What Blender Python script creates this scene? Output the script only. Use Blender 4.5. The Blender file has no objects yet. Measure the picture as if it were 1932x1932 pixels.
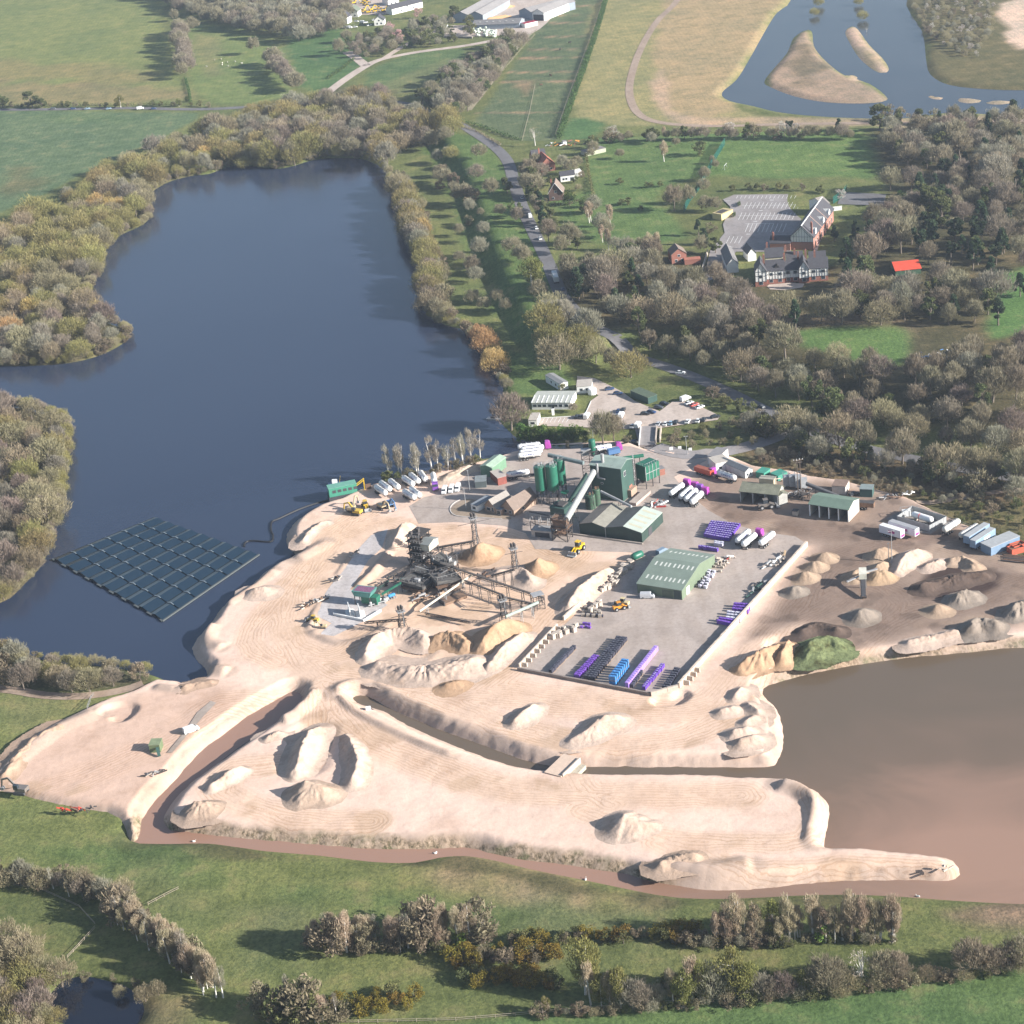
import bpy, math, random
import numpy as np
from mathutils import Vector, Matrix
random.seed(7); RNG = np.random.default_rng(7)
C = bpy.context.scene.collection
R = math.radians

# ---------------------------------------------------------------- camera, sky, sun, exposure
CAM_H, PITCH, ROLL, FOC, HALF = 329.6, R(25.0), R(6.5), 3751.0, 966.0     # metres; focal length in units of a 1932 wide frame
cam_d = bpy.data.cameras.new('camera'); cam = bpy.data.objects.new('camera', cam_d); C.objects.link(cam)
cam.location = (0, 0, CAM_H); cam.rotation_euler = (Matrix.Rotation(math.pi/2-PITCH, 3, 'X') @ Matrix.Rotation(-ROLL, 3, 'Z')).to_euler()
cam_d.sensor_width = 36; cam_d.lens = 36*FOC/1932; cam_d.clip_start = 5; cam_d.clip_end = 60000
bpy.context.scene.camera = cam
SUN_EL, SHADOW_AZ = R(22.0), R(23.0)
sun_dir = Vector((math.cos(SHADOW_AZ)*math.cos(SUN_EL), -math.sin(SHADOW_AZ)*math.cos(SUN_EL), math.sin(SUN_EL)))
world = bpy.data.worlds.new('World'); bpy.context.scene.world = world; world.use_nodes = True
wn = world.node_tree; wn.nodes.clear()
wo = wn.nodes.new('ShaderNodeOutputWorld'); wb = wn.nodes.new('ShaderNodeBackground'); ws = wn.nodes.new('ShaderNodeTexSky')
ws.sky_type = 'NISHITA'; ws.sun_disc = False; ws.sun_elevation = SUN_EL
ws.sun_rotation = math.atan2(sun_dir.x, sun_dir.y); ws.altitude = 100; ws.air_density = 1.0; ws.dust_density = 1.0
wb.inputs['Strength'].default_value = 0.07
wn.links.new(ws.outputs[0], wb.inputs[0]); wn.links.new(wb.outputs[0], wo.inputs[0])
sun_l = bpy.data.lights.new('sun', 'SUN'); sun_l.energy = 5.0; sun_l.angle = R(0.5); sun_l.color = (1.0, 0.96, 0.915)
sun_o = bpy.data.objects.new('sun', sun_l); C.objects.link(sun_o)
sun_o.rotation_euler = sun_dir.to_track_quat('Z', 'Y').to_euler(); sun_o.location = (600, 300, 500)
vs = bpy.context.scene.view_settings
vs.view_transform = 'Standard'; vs.look = 'None'; vs.exposure = 1.29; vs.gamma = 1.0; vs.use_curve_mapping = False
cy = bpy.context.scene.cycles
cy.max_bounces = 5; cy.diffuse_bounces = 2; cy.glossy_bounces = 2; cy.transmission_bounces = 2; cy.volume_bounces = 0
cy.transparent_max_bounces = 4; cy.caustics_reflective = False; cy.caustics_refractive = False

# ---------------------------------------------------------------- picture point -> place on the ground
SP, CP, SR, CR = math.sin(PITCH), math.cos(PITCH), math.sin(ROLL), math.cos(ROLL)
def P(u, v, z=0.0):
    x0 = (u-HALF)/FOC; y0 = (v-HALF)/FOC; x = x0*CR-y0*SR; y = x0*SR+y0*CR
    t = (CAM_H-z)/(SP+y*CP)
    return np.array([x*t, (CP-y*SP)*t, z])
def poly(pts, z=0.0): return np.array([P(u, v, z)[:2] for u, v in pts])
def catmull(p, n=3, closed=True):
    p = np.asarray(p, float); m = len(p); out = []
    for i in range(m if closed else m-1):
        if closed: a, b, c, d = p[i-1], p[i], p[(i+1) % m], p[(i+2) % m]
        else: a, b, c, d = p[max(i-1, 0)], p[i], p[i+1], p[min(i+2, m-1)]
        for k in range(n):
            t = k/n
            out.append(0.5*(2*b+(c-a)*t+(2*a-5*b+4*c-d)*t*t+(3*b-a-3*c+d)*t**3))
    if not closed: out.append(p[-1])
    return np.array(out)
def seg_dist(X, Y, a, b):
    dx, dy = b[0]-a[0], b[1]-a[1]; L2 = dx*dx+dy*dy+1e-12
    t = np.clip(((X-a[0])*dx+(Y-a[1])*dy)/L2, 0, 1)
    return np.hypot(X-a[0]-t*dx, Y-a[1]-t*dy), t
def sdf(pl, X, Y, far=45.0):             # metres to the outline, positive inside; beyond `far` just -far
    X = np.asarray(X, float); Y = np.asarray(Y, float); pl = np.asarray(pl)
    out = np.full(X.shape, -far)
    near = (X > pl[:, 0].min()-far) & (X < pl[:, 0].max()+far) & (Y > pl[:, 1].min()-far) & (Y < pl[:, 1].max()+far)
    if not near.any(): return out
    x, y = X[near], Y[near]; D = np.full(x.shape, 1e9); ins = np.zeros(x.shape, bool)
    for i in range(len(pl)):
        a, b = pl[i-1], pl[i]
        D = np.minimum(D, seg_dist(x, y, a, b)[0])
        if a[1] != b[1]: ins ^= ((a[1] > y) != (b[1] > y)) & (x < (b[0]-a[0])*(y-a[1])/(b[1]-a[1])+a[0])
    out[near] = np.where(ins, D, -D); return out
def line_dist(pl, X, Y, far=40.0):       # metres to a line, and how far along (0..1)
    X = np.asarray(X, float); Y = np.asarray(Y, float); pl = np.asarray(pl)
    D = np.full(X.shape, 1e9); T = np.zeros(X.shape); n = len(pl)-1
    near = (X > pl[:, 0].min()-far) & (X < pl[:, 0].max()+far) & (Y > pl[:, 1].min()-far) & (Y < pl[:, 1].max()+far)
    if not near.any(): return D, T
    x, y = X[near], Y[near]; d0 = np.full(x.shape, 1e9); t0 = np.zeros(x.shape)
    for i in range(n):
        d, t = seg_dist(x, y, pl[i], pl[i+1]); m = d < d0
        d0 = np.where(m, d, d0); t0 = np.where(m, (i+t)/n, t0)
    D[near] = d0; T[near] = t0; return D, T
def sstep(x, a, b):
    t = np.clip((np.asarray(x, float)-a)/(b-a), 0, 1); return t*t*(3-2*t)
_perm = RNG.random((256, 256))
def vnoise(x, y):                        # smooth value noise, period 256
    xi = np.floor(x).astype(int); yi = np.floor(y).astype(int); fx = x-xi; fy = y-yi
    fx = fx*fx*(3-2*fx); fy = fy*fy*(3-2*fy)
    g = lambda i, j: _perm[i % 256, j % 256]
    return (g(xi, yi)*(1-fx)+g(xi+1, yi)*fx)*(1-fy)+(g(xi, yi+1)*(1-fx)+g(xi+1, yi+1)*fx)*fy
def fbm(x, y, s, o=3):
    r = 0; a = 0.5; t = 0
    for k in range(o): r = r+a*vnoise(x/s*2**k+17*k, y/s*2**k+31*k); t += a; a *= .5
    return r/t-0.5

# ---------------------------------------------------------------- objects
def tag(o, label=None, cat=None, group=None, kind=None):
    if label: o['label'] = label
    if cat: o['category'] = cat
    if group: o['group'] = group
    if kind: o['kind'] = kind
    return o
def thing(name, label, cat, loc=(0, 0, 0), rz=0, group=None):
    o = bpy.data.objects.new(name, None); C.objects.link(o); o.empty_display_size = 1
    o.location = loc; o.rotation_euler = (0, 0, rz)
    return tag(o, label, cat, group)
def dup(o, parent=None, loc=None, rz=None, label=None, group=None):
    c = o.copy(); C.objects.link(c)
    if parent is not None: c.parent = parent
    if loc is not None: c.location = loc
    if rz is not None: c.rotation_euler = (0, 0, rz)
    if label: c['label'] = label
    if group: c['group'] = group
    for ch in list(o.children): dup(ch, c)
    return c
class MB:
    def __init__(s): s.v = []; s.f = []
    def add(s, vs, fs):
        b = len(s.v); s.v += [tuple(map(float, p)) for p in vs]; s.f += [tuple(b+i for i in f) for f in fs]; return s
    def box(s, x0, x1, y0, y1, z0, z1):
        return s.add([(x0, y0, z0), (x1, y0, z0), (x1, y1, z0), (x0, y1, z0), (x0, y0, z1), (x1, y0, z1), (x1, y1, z1), (x0, y1, z1)],
                     [(0, 3, 2, 1), (4, 5, 6, 7), (0, 1, 5, 4), (1, 2, 6, 5), (2, 3, 7, 6), (3, 0, 4, 7)])
    def bar(s, p, q, w=.2, h=None):
        p = Vector(p); q = Vector(q); d = q-p; L = d.length
        if L < 1e-6: return s
        h = h or w; d /= L; up = Vector((0, 0, 1)) if abs(d.z) < .95 else Vector((1, 0, 0))
        a = d.cross(up).normalized(); b = a.cross(d)
        r = [p+a*x*w/2+b*y*h/2 for x, y in ((-1, -1), (1, -1), (1, 1), (-1, 1))]
        return s.add(r+[x+d*L for x in r], [(3, 2, 1, 0), (4, 5, 6, 7), (0, 1, 5, 4), (1, 2, 6, 5), (2, 3, 7, 6), (3, 0, 4, 7)])
    def tube(s, p, q, r, r2=None, n=12, cap=True):
        p = Vector(p); q = Vector(q); d = (q-p); r2 = r if r2 is None else r2
        d.normalize(); up = Vector((0, 0, 1)) if abs(d.z) < .95 else Vector((1, 0, 0))
        a = d.cross(up).normalized(); b = a.cross(d)
        ring = lambda c, rr: [c+(a*math.cos(2*math.pi*k/n)+b*math.sin(2*math.pi*k/n))*rr for k in range(n)]
        fs = [(k, (k+1) % n, n+(k+1) % n, n+k) for k in range(n)]
        if cap: fs += [tuple(range(n-1, -1, -1)), tuple(range(n, 2*n))]
        return s.add(ring(p, r)+ring(q, r2), fs)
    def lathe(s, prof, c=(0, 0, 0), n=16, axis='z'):       # prof: (radius, along)
        vs = []; 
        for r, h in prof:
            for k in range(n):
                a = 2*math.pi*k/n; x, y = r*math.cos(a), r*math.sin(a)
                vs.append((c[0]+x, c[1]+y, c[2]+h) if axis == 'z' else (c[0]+h, c[1]+x, c[2]+y))
        m = len(prof); fs = [(i*n+k, i*n+(k+1) % n, (i+1)*n+(k+1) % n, (i+1)*n+k) for i in range(m-1) for k in range(n)]
        fs += [tuple(range(n-1, -1, -1)), tuple((m-1)*n+k for k in range(n))]
        return s.add(vs, fs)
    def prism(s, pts, y0, y1):                             # outline in x,z pushed along y
        n = len(pts)
        return s.add([(x, y0, z) for x, z in pts]+[(x, y1, z) for x, z in pts],
                     [tuple(range(n)), tuple(range(2*n-1, n-1, -1))]+[((k+1) % n, k, n+k, n+(k+1) % n) for k in range(n)])
    def slab(s, pts, z0, z1):                              # outline in x,y pushed up
        n = len(pts)
        return s.add([(x, y, z0) for x, y in pts]+[(x, y, z1) for x, y in pts],
                     [tuple(range(n-1, -1, -1)), tuple(range(n, 2*n))]+[(k, (k+1) % n, n+(k+1) % n, n+k) for k in range(n)])
    def build(s, name, m, parent=None, loc=None, rz=None, smooth=False):
        me = bpy.data.meshes.new(name); me.from_pydata(s.v, [], s.f); me.update()
        if m: me.materials.append(m)
        if smooth: me.polygons.foreach_set('use_smooth', [True]*len(me.polygons))
        o = bpy.data.objects.new(name, me); C.objects.link(o)
        if parent is not None: o.parent = parent
        if loc is not None: o.location = loc
        if rz is not None: o.rotation_euler = (0, 0, rz)
        return o
def np_mesh(name, V, F, m, smooth=True, col=None, attrs=None):
    me = bpy.data.meshes.new(name); V = np.asarray(V, np.float32); F = np.asarray(F, np.int32)
    k = F.shape[1]
    me.vertices.add(len(V)); me.vertices.foreach_set('co', V.ravel())
    me.loops.add(F.size); me.loops.foreach_set('vertex_index', F.ravel())
    me.polygons.add(len(F)); me.polygons.foreach_set('loop_start', np.arange(0, F.size, k, dtype=np.int32))
    me.polygons.foreach_set('use_smooth', np.full(len(F), smooth))
    me.update(calc_edges=True); me.validate()
    if col is not None:
        a = me.color_attributes.new('Col', 'FLOAT_COLOR', 'POINT')
        a.data.foreach_set('color', np.c_[col, np.ones(len(V))].astype(np.float32).ravel())
    for kk, vv in (attrs or {}).items():
        a = me.attributes.new(kk, 'FLOAT', 'POINT'); a.data.foreach_set('value', np.asarray(vv, np.float32).ravel())
    if m: me.materials.append(m)
    o = bpy.data.objects.new(name, me); C.objects.link(o); return o
def grid_mesh(name, xs, ys, Z, m, keep=None, col=None, attrs=None):
    X, Y = np.meshgrid(xs, ys); n, k = X.shape; idx = np.arange(n*k).reshape(n, k)
    F = np.stack([idx[:-1, :-1], idx[:-1, 1:], idx[1:, 1:], idx[1:, :-1]], -1).reshape(-1, 4)
    V = np.stack([X, Y, Z], -1).reshape(-1, 3)
    if keep is not None:
        kf = keep.ravel()[F].any(1); F = F[kf]
        used = np.zeros(len(V), bool); used[F.ravel()] = True
        new = np.cumsum(used)-1; F = new[F]; V = V[used]
        if col is not None: col = col.reshape(-1, 3)[used]
        attrs = {a: b.ravel()[used] for a, b in (attrs or {}).items()}
    elif col is not None: col = col.reshape(-1, 3)
    return np_mesh(name, V, F, m, True, col, attrs)

# ---------------------------------------------------------------- materials
class NT:
    def __init__(s, name):
        s.m = bpy.data.materials.new(name); s.m.use_nodes = True; s.t = s.m.node_tree; s.n = s.t.nodes
        s.b = s.n['Principled BSDF']
    def new(s, t, **kw):
        o = s.n.new(t)
        for k, v in kw.items():
            if k in o.inputs: o.inputs[k].default_value = v
            else: setattr(o, k, v)
        return o
    def L(s, a, b): s.t.links.new(a, b)
    def noise(s, vec, scale, detail=3, rough=.55, dist=0):
        o = s.new('ShaderNodeTexNoise'); o.inputs['Scale'].default_value = scale; o.inputs['Detail'].default_value = detail
        o.inputs['Roughness'].default_value = rough; o.inputs['Distortion'].default_value = dist
        if vec is not None: s.L(vec, o.inputs['Vector'])
        return o.outputs['Fac']
    def ramp(s, fac, stops):
        o = s.new('ShaderNodeValToRGB'); e = o.color_ramp.elements
        while len(e) < len(stops): e.new(.5)
        for el, (p, c) in zip(e, stops): el.position = p; el.color = (*c, 1) if len(c) == 3 else c
        s.L(fac, o.inputs[0]); return o.outputs[0]
    def mul(s, a, b, op='MULTIPLY', fac=1.0):
        o = s.new('ShaderNodeMix', data_type='RGBA', blend_type=op); o.inputs[0].default_value = fac if not hasattr(fac, 'links') else 1
        if hasattr(fac, 'links'): s.L(fac, o.inputs[0])
        for k, x in ((6, a), (7, b)):
            if hasattr(x, 'links'): s.L(x, o.inputs[k])
            else: o.inputs[k].default_value = (*x, 1)
        return o.outputs[2]
    def math(s, op, a, b=None, clamp=False):
        o = s.new('ShaderNodeMath', operation=op); o.use_clamp = clamp
        for k, x in ((0, a), (1, b)):
            if x is None: continue
            if hasattr(x, 'links'): s.L(x, o.inputs[k])
            else: o.inputs[k].default_value = x
        return o.outputs[0]
    def bump(s, h, strength=.5, dist=.3):
        o = s.new('ShaderNodeBump'); o.inputs['Strength'].default_value = strength; o.inputs['Distance'].default_value = dist
        s.L(h, o.inputs['Height']); s.L(o.outputs[0], s.b.inputs['Normal'])
    def color(s, c):
        if hasattr(c, 'links'): s.L(c, s.b.inputs['Base Color'])
        else: s.b.inputs['Base Color'].default_value = (*c, 1)
    def set(s, rough=.9, spec=.2, metal=0):
        s.b.inputs['Roughness'].default_value = rough; s.b.inputs['Specular IOR Level'].default_value = spec
        s.b.inputs['Metallic'].default_value = metal; return s.m
    def pos(s): return s.new('ShaderNodeNewGeometry').outputs['Position']
    def obj(s): return s.new('ShaderNodeTexCoord').outputs['Object']
    def attr(s, name, out='Fac'): 
        o = s.new('ShaderNodeAttribute'); o.attribute_name = name; return o.outputs[out]
    def vec(s, v, sc):
        o = s.new('ShaderNodeMapping'); o.inputs['Scale'].default_value = sc; s.L(v, o.inputs['Vector']); return o.outputs[0]
MATS = {}
def M(name, c, rough=.75, dirt=.25, scale=.6, spec=.3, metal=0, stripe=None, rnd=0.0):
    """painted or weathered surface: base colour, broad patches, fine grain, optional sheet ribs"""
    if name in MATS: return MATS[name]
    t = NT(name); co = t.obj()
    a = t.noise(co, scale, 4, .65); b = t.noise(co, scale*7, 2)
    k = t.ramp(t.math('ADD', t.math('MULTIPLY', a, .7), t.math('MULTIPLY', b, .3)), [(.3, (1-dirt,)*3), (.7, (1+dirt*.5,)*3)])
    col = t.mul(c, k)
    if rnd:
        oi = t.new('ShaderNodeObjectInfo'); h = t.new('ShaderNodeHueSaturation')
        t.L(t.math('ADD', t.math('MULTIPLY', oi.outputs['Random'], rnd), 1-rnd/2), h.inputs['Value']); t.L(col, h.inputs['Color']); col = h.outputs[0]
    if stripe:
        w = t.new('ShaderNodeTexWave', wave_type='BANDS', bands_direction=stripe[0]); w.inputs['Scale'].default_value = stripe[1]; t.L(co, w.inputs['Vector'])
        col = t.mul(col, t.ramp(w.outputs[1], [(0, (1-stripe[2],)*3), (.5, (1, 1, 1))]))
    t.color(col); MATS[name] = t.set(rough, spec, metal); return MATS[name]
# ---------------------------------------------------------------- land shapes (outlines traced on the water level)
LAKE = catmull(poly([(395,328),(445,312),(530,318),(600,300),(680,300),(725,320),(745,355),(760,400),(772,455),(797,500),(805,545),(808,590),
 (838,612),(880,625),(915,660),(940,690),(950,735),(940,785),(962,815),(990,832),(1060,836),(1130,835),(1212,828),(1212,838),(1100,842),(1000,852),(960,862),(910,866),(860,880),(800,893),(725,912),
 (690,925),(640,958),(600,985),(590,1040),(560,1080),(520,1120),(470,1160),(430,1200),(410,1240),(420,1280),(385,1292),(330,1290),(280,1272),(200,1258),(100,1250),(0,1228),(-150,1215),(-400,1190),(-700,1160),(-700,1140),(-400,1155),(-120,1165),
 (0,1138),(40,1108),(82,1062),(90,1030),(105,985),(116,900),(127,850),(124,805),(95,785),(0,765),(-200,740),(-500,720),(-500,690),(-200,685),(0,690),(60,690),(130,685),(190,670),(236,645),(240,625),
 (200,608),(168,585),(165,550),(185,520),(192,485),(220,448),(268,425),(283,405),(272,378),(310,347),(360,332)]), 3)
BROWN = catmull(poly([(244,1585),(287,1592),(340,1592),(400,1592),(500,1606),(600,1614),(700,1626),(780,1628),(830,1618),(880,1615),(940,1625),(1000,1640),(1100,1660),(1200,1681),(1280,1694),(1380,1696),
 (1500,1690),(1600,1688),(1700,1692),(1780,1698),(1860,1703),(1932,1706),(2200,1715),(2800,1720),(2800,1200),(2200,1205),(1932,1218),(1700,1232),(1500,1245),(1380,1320),(1250,1400),(1000,1390),(800,1320),(680,1290),(620,1330),(590,1290),(520,1290),(400,1376),(318,1458),(254,1540)]), 2)
PONDS = catmull(poly([(1490,-60),(1492,0),(1465,25),(1440,65),(1415,110),(1390,150),(1362,175),(1375,190),(1420,200),(1470,212),(1550,220),(1650,224),(1720,222),(1790,213),(1870,216),(1905,218),(1932,205),(2100,190),(2100,168),(1932,170),(1860,168),(1790,160),(1755,140),(1747,110),(1740,60),(1710,10),(1700,-60)]), 3)
ISLES = [catmull(poly(p), 3) for p in ([(1497,72),(1520,57),(1532,60),(1535,85),(1548,105),(1575,130),(1600,145),(1640,158),(1668,178),(1672,190),(1630,195),(1560,193),(1500,182),(1455,165),(1442,155),(1455,135),(1485,100)],
 [(1595,60),(1605,50),(1618,55),(1640,85),(1665,110),(1677,130),(1668,138),(1648,132),(1620,108),(1600,75)],
 [(1598,144),(1610,142),(1620,148),(1608,150)],[(1808,186),(1830,186),(1855,191),(1830,195),(1810,192)],[(1862,192),(1890,190),(1912,193),(1890,197),(1865,196)],[(1745,180),(1765,182),(1783,186),(1765,188)])]
POOL = catmull(poly([(85,1895),(100,1870),(120,1850),(160,1842),(200,1850),(235,1860),(262,1880),(272,1905),(262,1930),(230,1945),(180,1945),(130,1935),(95,1920)]), 3)
SAND = catmull(poly([(600,957),(562,980),(545,1000),(541,1017),(545,1035),(560,1050),(530,1063),(500,1080),(467,1114),(420,1144),(400,1174),(372,1204),(363,1224),(370,1244),(390,1264),(387,1281),(350,1290),(300,1282),(245,1308),
 (200,1322),(150,1345),(60,1395),(20,1430),(-20,1470),(-90,1500),(-60,1520),(0,1508),(67,1524),(150,1541),(200,1547),(236,1568),(246,1588),(258,1585),(263,1571),(267,1548),(293,1508),(333,1468),(373,1421),(417,1388),(467,1351),(533,1313),(556,1304),(572,1314),(562,1334),
 (512,1372),(462,1405),(411,1442),(361,1478),(328,1511),(310,1540),(309,1556),(320,1568),(353,1571),(410,1577),(500,1585),(600,1595),(711,1601),(787,1603),(877,1598),(921,1608),(977,1620),(1044,1628),(1111,1638),(1177,1648),(1211,1658),(1288,1672),(1355,1681),(1455,1675),(1555,1665),
 (1621,1661),(1721,1660),(1788,1662),(1811,1650),(1798,1625),(1765,1615),(1705,1611),(1621,1601),(1571,1603),(1553,1598),(1557,1575),(1562,1550),(1563,1521),(1545,1498),(1515,1481),(1475,1470),(1388,1468),(1288,1462),(1104,1462),(1037,1456),(977,1448),(911,1428),(844,1403),(794,1381),(744,1355),(724,1343),(687,1331),(667,1321),
 (667,1314),(694,1312),(727,1332),(777,1354),(844,1381),(911,1405),(977,1430),(1037,1444),(1104,1447),(1288,1447),(1441,1447),(1465,1438),(1475,1415),(1476,1385),(1471,1355),(1458,1331),(1441,1315),(1438,1304),(1448,1294),(1505,1277),(1581,1261),(1688,1244),(1808,1232),(1932,1222),(2200,1205),
 (2250,1130),(1932,1052),(1860,1008),(1770,968),(1720,943),(1650,925),(1600,912),(1540,903),(1500,893),(1430,883),(1392,866),(1330,862),(1230,852),(1190,838),(1100,838),(1000,848),(930,868),(860,886),(800,893),(730,912),(690,922),(640,945)]), 2)
HIGH = catmull(poly([(775,225),(835,320),(872,420),(897,500),(928,570),(965,640),(1010,690),(1100,692),(1250,655),(1500,715),(1700,790),(1932,850),(2500,950),(2700,700),(2600,240),(1932,235),(1400,250),(1100,262),(960,262),(860,225)], 4), 2)
LAND, SITE = 1.5, 3.0
def ground_z(X, Y):
    X = np.asarray(X, float); Y = np.asarray(Y, float)
    z = LAND+6.5*sstep(sdf(HIGH, X, Y), 0, 16)
    z = z+1.2*fbm(X, Y, 90, 2)*sstep(z, 1, 3)
    for pl in (LAKE, BROWN, POOL):
        z = np.minimum(z, np.maximum(-sdf(pl, X, Y)*.45, -3))
    d = sdf(PONDS, X, Y)
    for i in ISLES: d = np.minimum(d, -sdf(i, X, Y))
    return np.minimum(z, np.maximum(-d*.3, -2.5))
# banks, berms and ruts raised on the quarry sand: line, height, half width at the foot
BERMS = [([(246,1572),(280,1512),(315,1470),(345,1440)],2.6,6),([(352,1430),(405,1385),(460,1345),(525,1306),(562,1297),(578,1304)],2.8,6.5),([(580,1305),(582,1320),(560,1345),(530,1360)],2.2,6),
 ([(636,1308),(660,1296),(700,1302),(760,1332),(840,1367),(920,1400),(990,1420),(1060,1436)],2.4,9),([(640,1312),(665,1338),(720,1368),(790,1400),(860,1428)],1.2,3),
 ([(1470,1478),(1510,1490),(1538,1510),(1548,1535),(1545,1565),(1538,1592)],2.6,7),([(500,1584),(560,1592),(640,1588),(760,1583),(830,1583),(880,1580),(960,1600),(1100,1622)],1.3,6),
 ([(1215,1648),(1260,1640),(1330,1640),(1420,1632)],1.6,8),([(370,1245),(398,1262),(430,1268)],2.2,7),([(400,1178),(392,1205),(420,1222)],1.8,6),
 ([(560,1055),(600,1033),(615,1022)],1.4,7),([(425,1140),(470,1112),(520,1075)],1.2,5),([(0,1465),(40,1425),(110,1375),(180,1345)],1.5,8),
 ([(760,1600),(800,1592),(860,1588)],1.2,5),([(345,1560),(420,1566),(500,1574)],1.4,4),([(1105,1444),(1250,1441),(1420,1441),(1462,1425)],.7,5),
 ([(1455,1330),(1470,1365),(1470,1405)],.8,6),([(330,1300),(300,1296),(350,1303)],1.2,4),([(1480,1270),(1560,1253),(1660,1238),(1780,1226),(1900,1215)],.6,6),
 ([(585,1190),(640,1213),(700,1200),(740,1170)],.8,4),([(640,1100),(600,1150),(585,1185)],1.6,3.5),([(665,1045),(640,1085)],1.4,3),([(735,1040),(700,1085),(672,1108)],1.8,4),([(740,1060),(790,1082),(740,1110)],1.0,4)]
BERMS = [(catmull(poly(p, SITE), 3, False), h, w) for p, h, w in BERMS]
PITS = [([(205,1340),(225,1335),(240,1338),(228,1350)],1.3,4),([(590,1385),(580,1410),(572,1440)],.8,9),([(1245,1322),(1272,1321),(1286,1312)],1.35,3.2),([(800,1140),(830,1128),(845,1122)],.9,5),([(735,1230),(770,1230)],.6,10),([(1480,1240),(1475,1215)],1.2,6)]
PITS = [(catmull(poly(p, SITE), 3, False), h, w) for p, h, w in PITS]
PAVE = poly([(975,1264),(1227,1312),(1280,1297),(1525,1028),(1500,1012),(1440,1004),(1385,990),(1335,962),(1292,925),(1272,900),(1335,868),(1230,854),(1190,842),(1100,841),(1000,852),(930,872),(880,898),(850,928),(800,938),(772,955),(790,988),
 (860,985),(950,992),(992,1006),(1010,1036),(1120,1040),(1190,1042),(1212,1047),(1194,1058)], SITE)
PAD = poly([(700,1010),(732,998),(720,1035),(695,1057),(668,1102),(660,1112),(700,1125),(732,1141),(685,1173),(631,1200),(601,1198),(626,1176),(594,1161),(606,1131),(619,1112),(665,1048)], SITE)
MUD = catmull(poly([(1290,930),(1340,962),(1390,1000),(1530,1030),(1500,1090),(1455,1150),(1400,1215),(1440,1200),(1500,1180),(1560,1190),(1600,1235),(1700,1215),(1800,1190),(1932,1180),(2200,1180),(2220,1120),(1932,1052),(1860,1008),(1720,943),(1540,903),(1430,883),(1392,866),(1330,890)], SITE), 2)
WEST = catmull(poly([(430,1300),(350,1290),(240,1310),(60,1395),(-90,1500),(60,1530),(236,1570),(300,1500),(400,1390),(480,1330)], SITE), 2)
def sand_z(X, Y, full=False):
    X = np.asarray(X, float); Y = np.asarray(Y, float)
    d = sdf(SAND, X, Y); dp = np.maximum(sdf(PAVE, X, Y), sdf(PAD, X, Y))
    rough = sstep(-dp, 0, 6)
    jag = 1.4*fbm(X, Y, 11, 3)+1.0*fbm(X, Y, 3.2, 3)+.4*fbm(X, Y, 1.7, 1)
    dd = d+jag*sstep(3.5-np.abs(d-1.5), 0, 3)
    bank = np.clip(dd*.68, -4, SITE)
    z = bank-.5*np.exp(-((dd-3.6)/1.0)**2)*0
    rel = np.zeros(X.shape)
    for pl, h, w in BERMS:
        D, T = line_dist(pl, X, Y)
        wob = 1+.5*fbm(X, Y, 9, 2)+.35*fbm(X, Y, 3, 3)
        q = np.clip(1-D/(w*.62*(1+.25*fbm(X, Y, 5, 2))), 0, 1)
        rel = np.maximum(rel, .78*h*np.minimum(1, q*1.15)*wob*sstep(np.minimum(T, 1-T), -.02, .06))
    for pl, h, w in PITS:
        D, T = line_dist(pl, X, Y); rel = rel-h*(1-sstep(D, w*.6, w*1.1))
    rel = rel+rough*(.55*fbm(X, Y, 26, 3)+.18*fbm(X, Y, 4, 2))
    z = z+rel*sstep(d, -1, 4)*sstep(-dp, -1, 2)
    return (z, d, dp) if full else z
# ---------------------------------------------------------------- ground sheet out to the horizon
def steps(*segs):
    out = [segs[0][0]]
    for a, b, d in segs: out += list(np.linspace(a, b, max(2, int(round((b-a)/d))+1))[1:])
    return np.array(out)
far_y = [2360, 2460, 2600, 2850, 3300, 4000, 5500, 8000, 12000, 16000]
gy = np.r_[[-3000, 0, 300, 360], steps((390, 650, 1.7), (650, 950, 2.2), (950, 1450, 3.4), (1450, 2300, 6)), far_y]
hx = np.r_[steps((0, 260, 2.3), (260, 480, 4)), [500, 540, 620, 800, 1200, 2000, 4000, 8000, 12000]]
gx = np.r_[-hx[:0:-1], hx]
GX, GY = np.meshgrid(gx, gy); GZ = ground_z(GX, GY)
gcol = np.empty(GX.shape+(3,)); gcol[:] = (.13, .148, .056)
def zone(pts, c, soft=3, wob=6, amount=1.0, smooth=1):
    pl = poly(pts, LAND); pl = catmull(pl, 2) if smooth else pl
    w = sstep(sdf(pl, GX, GY)+wob*2*fbm(GX, GY, 25, 3), -soft, soft)*amount
    gcol[:] = gcol*(1-w[..., None])+np.array(c)*w[..., None]
big = fbm(GX, GY, 120, 4)[..., None]; gcol[:] = gcol*(1+.5*big)
g_field = (.165, .19, .07)
zone([(-300,-40),(268,-40),(300,30),(328,110),(340,150),(352,194),(-300,202)], g_field, 3, 2)
zone([(-200,110),(100,118),(250,128),(300,150),(240,160),(60,150),(-200,150)], (.22,.175,.085), 14, 20, .6)
zone([(-200,150),(100,160),(330,165),(340,192),(-200,196)], (.24,.17,.10), 10, 16, .55)
zone([(-300,214),(240,212),(372,214),(345,240),(250,285),(150,330),(0,402),(-200,420)], (.102,.148,.078), 3, 2)
zone([(0,330),(60,310),(60,350),(0,380)], (.14,.12,.06), 12, 20, .6); zone([(60,215),(240,217),(220,232),(80,228)], (.11,.16,.07), 8, 10, .5)
zone([(345,45),(460,55),(540,100),(556,165),(520,188),(400,196),(360,150)], (.14,.18,.065), 4, 5)
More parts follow.
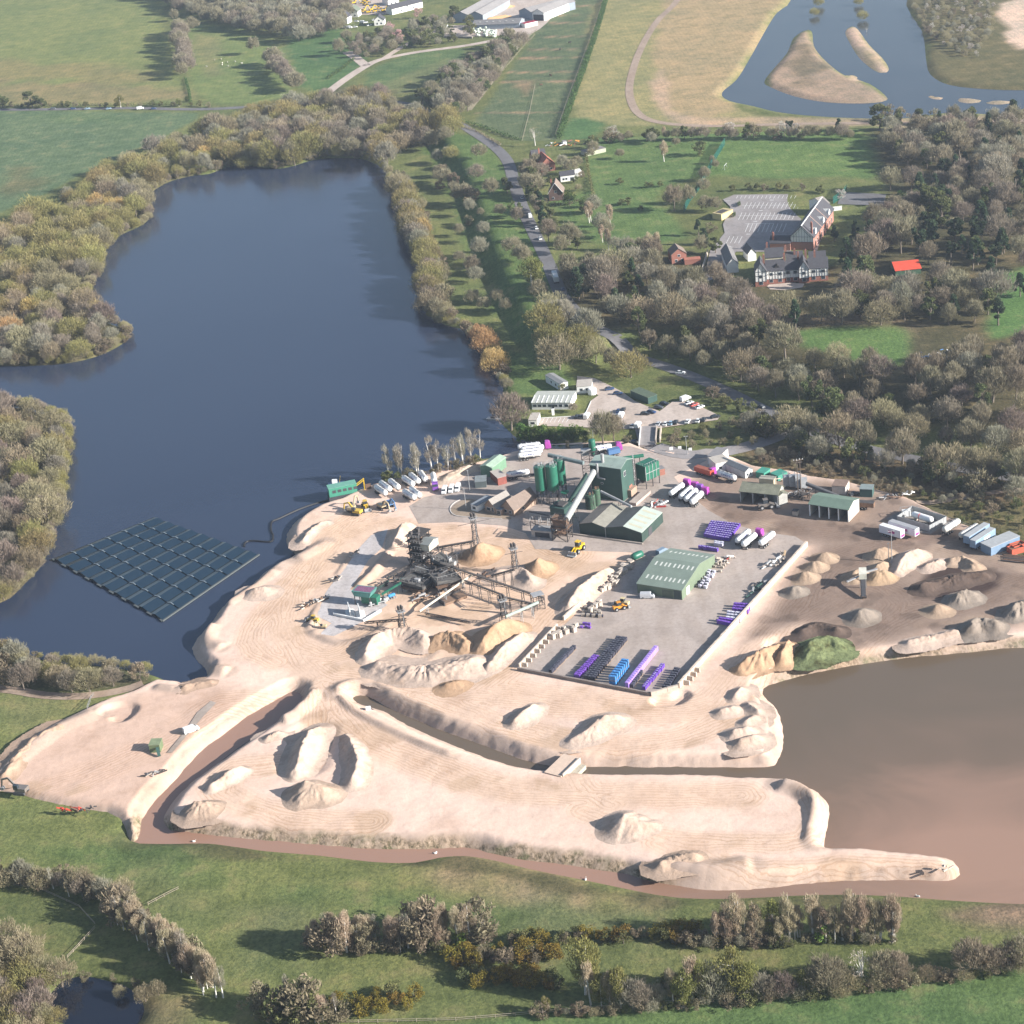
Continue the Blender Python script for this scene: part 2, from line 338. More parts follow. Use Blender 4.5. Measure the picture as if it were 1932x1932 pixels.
zone([(365,60),(410,75),(415,140),(385,130),(360,90)], (.20,.19,.09), 8, 10, .75)
zone([(545,30),(640,50),(690,110),(640,160),(560,165)], (.075,.135,.05), 4, 5)
zone([(690,140),(760,105),(880,88),(850,130),(780,170),(700,178)], (.088,.135,.055), 4, 4)
zone([(700,178),(760,140),(840,112),(860,130),(780,175)], (.20,.18,.09), 8, 8, .4)
zone([(895,232),(1003,75),(1070,-40),(1160,-40),(1128,60),(1053,265),(985,272)], (.098,.128,.066), 3, 2, 1, 0)
for y0 in (12, 30, 44, 70, 94, 110, 137, 155, 213):
    x0 = 1078-y0*.86; x1 = 1140-y0*.32
    zone([(x0,y0-1),(x1,y0-2.4),(x1,y0-.6),(x0,y0+1)], (.30,.205,.135), 2.2, 4, .9, 0)
zone([(975,158),(1010,150),(1010,165),(995,180),(975,170)], (.27,.19,.12), 5, 10, .8)
zone([(1148,-40),(1520,-40),(1468,25),(1440,65),(1412,112),(1385,152),(1360,176),(1385,205),(1440,222),(1300,238),(1140,232),(1078,222),(1105,140)], (.245,.225,.105), 4, 6)
zone([(1245,40),(1300,-40),(1480,-40),(1440,60),(1400,120),(1360,172),(1380,210),(1300,228),(1250,200),(1235,140)], (.33,.25,.145), 6, 10, .9)
zone([(1078,222),(1140,232),(1115,262),(1055,268)], (.08,.145,.055), 3, 2)
zone([(1240,130),(1258,135),(1262,190),(1290,215),(1360,232),(1300,238),(1245,215),(1232,170)], (.42,.30,.215), 4, 5, .8)
zone([(1700,-40),(2000,-40),(2000,160),(1850,165),(1790,155),(1757,130),(1745,60)], (.115,.105,.05), 4, 8)
zone([(1880,10),(1990,-10),(2000,70),(1932,95),(1905,88),(1890,40)], (.56,.42,.33), 4, 8)
zone([(1300,222),(1500,222),(1700,224),(1932,210),(2200,200),(2200,235),(1932,240),(1500,240)], (.36,.27,.19), 5, 8, .8)
zone([(1452,165),(1455,135),(1485,100),(1500,72),(1520,57),(1535,85),(1575,130),(1668,178),(1672,190),(1560,193),(1500,182)], (.30,.225,.165), 3, 3)
zone([(1470,150),(1500,110),(1510,85),(1535,90),(1560,140),(1540,160)], (.16,.13,.085), 8, 18, .9)
zone([(1595,60),(1605,50),(1618,55),(1677,130),(1668,138),(1620,108)], (.42,.31,.24), 3, 3)
zone([(1618,80),(1640,100),(1660,125),(1640,118)], (.22,.19,.11), 5, 6, .9)
for p in ([(1600,140),(1625,140),(1625,152),(1600,152)],[(1740,176),(1930,184),(1930,199),(1740,196)]): zone(p, (.38,.29,.21), 3, 2)
zone([(1115,270),(1345,264),(1640,265),(1660,350),(1580,355),(1320,352),(1240,395),(1300,470),(1120,480),(1040,400),(1115,380)], (.098,.152,.052), 4, 3)
zone([(1345,268),(1640,268),(1640,350),(1320,345)], (.105,.165,.054), 3, 2)
zone([(1040,560),(1100,520),(1300,500),(1340,540),(1500,545),(1640,480),(1700,380),(1660,260),(1932,235),(2400,300),(2400,860),(1932,850),(1600,770),(1500,715),(1250,650),(1040,650)], (.085,.075,.04), 8, 14)
zone([(1510,648),(1690,638),(1705,670),(1690,712),(1640,712),(1550,690),(1500,668)], (.10,.165,.052), 4, 6)
zone([(1880,560),(1932,530),(2200,540),(2200,640),(1932,650),(1870,665)], (.085,.16,.05), 4, 5)
zone([(1420,620),(1520,618),(1700,625),(1720,650),(1690,640),(1520,640)], (.16,.12,.08), 5, 6, .7)
zone([(780,270),(920,280),(990,420),(1040,560),(1050,690),(970,650),(905,520),(840,340)], (.095,.145,.048), 4, 8)
zone([(955,660),(1060,690),(1080,730),(1000,745),(950,730)], (.10,.15,.052), 4, 5)
zone([(1400,850),(1500,840),(1932,905),(2300,940),(2300,1060),(1932,1050),(1720,940),(1540,900),(1430,880)], (.135,.10,.058), 5, 10)
zone([(-80,740),(0,755),(110,780),(132,830),(120,905),(108,990),(92,1040),(40,1115),(-80,1165)], (.085,.075,.045), 2, 3)
zone([(-80,1225),(0,1225),(110,1246),(205,1256),(290,1275),(270,1296),(150,1306),(-80,1300)], (.085,.08,.045), 2, 3)
zone([(1740,950),(1932,960),(2200,990),(2200,1060),(1932,1048),(1800,985)], (.10,.098,.045), 5, 10, .8)
zone([(1240,815),(1380,790),(1490,800),(1440,830),(1380,848),(1260,838)], (.12,.13,.05), 5, 8)
zone([(420,215),(700,160),(800,230),(860,260),(780,280),(600,260),(420,300),(260,350),(100,440),(0,470),(0,700),(180,620),(280,420),(360,330)], (.105,.095,.05), 6, 10, .85)
zone([(0,690),(130,685),(240,640),(200,600),(0,560)], (.10,.09,.05), 6, 8)
# south meadow: reeds and worn ground by the channel, rough grass, the mown field
zone([(620,1622),(780,1632),(860,1628),(980,1640),(1180,1686),(1260,1700),(1180,1712),(1000,1700),(860,1672),(700,1660)], (.27,.205,.125), 8, 22, .75)
zone([(800,1650),(900,1655),(1050,1690),(1150,1720),(1000,1712),(850,1690)], (.30,.22,.145), 8, 24, .6)
zone([(240,1580),(420,1597),(640,1616),(860,1618),(1100,1664),(1280,1697),(1500,1694),(1900,1706),(1900,1718),(1500,1708),(1260,1712),(1080,1684),(860,1642),(640,1640),(420,1622),(260,1606)], (.085,.08,.042), 2, 10, .9)
zone([(60,1600),(250,1610),(520,1650),(900,1700),(1200,1735),(900,1730),(500,1690),(200,1640)], (.075,.125,.045), 8, 16, .7)
zone([(300,1680),(560,1720),(560,1790),(430,1760)], (.15,.15,.075), 10, 18, .7)
zone([(100,1690),(330,1690),(440,1760),(620,1800),(640,1850),(430,1830),(250,1760)], (.125,.145,.062), 10, 22, .7)
zone([(0,1300),(200,1318),(140,1350),(60,1385),(0,1420)], (.16,.165,.075), 8, 12, .8)
zone([(0,1690),(160,1700),(250,1790),(230,1860),(100,1840),(0,1760)], (.098,.115,.045), 8, 12, .8)
zone([(250,1880),(330,1900),(340,1932),(200,1960),(180,1940)], (.16,.13,.075), 6, 10, .8)
zone([(1750,1712),(1830,1705),(2200,1712),(2200,1745),(1932,1748),(1790,1750)], (.20,.145,.105), 4, 8, .9)
zone([(600,1985),(860,1932),(1200,1888),(1500,1862),(1932,1820),(2300,1790),(2300,2100),(600,2100)], (.088,.138,.052), 2, 2, 1, 0)
zone([(960,1740),(1240,1745),(1500,1770),(1240,1790),(1000,1790)], (.115,.135,.06), 10, 20, .5)
t = NT('meadow'); p = t.pos(); bc = t.attr('Col', 'Color')
n1 = t.noise(p, .10, 5, .62); n2 = t.noise(p, .9, 4, .7); n3 = t.noise(p, .02, 3)
k = t.ramp(n1, [(.3, (.72, .76, .7)), (.5, (1, 1, 1)), (.72, (1.35, 1.22, 1.2))])
c = t.mul(bc, k); c = t.mul(c, t.ramp(n2, [(.25, (.5, .54, .52)), (.5, (.98, .98, .98)), (.75, (1.5, 1.4, 1.28))]))
c = t.mul(c, (.24, .19, .105), 'MIX', t.math('MULTIPLY', t.math('SUBTRACT', n1, .56, True), 2.2, True))
w = t.new('ShaderNodeTexWave', wave_type='BANDS', bands_direction='X'); w.inputs['Scale'].default_value = .12; w.inputs['Distortion'].default_value = 5; w.inputs['Detail'].default_value = 1; w.inputs['Detail Scale'].default_value = .15
t.L(t.vec(p, (.8, .5, 0)), w.inputs['Vector']); c = t.mul(c, t.ramp(w.outputs[1], [(0, (.95, .955, .95)), (.6, (1.03, 1.03, 1.02))])); c = t.mul(c, t.ramp(n3, [(.35, (.86, .9, .88)), (.6, (1.1, 1.05, 1.0))]))
t.color(c); t.bump(n2, .55, .5); MEADOW = t.set(.95, .1)
tag(grid_mesh('ground', gx, gy, GZ, MEADOW, None, gcol), kind='structure')

# ---------------------------------------------------------------- quarry sand
sx = np.arange(P(-130, 1500)[0]-45, P(2250, 1150)[0]+10, .85); sy = np.arange(P(1800, 1680)[1]-4, max(P(1100, 826)[1], P(690, 910)[1])+6, .9)
SX, SY = np.meshgrid(sx, sy); SZ, SD, SDP = sand_z(SX, SY, True)
ROUTES = [([(690,965),(640,1000),(585,1065),(548,1120),(535,1180),(560,1235),(600,1275),(650,1295)],9),([(600,1280),(760,1300),(900,1305),(1080,1325),(1220,1340),(1320,1335),(1390,1290),(1450,1215),(1520,1130),(1570,1062),(1700,1030)],12),
 ([(1200,1062),(1120,1105),(1060,1160),(1010,1210),(950,1265),(900,1300)],10),([(600,1285),(520,1320),(420,1330),(330,1380),(200,1450),(60,1500)],10),([(615,1290),(640,1345),(700,1400),(800,1440),(960,1490),(1200,1500),(1400,1500)],9),
 ([(1090,1045),(1010,1100),(960,1120),(860,1150),(760,1170),(690,1210),(620,1240),(560,1225)],8),([(1400,1345),(1290,1390),(1160,1405),(1040,1390),(900,1350),(780,1310)],8),([(600,1300),(600,1400),(520,1440),(440,1450),(420,1500),(560,1545),(700,1550)],8),
 ([(1530,1500),(1540,1545),(1510,1585),(1400,1590),(1250,1580),(1100,1530)],6),([(1320,940),(1450,985),(1600,1005),(1760,1020),(1932,1065)],9),([(1600,1230),(1650,1190),(1720,1150),(1800,1140),(1932,1090)],9),([(1480,1180),(1540,1150),(1590,1120),(1640,1100),(1700,1140),(1650,1180),(1560,1190)],10),
 ([(1080,1430),(1090,1480),(1150,1520)],6),([(640,1010),(720,985),(800,1000),(960,1010),(1060,1045)],7),([(620,1010),(560,1090),(505,1150),(470,1210),(520,1250)],7),([(1240,1590),(1420,1640),(1600,1632),(1780,1640)],6)]
trk = np.full(SX.shape, 60.0); tm = np.zeros(SX.shape)
for pts, w in ROUTES:
    D, T = line_dist(catmull(poly(pts, SITE), 3, False), SX, SY)
    trk = np.where(D < trk, D, trk); tm = np.maximum(tm, 1-sstep(D, w*.45, w*1.1))
mud = sstep(sdf(MUD, SX, SY)+14*fbm(SX, SY, 22, 4), -6, 7); west = sstep(sdf(WEST, SX, SY)+6*fbm(SX, SY, 18, 3), -5, 6)
pal = lambda c: np.array(c, float)
scol = np.empty(SX.shape+(3,)); scol[:] = (.67, .495, .395)
mix = lambda w, c: scol.__setitem__(slice(None), scol*(1-w[..., None])+pal(c)*w[..., None])
mix(.6*sstep(fbm(SX, SY, 60, 3), .0, .2), (.61, .455, .36)); mix(.65*tm*(1-mud), (.575, .41, .295))
up = sstep(sdf(poly([(560,960),(1180,1040),(1060,1160),(960,1290),(700,1290),(540,1190),(545,1100)], SITE), SX, SY), -10, 15); mix(up*.55, (.60, .42, .285))
mix(west*.8, (.53, .365, .275)); bw = np.zeros(SX.shape)
for pl_, h_, w_ in BERMS: bw = np.maximum(bw, 1-sstep(line_dist(pl_, SX, SY)[0], w_*.35, w_*.75))
mix(np.maximum(bw, 1-sstep(SD, 2.0, 4.5))*.8*(1-mud*.6), (.41, .31, .245)); mix(mud*.92, (.235, .172, .132)); mix(mud*tm*.6, (.19, .135, .105))  # highlight compression put into the colour: berms and bank edges darkened against sun glare
mix(.7*sstep(fbm(SX, SY, 30, 4), .08, .22)*mud, (.37, .275, .205))
dark = sstep(sdf(poly([(1722,1112),(1740,1092),(1790,1070),(1850,1066),(1886,1082),(1882,1105),(1830,1122),(1770,1130),(1725,1128)], SITE), SX, SY)+7*fbm(SX, SY, 12, 3), -3, 2); mix(dark, (.06, .04, .034))
edge = sstep(3.8-SD+5*fbm(SX, SY, 8, 3), 0, 2)*sstep(sdf(poly([(240,1540),(1230,1620),(1300,1700),(240,1620)]), SX, SY), -2, 3); mix(edge*.5, (.40, .30, .21))
edge2 = sstep(3.6-SD+5*fbm(SX, SY, 10, 3), 0, 2)*sstep(sdf(poly([(1440,1310),(1480,1250),(1932,1200),(2200,1190),(2200,1220),(1700,1260)]), SX, SY), -2, 3); mix(edge2*.0*(.5+.9*np.clip(fbm(SX, SY, 4, 3)+.5, 0, 1)), (.17, .165, .085))
damp = sstep(fbm(SX+400, SY, 16, 4), .12, .2)*sstep(tm+up, .2, .6); mix(damp*.5*(1-mud), (.42, .29, .19)); damp2 = sstep(fbm(SX, SY+300, 9, 4), .14, .2)*mud; mix(damp2*.6, (.13, .095, .075))
t = NT('quarry_sand'); p = t.pos(); bc = t.attr('Col', 'Color')
n1 = t.noise(p, .06, 5, .6); n2 = t.noise(p, .55, 5, .7); n3 = t.noise(t.vec(p, (.25, 1.1, 1)), .5, 3, .6)
c = t.mul(bc, t.ramp(n1, [(.3, (.86, .83, .80)), (.5, (1, 1, 1)), (.7, (1.07, 1.06, 1.06))]))
c = t.mul(c, t.ramp(n2, [(.3, (.91, .895, .88)), (.55, (1.01, 1.01, 1.01)), (.75, (1.05, 1.05, 1.05))]))
d = t.math('ADD', t.attr('trk'), t.math('MULTIPLY', t.math('SUBTRACT', n1, .5), 6.0))
rut = t.math('SINE', t.math('MULTIPLY', d, 4.6)); rut2 = t.math('SINE', t.math('ADD', t.math('MULTIPLY', d, 10.5), t.math('MULTIPLY', n1, 26.0)))
rr = t.math('MULTIPLY', t.math('ADD', t.math('MULTIPLY', rut, .6), t.math('MULTIPLY', rut2, .4)), t.attr('tm'))
rr = t.math('MULTIPLY', rr, t.math('MULTIPLY', t.math('SUBTRACT', t.noise(p, .07, 3), .3, True), 4.0))
c = t.mul(c, t.ramp(t.math('ADD', t.math('MULTIPLY', rr, .5), .5), [(.15, (.86, .81, .76)), (.5, (1, 1, 1)), (.85, (1.03, 1.03, 1.03))]))
bk = t.ramp(t.noise(t.vec(p, (1, .45, 1)), 1.15, 4, .7), [(.36, (.085, .072, .045)), (.47, (.20, .15, .095)), (.56, (.34, .255, .175)), (.68, (.50, .38, .28))]); bk = t.mul(bk, (.10, .125, .05), 'MIX', t.math('MULTIPLY', t.math('SUBTRACT', t.noise(p, .12, 3), .52, True), 5.0, True)); c = t.mul(c, bk, 'MIX', t.math('MULTIPLY', t.attr('bank'), t.ramp(t.noise(p, .35, 3), [(.38, (.35,)*3), (.55, (1,)*3)])))
t.color(c); t.bump(t.math('ADD', t.math('MULTIPLY', n2, .8), t.math('ADD', t.math('MULTIPLY', rr, .08), t.math('MULTIPLY', n3, .3))), .38, .4); SANDM = t.set(.95, .1)
keep = (SZ > -1.6)
tag(grid_mesh('sand_ground', sx, sy, SZ, SANDM, keep, scol, {'trk': trk, 'tm': tm, 'bank': np.maximum(edge, edge2*.8)}), kind='structure')

def bilin(xs, ys, Z, x, y):
    i = int(np.clip(np.searchsorted(xs, x)-1, 0, len(xs)-2)); j = int(np.clip(np.searchsorted(ys, y)-1, 0, len(ys)-2))
    a = np.clip((x-xs[i])/(xs[i+1]-xs[i]), 0, 1); b = np.clip((y-ys[j])/(ys[j+1]-ys[j]), 0, 1)
    return Z[j, i]*(1-a)*(1-b)+Z[j, i+1]*a*(1-b)+Z[j+1, i]*(1-a)*b+Z[j+1, i+1]*a*b
def top_z(x, y):
    z = bilin(gx, gy, GZ, x, y)
    if sx[0] < x < sx[-1] and sy[0] < y < sy[-1]: z = max(z, bilin(sx, sy, SZ, x, y))
    return float(z)
def at(u, v, dz=0.0):                                # picture point -> place on the land
    z = SITE
    for _ in range(5): q = P(u, v, z); z = .3*z+.7*max(top_z(q[0], q[1]), 0)
    q = P(u, v, z); return Vector((q[0], q[1], max(top_z(q[0], q[1]), 0)+dz))
def site(u, v, z=SITE+.05): return Vector(P(u, v, z))
def spot(u, v): q = P(u, v, SITE+.05); return Vector((q[0], q[1], SITE+.05))

# ---------------------------------------------------------------- water
def grow(pl, d):
    pl = np.asarray(pl); e = np.roll(pl, -1, 0)-np.roll(pl, 1, 0); n = np.stack([e[:, 1], -e[:, 0]], 1); n /= np.linalg.norm(n, axis=1)[:, None]+1e-9
    area = np.sum(pl[:, 0]*np.roll(pl[:, 1], -1)-np.roll(pl[:, 0], -1)*pl[:, 1])
    return pl+n*(d if area > 0 else -d)
def sheet(name, pl, z, m):
    b = MB(); b.add([(x, y, z) for x, y in pl], [tuple(range(len(pl)))]); o = b.build(name, m)
    if o.data.polygons[0].normal.z < 0: o.data.flip_normals()
    return tag(o, kind='structure')
def water(name, stops, scale, rough, bump, spec=.5):
    t = NT(name); p = t.pos(); n = t.noise(p, scale, 4, .6, .8)
    t.color(t.ramp(n, stops)); t.bump(t.noise(t.vec(p, (1, .6, 1)), 1.1, 3, .6), bump, .05); return t.set(rough, spec)
WB = water('lake_water', [(.3, (.022, .032, .058)), (.7, (.027, .038, .066))], .006, .16, .4, .3)
sheet('lake', grow(LAKE, 2.5), 0, WB)
def silty(name, blend):
    t = NT(name)
    p = t.pos()
    D = t.new('ShaderNodeVectorMath', operation='DISTANCE'); t.L(t.vec(p, (1, 1.4, 0)), D.inputs[0]); q = P(1900, 1640); D.inputs[1].default_value = (q[0], q[1]*1.4, 0)
    n = t.noise(t.vec(p, (1, 1.2, 1)), .013, 4, .55, 2.2)
    f = t.math('ADD', t.math('DIVIDE', D.outputs['Value'], 130.0), t.math('MULTIPLY', t.math('SUBTRACT', n, .5), .75))
    col = t.ramp(f, [(.12, (.30, .185, .13)), (.36, (.235, .15, .105)), (.6, (.155, .108, .074)), (1.0, (.125, .093, .063))])
    if blend:
        mr = t.new('ShaderNodeMapRange'); sp = t.new('ShaderNodeSeparateXYZ'); t.L(p, sp.inputs[0]); t.L(sp.outputs[0], mr.inputs[0]); mr.inputs[1].default_value = P(1150, 1675)[0]; mr.inputs[2].default_value = P(1600, 1690)[0]; col = t.mul((.30, .178, .125), col, 'MIX', mr.outputs[0])
    t.color(col); t.bump(t.noise(p, 1.3, 3), .2, .05); return t.set(.25, .4)
WS = silty('silty_water', False)
sheet('silty_lake', grow(BROWN, 2.5), 0, WS)
CH = poly([(560,1300),(500,1300),(400,1366),(300,1460),(232,1560),(236,1592),(400,1606),(640,1634),(900,1634),(1100,1676),(1280,1704),(1500,1704),(1680,1704),(1660,1668),(1560,1655),(1300,1660),(1000,1600),(860,1580),(600,1585),(330,1560),(310,1540),(360,1480),(450,1410),(560,1340),(585,1318)])
sheet('silty_channel', CH, .004, silty('channel_water', True))
sheet('pond', grow(PONDS, 3), 0, water('pond_water', [(.3, (.026, .030, .038)), (.7, (.04, .044, .05))], .02, .15, .3))
sheet('dark_pool', grow(POOL, 1.5), 0, water('pool_water', [(.3, (.006, .009, .018)), (.7, (.01, .013, .022))], .05, .08, .15))
# ---------------------------------------------------------------- paving, roads, tracks
def pavemat(name, c, var=.18, crack=.1, scale=.05, fine=.7):
    t = NT(name); p = t.pos(); a = t.noise(p, scale, 5, .65, .6); b = t.noise(p, fine, 4, .7); s = t.noise(t.vec(p, (.5, .09, 1)), .35, 3, .6)
    k = t.mul(t.ramp(a, [(.3, (1-var*1.2, 1-var*1.25, 1-var*1.3)), (.5, (1, 1, 1)), (.7, (1+var*.6, 1+var*.5, 1+var*.4))]), t.ramp(b, [(.28, (1-crack*1.6,)*3), (.5, (1, 1, 1)), (.75, (1+crack,)*3)]))
    t.color(t.mul(t.mul(c, k), t.ramp(s, [(.35, (.9, .88, .86)), (.6, (1.03, 1.03, 1.03))]))); t.bump(b, .2, .1); return t.set(.9, .15)
CONC = pavemat('pale_concrete', (.375, .315, .275)); ASPH = pavemat('old_asphalt', (.155, .150, .152), .12); GRAV = pavemat('grey_gravel', (.46, .425, .41), .15, .16)
DIRT = pavemat('dirt_track', (.33, .25, .19), .2, .15); PARK = pavemat('worn_asphalt', (.27, .248, .24), .15); PALE = pavemat('pale_gravel', (.46, .385, .33), .16, .12)
def paved(name, pts, z, m, sm=0):
    pl = poly(pts, z) if not isinstance(pts, np.ndarray) else pts
    if sm: pl = catmull(pl, sm)
    return sheet(name, pl, z, m)
paved('yard_paving', PAVE, SITE+.05, CONC); paved('gravel_pad', PAD, SITE+.05, GRAV)
def ribbon(name, pts, w, m, dz=.14, sm=4, z=None, kind='structure', across=4):
    c = np.array([at(u, v)[:2] if z is None else P(u, v, z)[:2] for u, v in pts]); c = catmull(c, sm, False)
    L = np.r_[0, np.cumsum(np.linalg.norm(np.diff(c, axis=0), axis=1))]; n = max(2, int(L[-1]/4)); s = np.linspace(0, L[-1], n)
    c = np.stack([np.interp(s, L, c[:, 0]), np.interp(s, L, c[:, 1])], 1)
    tn = np.gradient(c, axis=0); tn /= np.linalg.norm(tn, axis=1)[:, None]; nr = np.stack([-tn[:, 1], tn[:, 0]], 1)
    ws = w if not callable(w) else w(s/L[-1])[:, None]
    V = []
    for k in range(across+1):
        q = c+nr*(k/across-.5)*ws; V.append(q)
    V = np.stack(V, 1); Z = np.array([[max(top_z(x, y), .3) for x, y in r] for r in V]) if z is None else np.full(V.shape[:2], z)
    Z = np.maximum(Z, Z.max(1, keepdims=True)-.35) if z is None else Z
    V3 = np.concatenate([V, (Z+dz)[..., None]], -1); idx = np.arange(V3.shape[0]*V3.shape[1]).reshape(V3.shape[:2])
    F = np.stack([idx[:-1, :-1], idx[:-1, 1:], idx[1:, 1:], idx[1:, :-1]], -1).reshape(-1, 4)[:, ::-1]
    o = np_mesh(name, V3.reshape(-1, 3), F, m, True)
    if kind: tag(o, kind=kind)
    return o
MAIN_ROAD = [(780,198),(830,224),(880,246),(930,275),(958,305),(970,345),(985,390),(1003,430),(1020,465),(1038,505),(1062,560),(1110,610),(1180,655),(1250,690),(1310,712),(1370,738),(1430,768),(1500,800),(1600,838),(1750,872),(1932,905),(2200,950)]
ribbon('road', MAIN_ROAD, 7.2, ASPH)
WHITE = M('road_paint', (.75, .75, .72), .8, .2)
ribbon('road', [(-300,207),(0,207),(120,206),(250,204),(330,206),(420,205),(560,195),(700,190),(780,198)], 7, ASPH)
ribbon('farm_road', [(600,190),(640,158),(685,128),(720,112),(790,98),(880,86),(960,70),(1010,55),(1062,0),(1100,-40)], 8, PALE)
ribbon('lane', [(690,124),(670,108),(655,98)], 8, PALE); ribbon('lane', [(725,110),(760,88),(800,68),(850,48)], 5.5, PALE)
ribbon('dirt_track', [(1300,-60),(1278,0),(1240,40),(1210,90),(1192,140),(1188,180),(1205,215),(1250,232),(1350,238),(1500,234),(1700,232),(2100,225)], 5.5, DIRT)
ribbon('dirt_track', [(-200,1290),(0,1300),(80,1312),(150,1314),(215,1306),(270,1292)], 4.5, DIRT)
ribbon('paddock_track', [(885,208),(930,150),(975,90),(1010,55)], 4, pavemat('grassy_track', (.30, .27, .19)))
ribbon('dirt_track', [(1730,948),(1800,942),(1870,930),(1932,925),(2100,930)], 3.5, DIRT)
ribbon('entrance_road', [(1545,800),(1505,805),(1470,822),(1420,840),(1370,852),(1300,858),(1235,848)], 9, PARK, z=None)
# ---------------------------------------------------------------- trees: a tapered trunk with limbs, a crown of twig and leaf sized faces
def leafmat(name, c1, c2, hv=.3, scale=.35):
    t = NT(name); co = t.obj(); n = t.noise(co, scale, 3, .6); f = t.noise(co, 2.6, 2)
    col = t.ramp(t.math('ADD', t.math('MULTIPLY', n, .65), t.math('MULTIPLY', f, .35)), [(.34, c1), (.66, c2)])
    oi = t.new('ShaderNodeObjectInfo'); h = t.new('ShaderNodeHueSaturation')
    t.L(t.math('ADD', t.math('MULTIPLY', oi.outputs['Random'], hv), 1-hv/2), h.inputs['Value'])
    t.L(t.math('ADD', t.math('MULTIPLY', t.math('FRACT', t.math('MULTIPLY', oi.outputs['Random'], 7.3)), .045), .478), h.inputs['Hue'])
    t.L(col, h.inputs['Color'])
    df = t.new('ShaderNodeBsdfDiffuse'); tr = t.new('ShaderNodeBsdfTranslucent'); mx = t.new('ShaderNodeMixShader'); mx.inputs[0].default_value = .34
    t.L(h.outputs[0], df.inputs[0]); t.L(h.outputs[0], tr.inputs[0]); t.L(df.outputs[0], mx.inputs[1]); t.L(tr.outputs[0], mx.inputs[2])
    t.L(mx.outputs[0], t.n['Material Output'].inputs[0]); t.n.remove(t.b); return t.m
BARK = M('grey_bark', (.20, .165, .135), .95, .35, 1.5, .1); PALEBARK = M('pale_bark', (.70, .66, .60), .9, .35, 2, .1)
K = {  # kind: name, crown material, bark, faces, (crown bottom, width/height), shape, face (length, width), look
 'bare': ('bare_tree', leafmat('bare_twigs', (0.191, 0.166, 0.111), (0.331, 0.290, 0.201)), BARK, 3000, (.2, .86), 'bare', (2.0, .17)),
 'mauve': ('bare_tree', leafmat('mauve_twigs', (0.195, 0.160, 0.126), (0.324, 0.266, 0.211)), BARK, 3000, (.16, .95), 'bare', (1.9, .17)),
 'grey': ('bare_tree', leafmat('grey_twigs', (0.210, 0.195, 0.144), (0.366, 0.340, 0.260)), BARK, 2800, (.2, .88), 'bare', (2.0, .16)),
 'willow': ('willow_tree', leafmat('willow_catkins', (0.200, 0.173, 0.070), (0.364, 0.316, 0.142)), BARK, 3000, (.06, 1.15), 'broom', (1.7, .2)),
 'sallow': ('willow_tree', leafmat('sallow_twigs', (0.231, 0.197, 0.121), (0.376, 0.322, 0.207)), BARK, 3000, (.06, 1.15), 'broom', (1.7, .2)),
 'orange': ('willow_tree', leafmat('orange_twigs', (0.366, 0.243, 0.102), (0.623, 0.424, 0.203)), BARK, 3000, (.06, 1.15), 'broom', (1.7, .2)),
 'green': ('leafing_tree', leafmat('fresh_leaves', (.15, .155, .05), (.27, .265, .095)), PALEBARK, 3000, (.14, .5), 'oval', (.95, .22)),
 'ivy': ('ivy_clad_tree', leafmat('ivy_leaves', (0.074, 0.100, 0.038), (0.187, 0.194, 0.090)), BARK, 2380, (.1, .75), 'round', (1.0, .55)),
 'birch': ('birch_tree', leafmat('birch_twigs', (0.315, 0.257, 0.183), (0.509, 0.420, 0.288)), PALEBARK, 2300, (.2, .36), 'oval', (1.5, .105)),
 'silver': ('birch_tree', leafmat('silver_birch_twigs', (0.233, 0.210, 0.164), (0.385, 0.351, 0.268)), PALEBARK, 1000, (.26, .32), 'oval', (1.5, .085)),
 'conifer': ('conifer_tree', leafmat('dark_needles', (.035, .065, .035), (.10, .14, .075)), BARK, 2550, (.1, .55), 'cone', (1.5, .6)),
 'pine': ('pine_tree', leafmat('pine_needles', (.03, .055, .03), (.085, .11, .06)), BARK, 2210, (.45, .6), 'flat', (1.2, .6)),
 'yew': ('evergreen_bush', leafmat('evergreen_leaves', (0.041, 0.074, 0.024), (0.115, 0.162, 0.054)), BARK, 1360, (.02, .8), 'oval', (.7, .45)),
 'hedge': ('laurel_bush', leafmat('laurel_leaves', (0.068, 0.135, 0.034), (0.176, 0.270, 0.074)), BARK, 1360, (.02, .72), 'oval', (.6, .4)),
 'shrub': ('bare_shrub', leafmat('shrub_twigs', (0.171, 0.145, 0.092), (0.301, 0.254, 0.172)), BARK, 935, (.02, 1.25), 'round', (1.0, .3)),
 'olive': ('bushy_shrub', leafmat('shrub_leaves', (0.095, 0.109, 0.044), (0.217, 0.217, 0.095)), BARK, 935, (.02, 1.25), 'round', (.8, .4)),
 'gorse': ('gorse_bush', leafmat('gorse_bloom', (.045, .05, .022), (.40, .28, .055), .25, .9), BARK, 1275, (.0, 1.5), 'round', (.55, .35)),
 'fresh': ('leafing_shrub', leafmat('spring_leaves', (0.141, 0.242, 0.051), (0.280, 0.382, 0.090)), BARK, 935, (.02, 1.1), 'round', (.6, .45)),
 'blossom': ('blossom_tree', leafmat('pale_blossom', (.36, .32, .28), (.60, .55, .49)), BARK, 1530, (.1, .95), 'round', (.7, .4)),
 'pink': ('blossom_tree', leafmat('pink_blossom', (.50, .27, .27), (.72, .46, .45)), BARK, 1530, (.12, 1.0), 'round', (.8, .5)),
 'snag': ('dead_tree', leafmat('dead_twigs', (0.382, 0.319, 0.271), (0.573, 0.494, 0.431)), PALEBARK, 204, (.3, .7), 'round', (1.6, .14)),
}
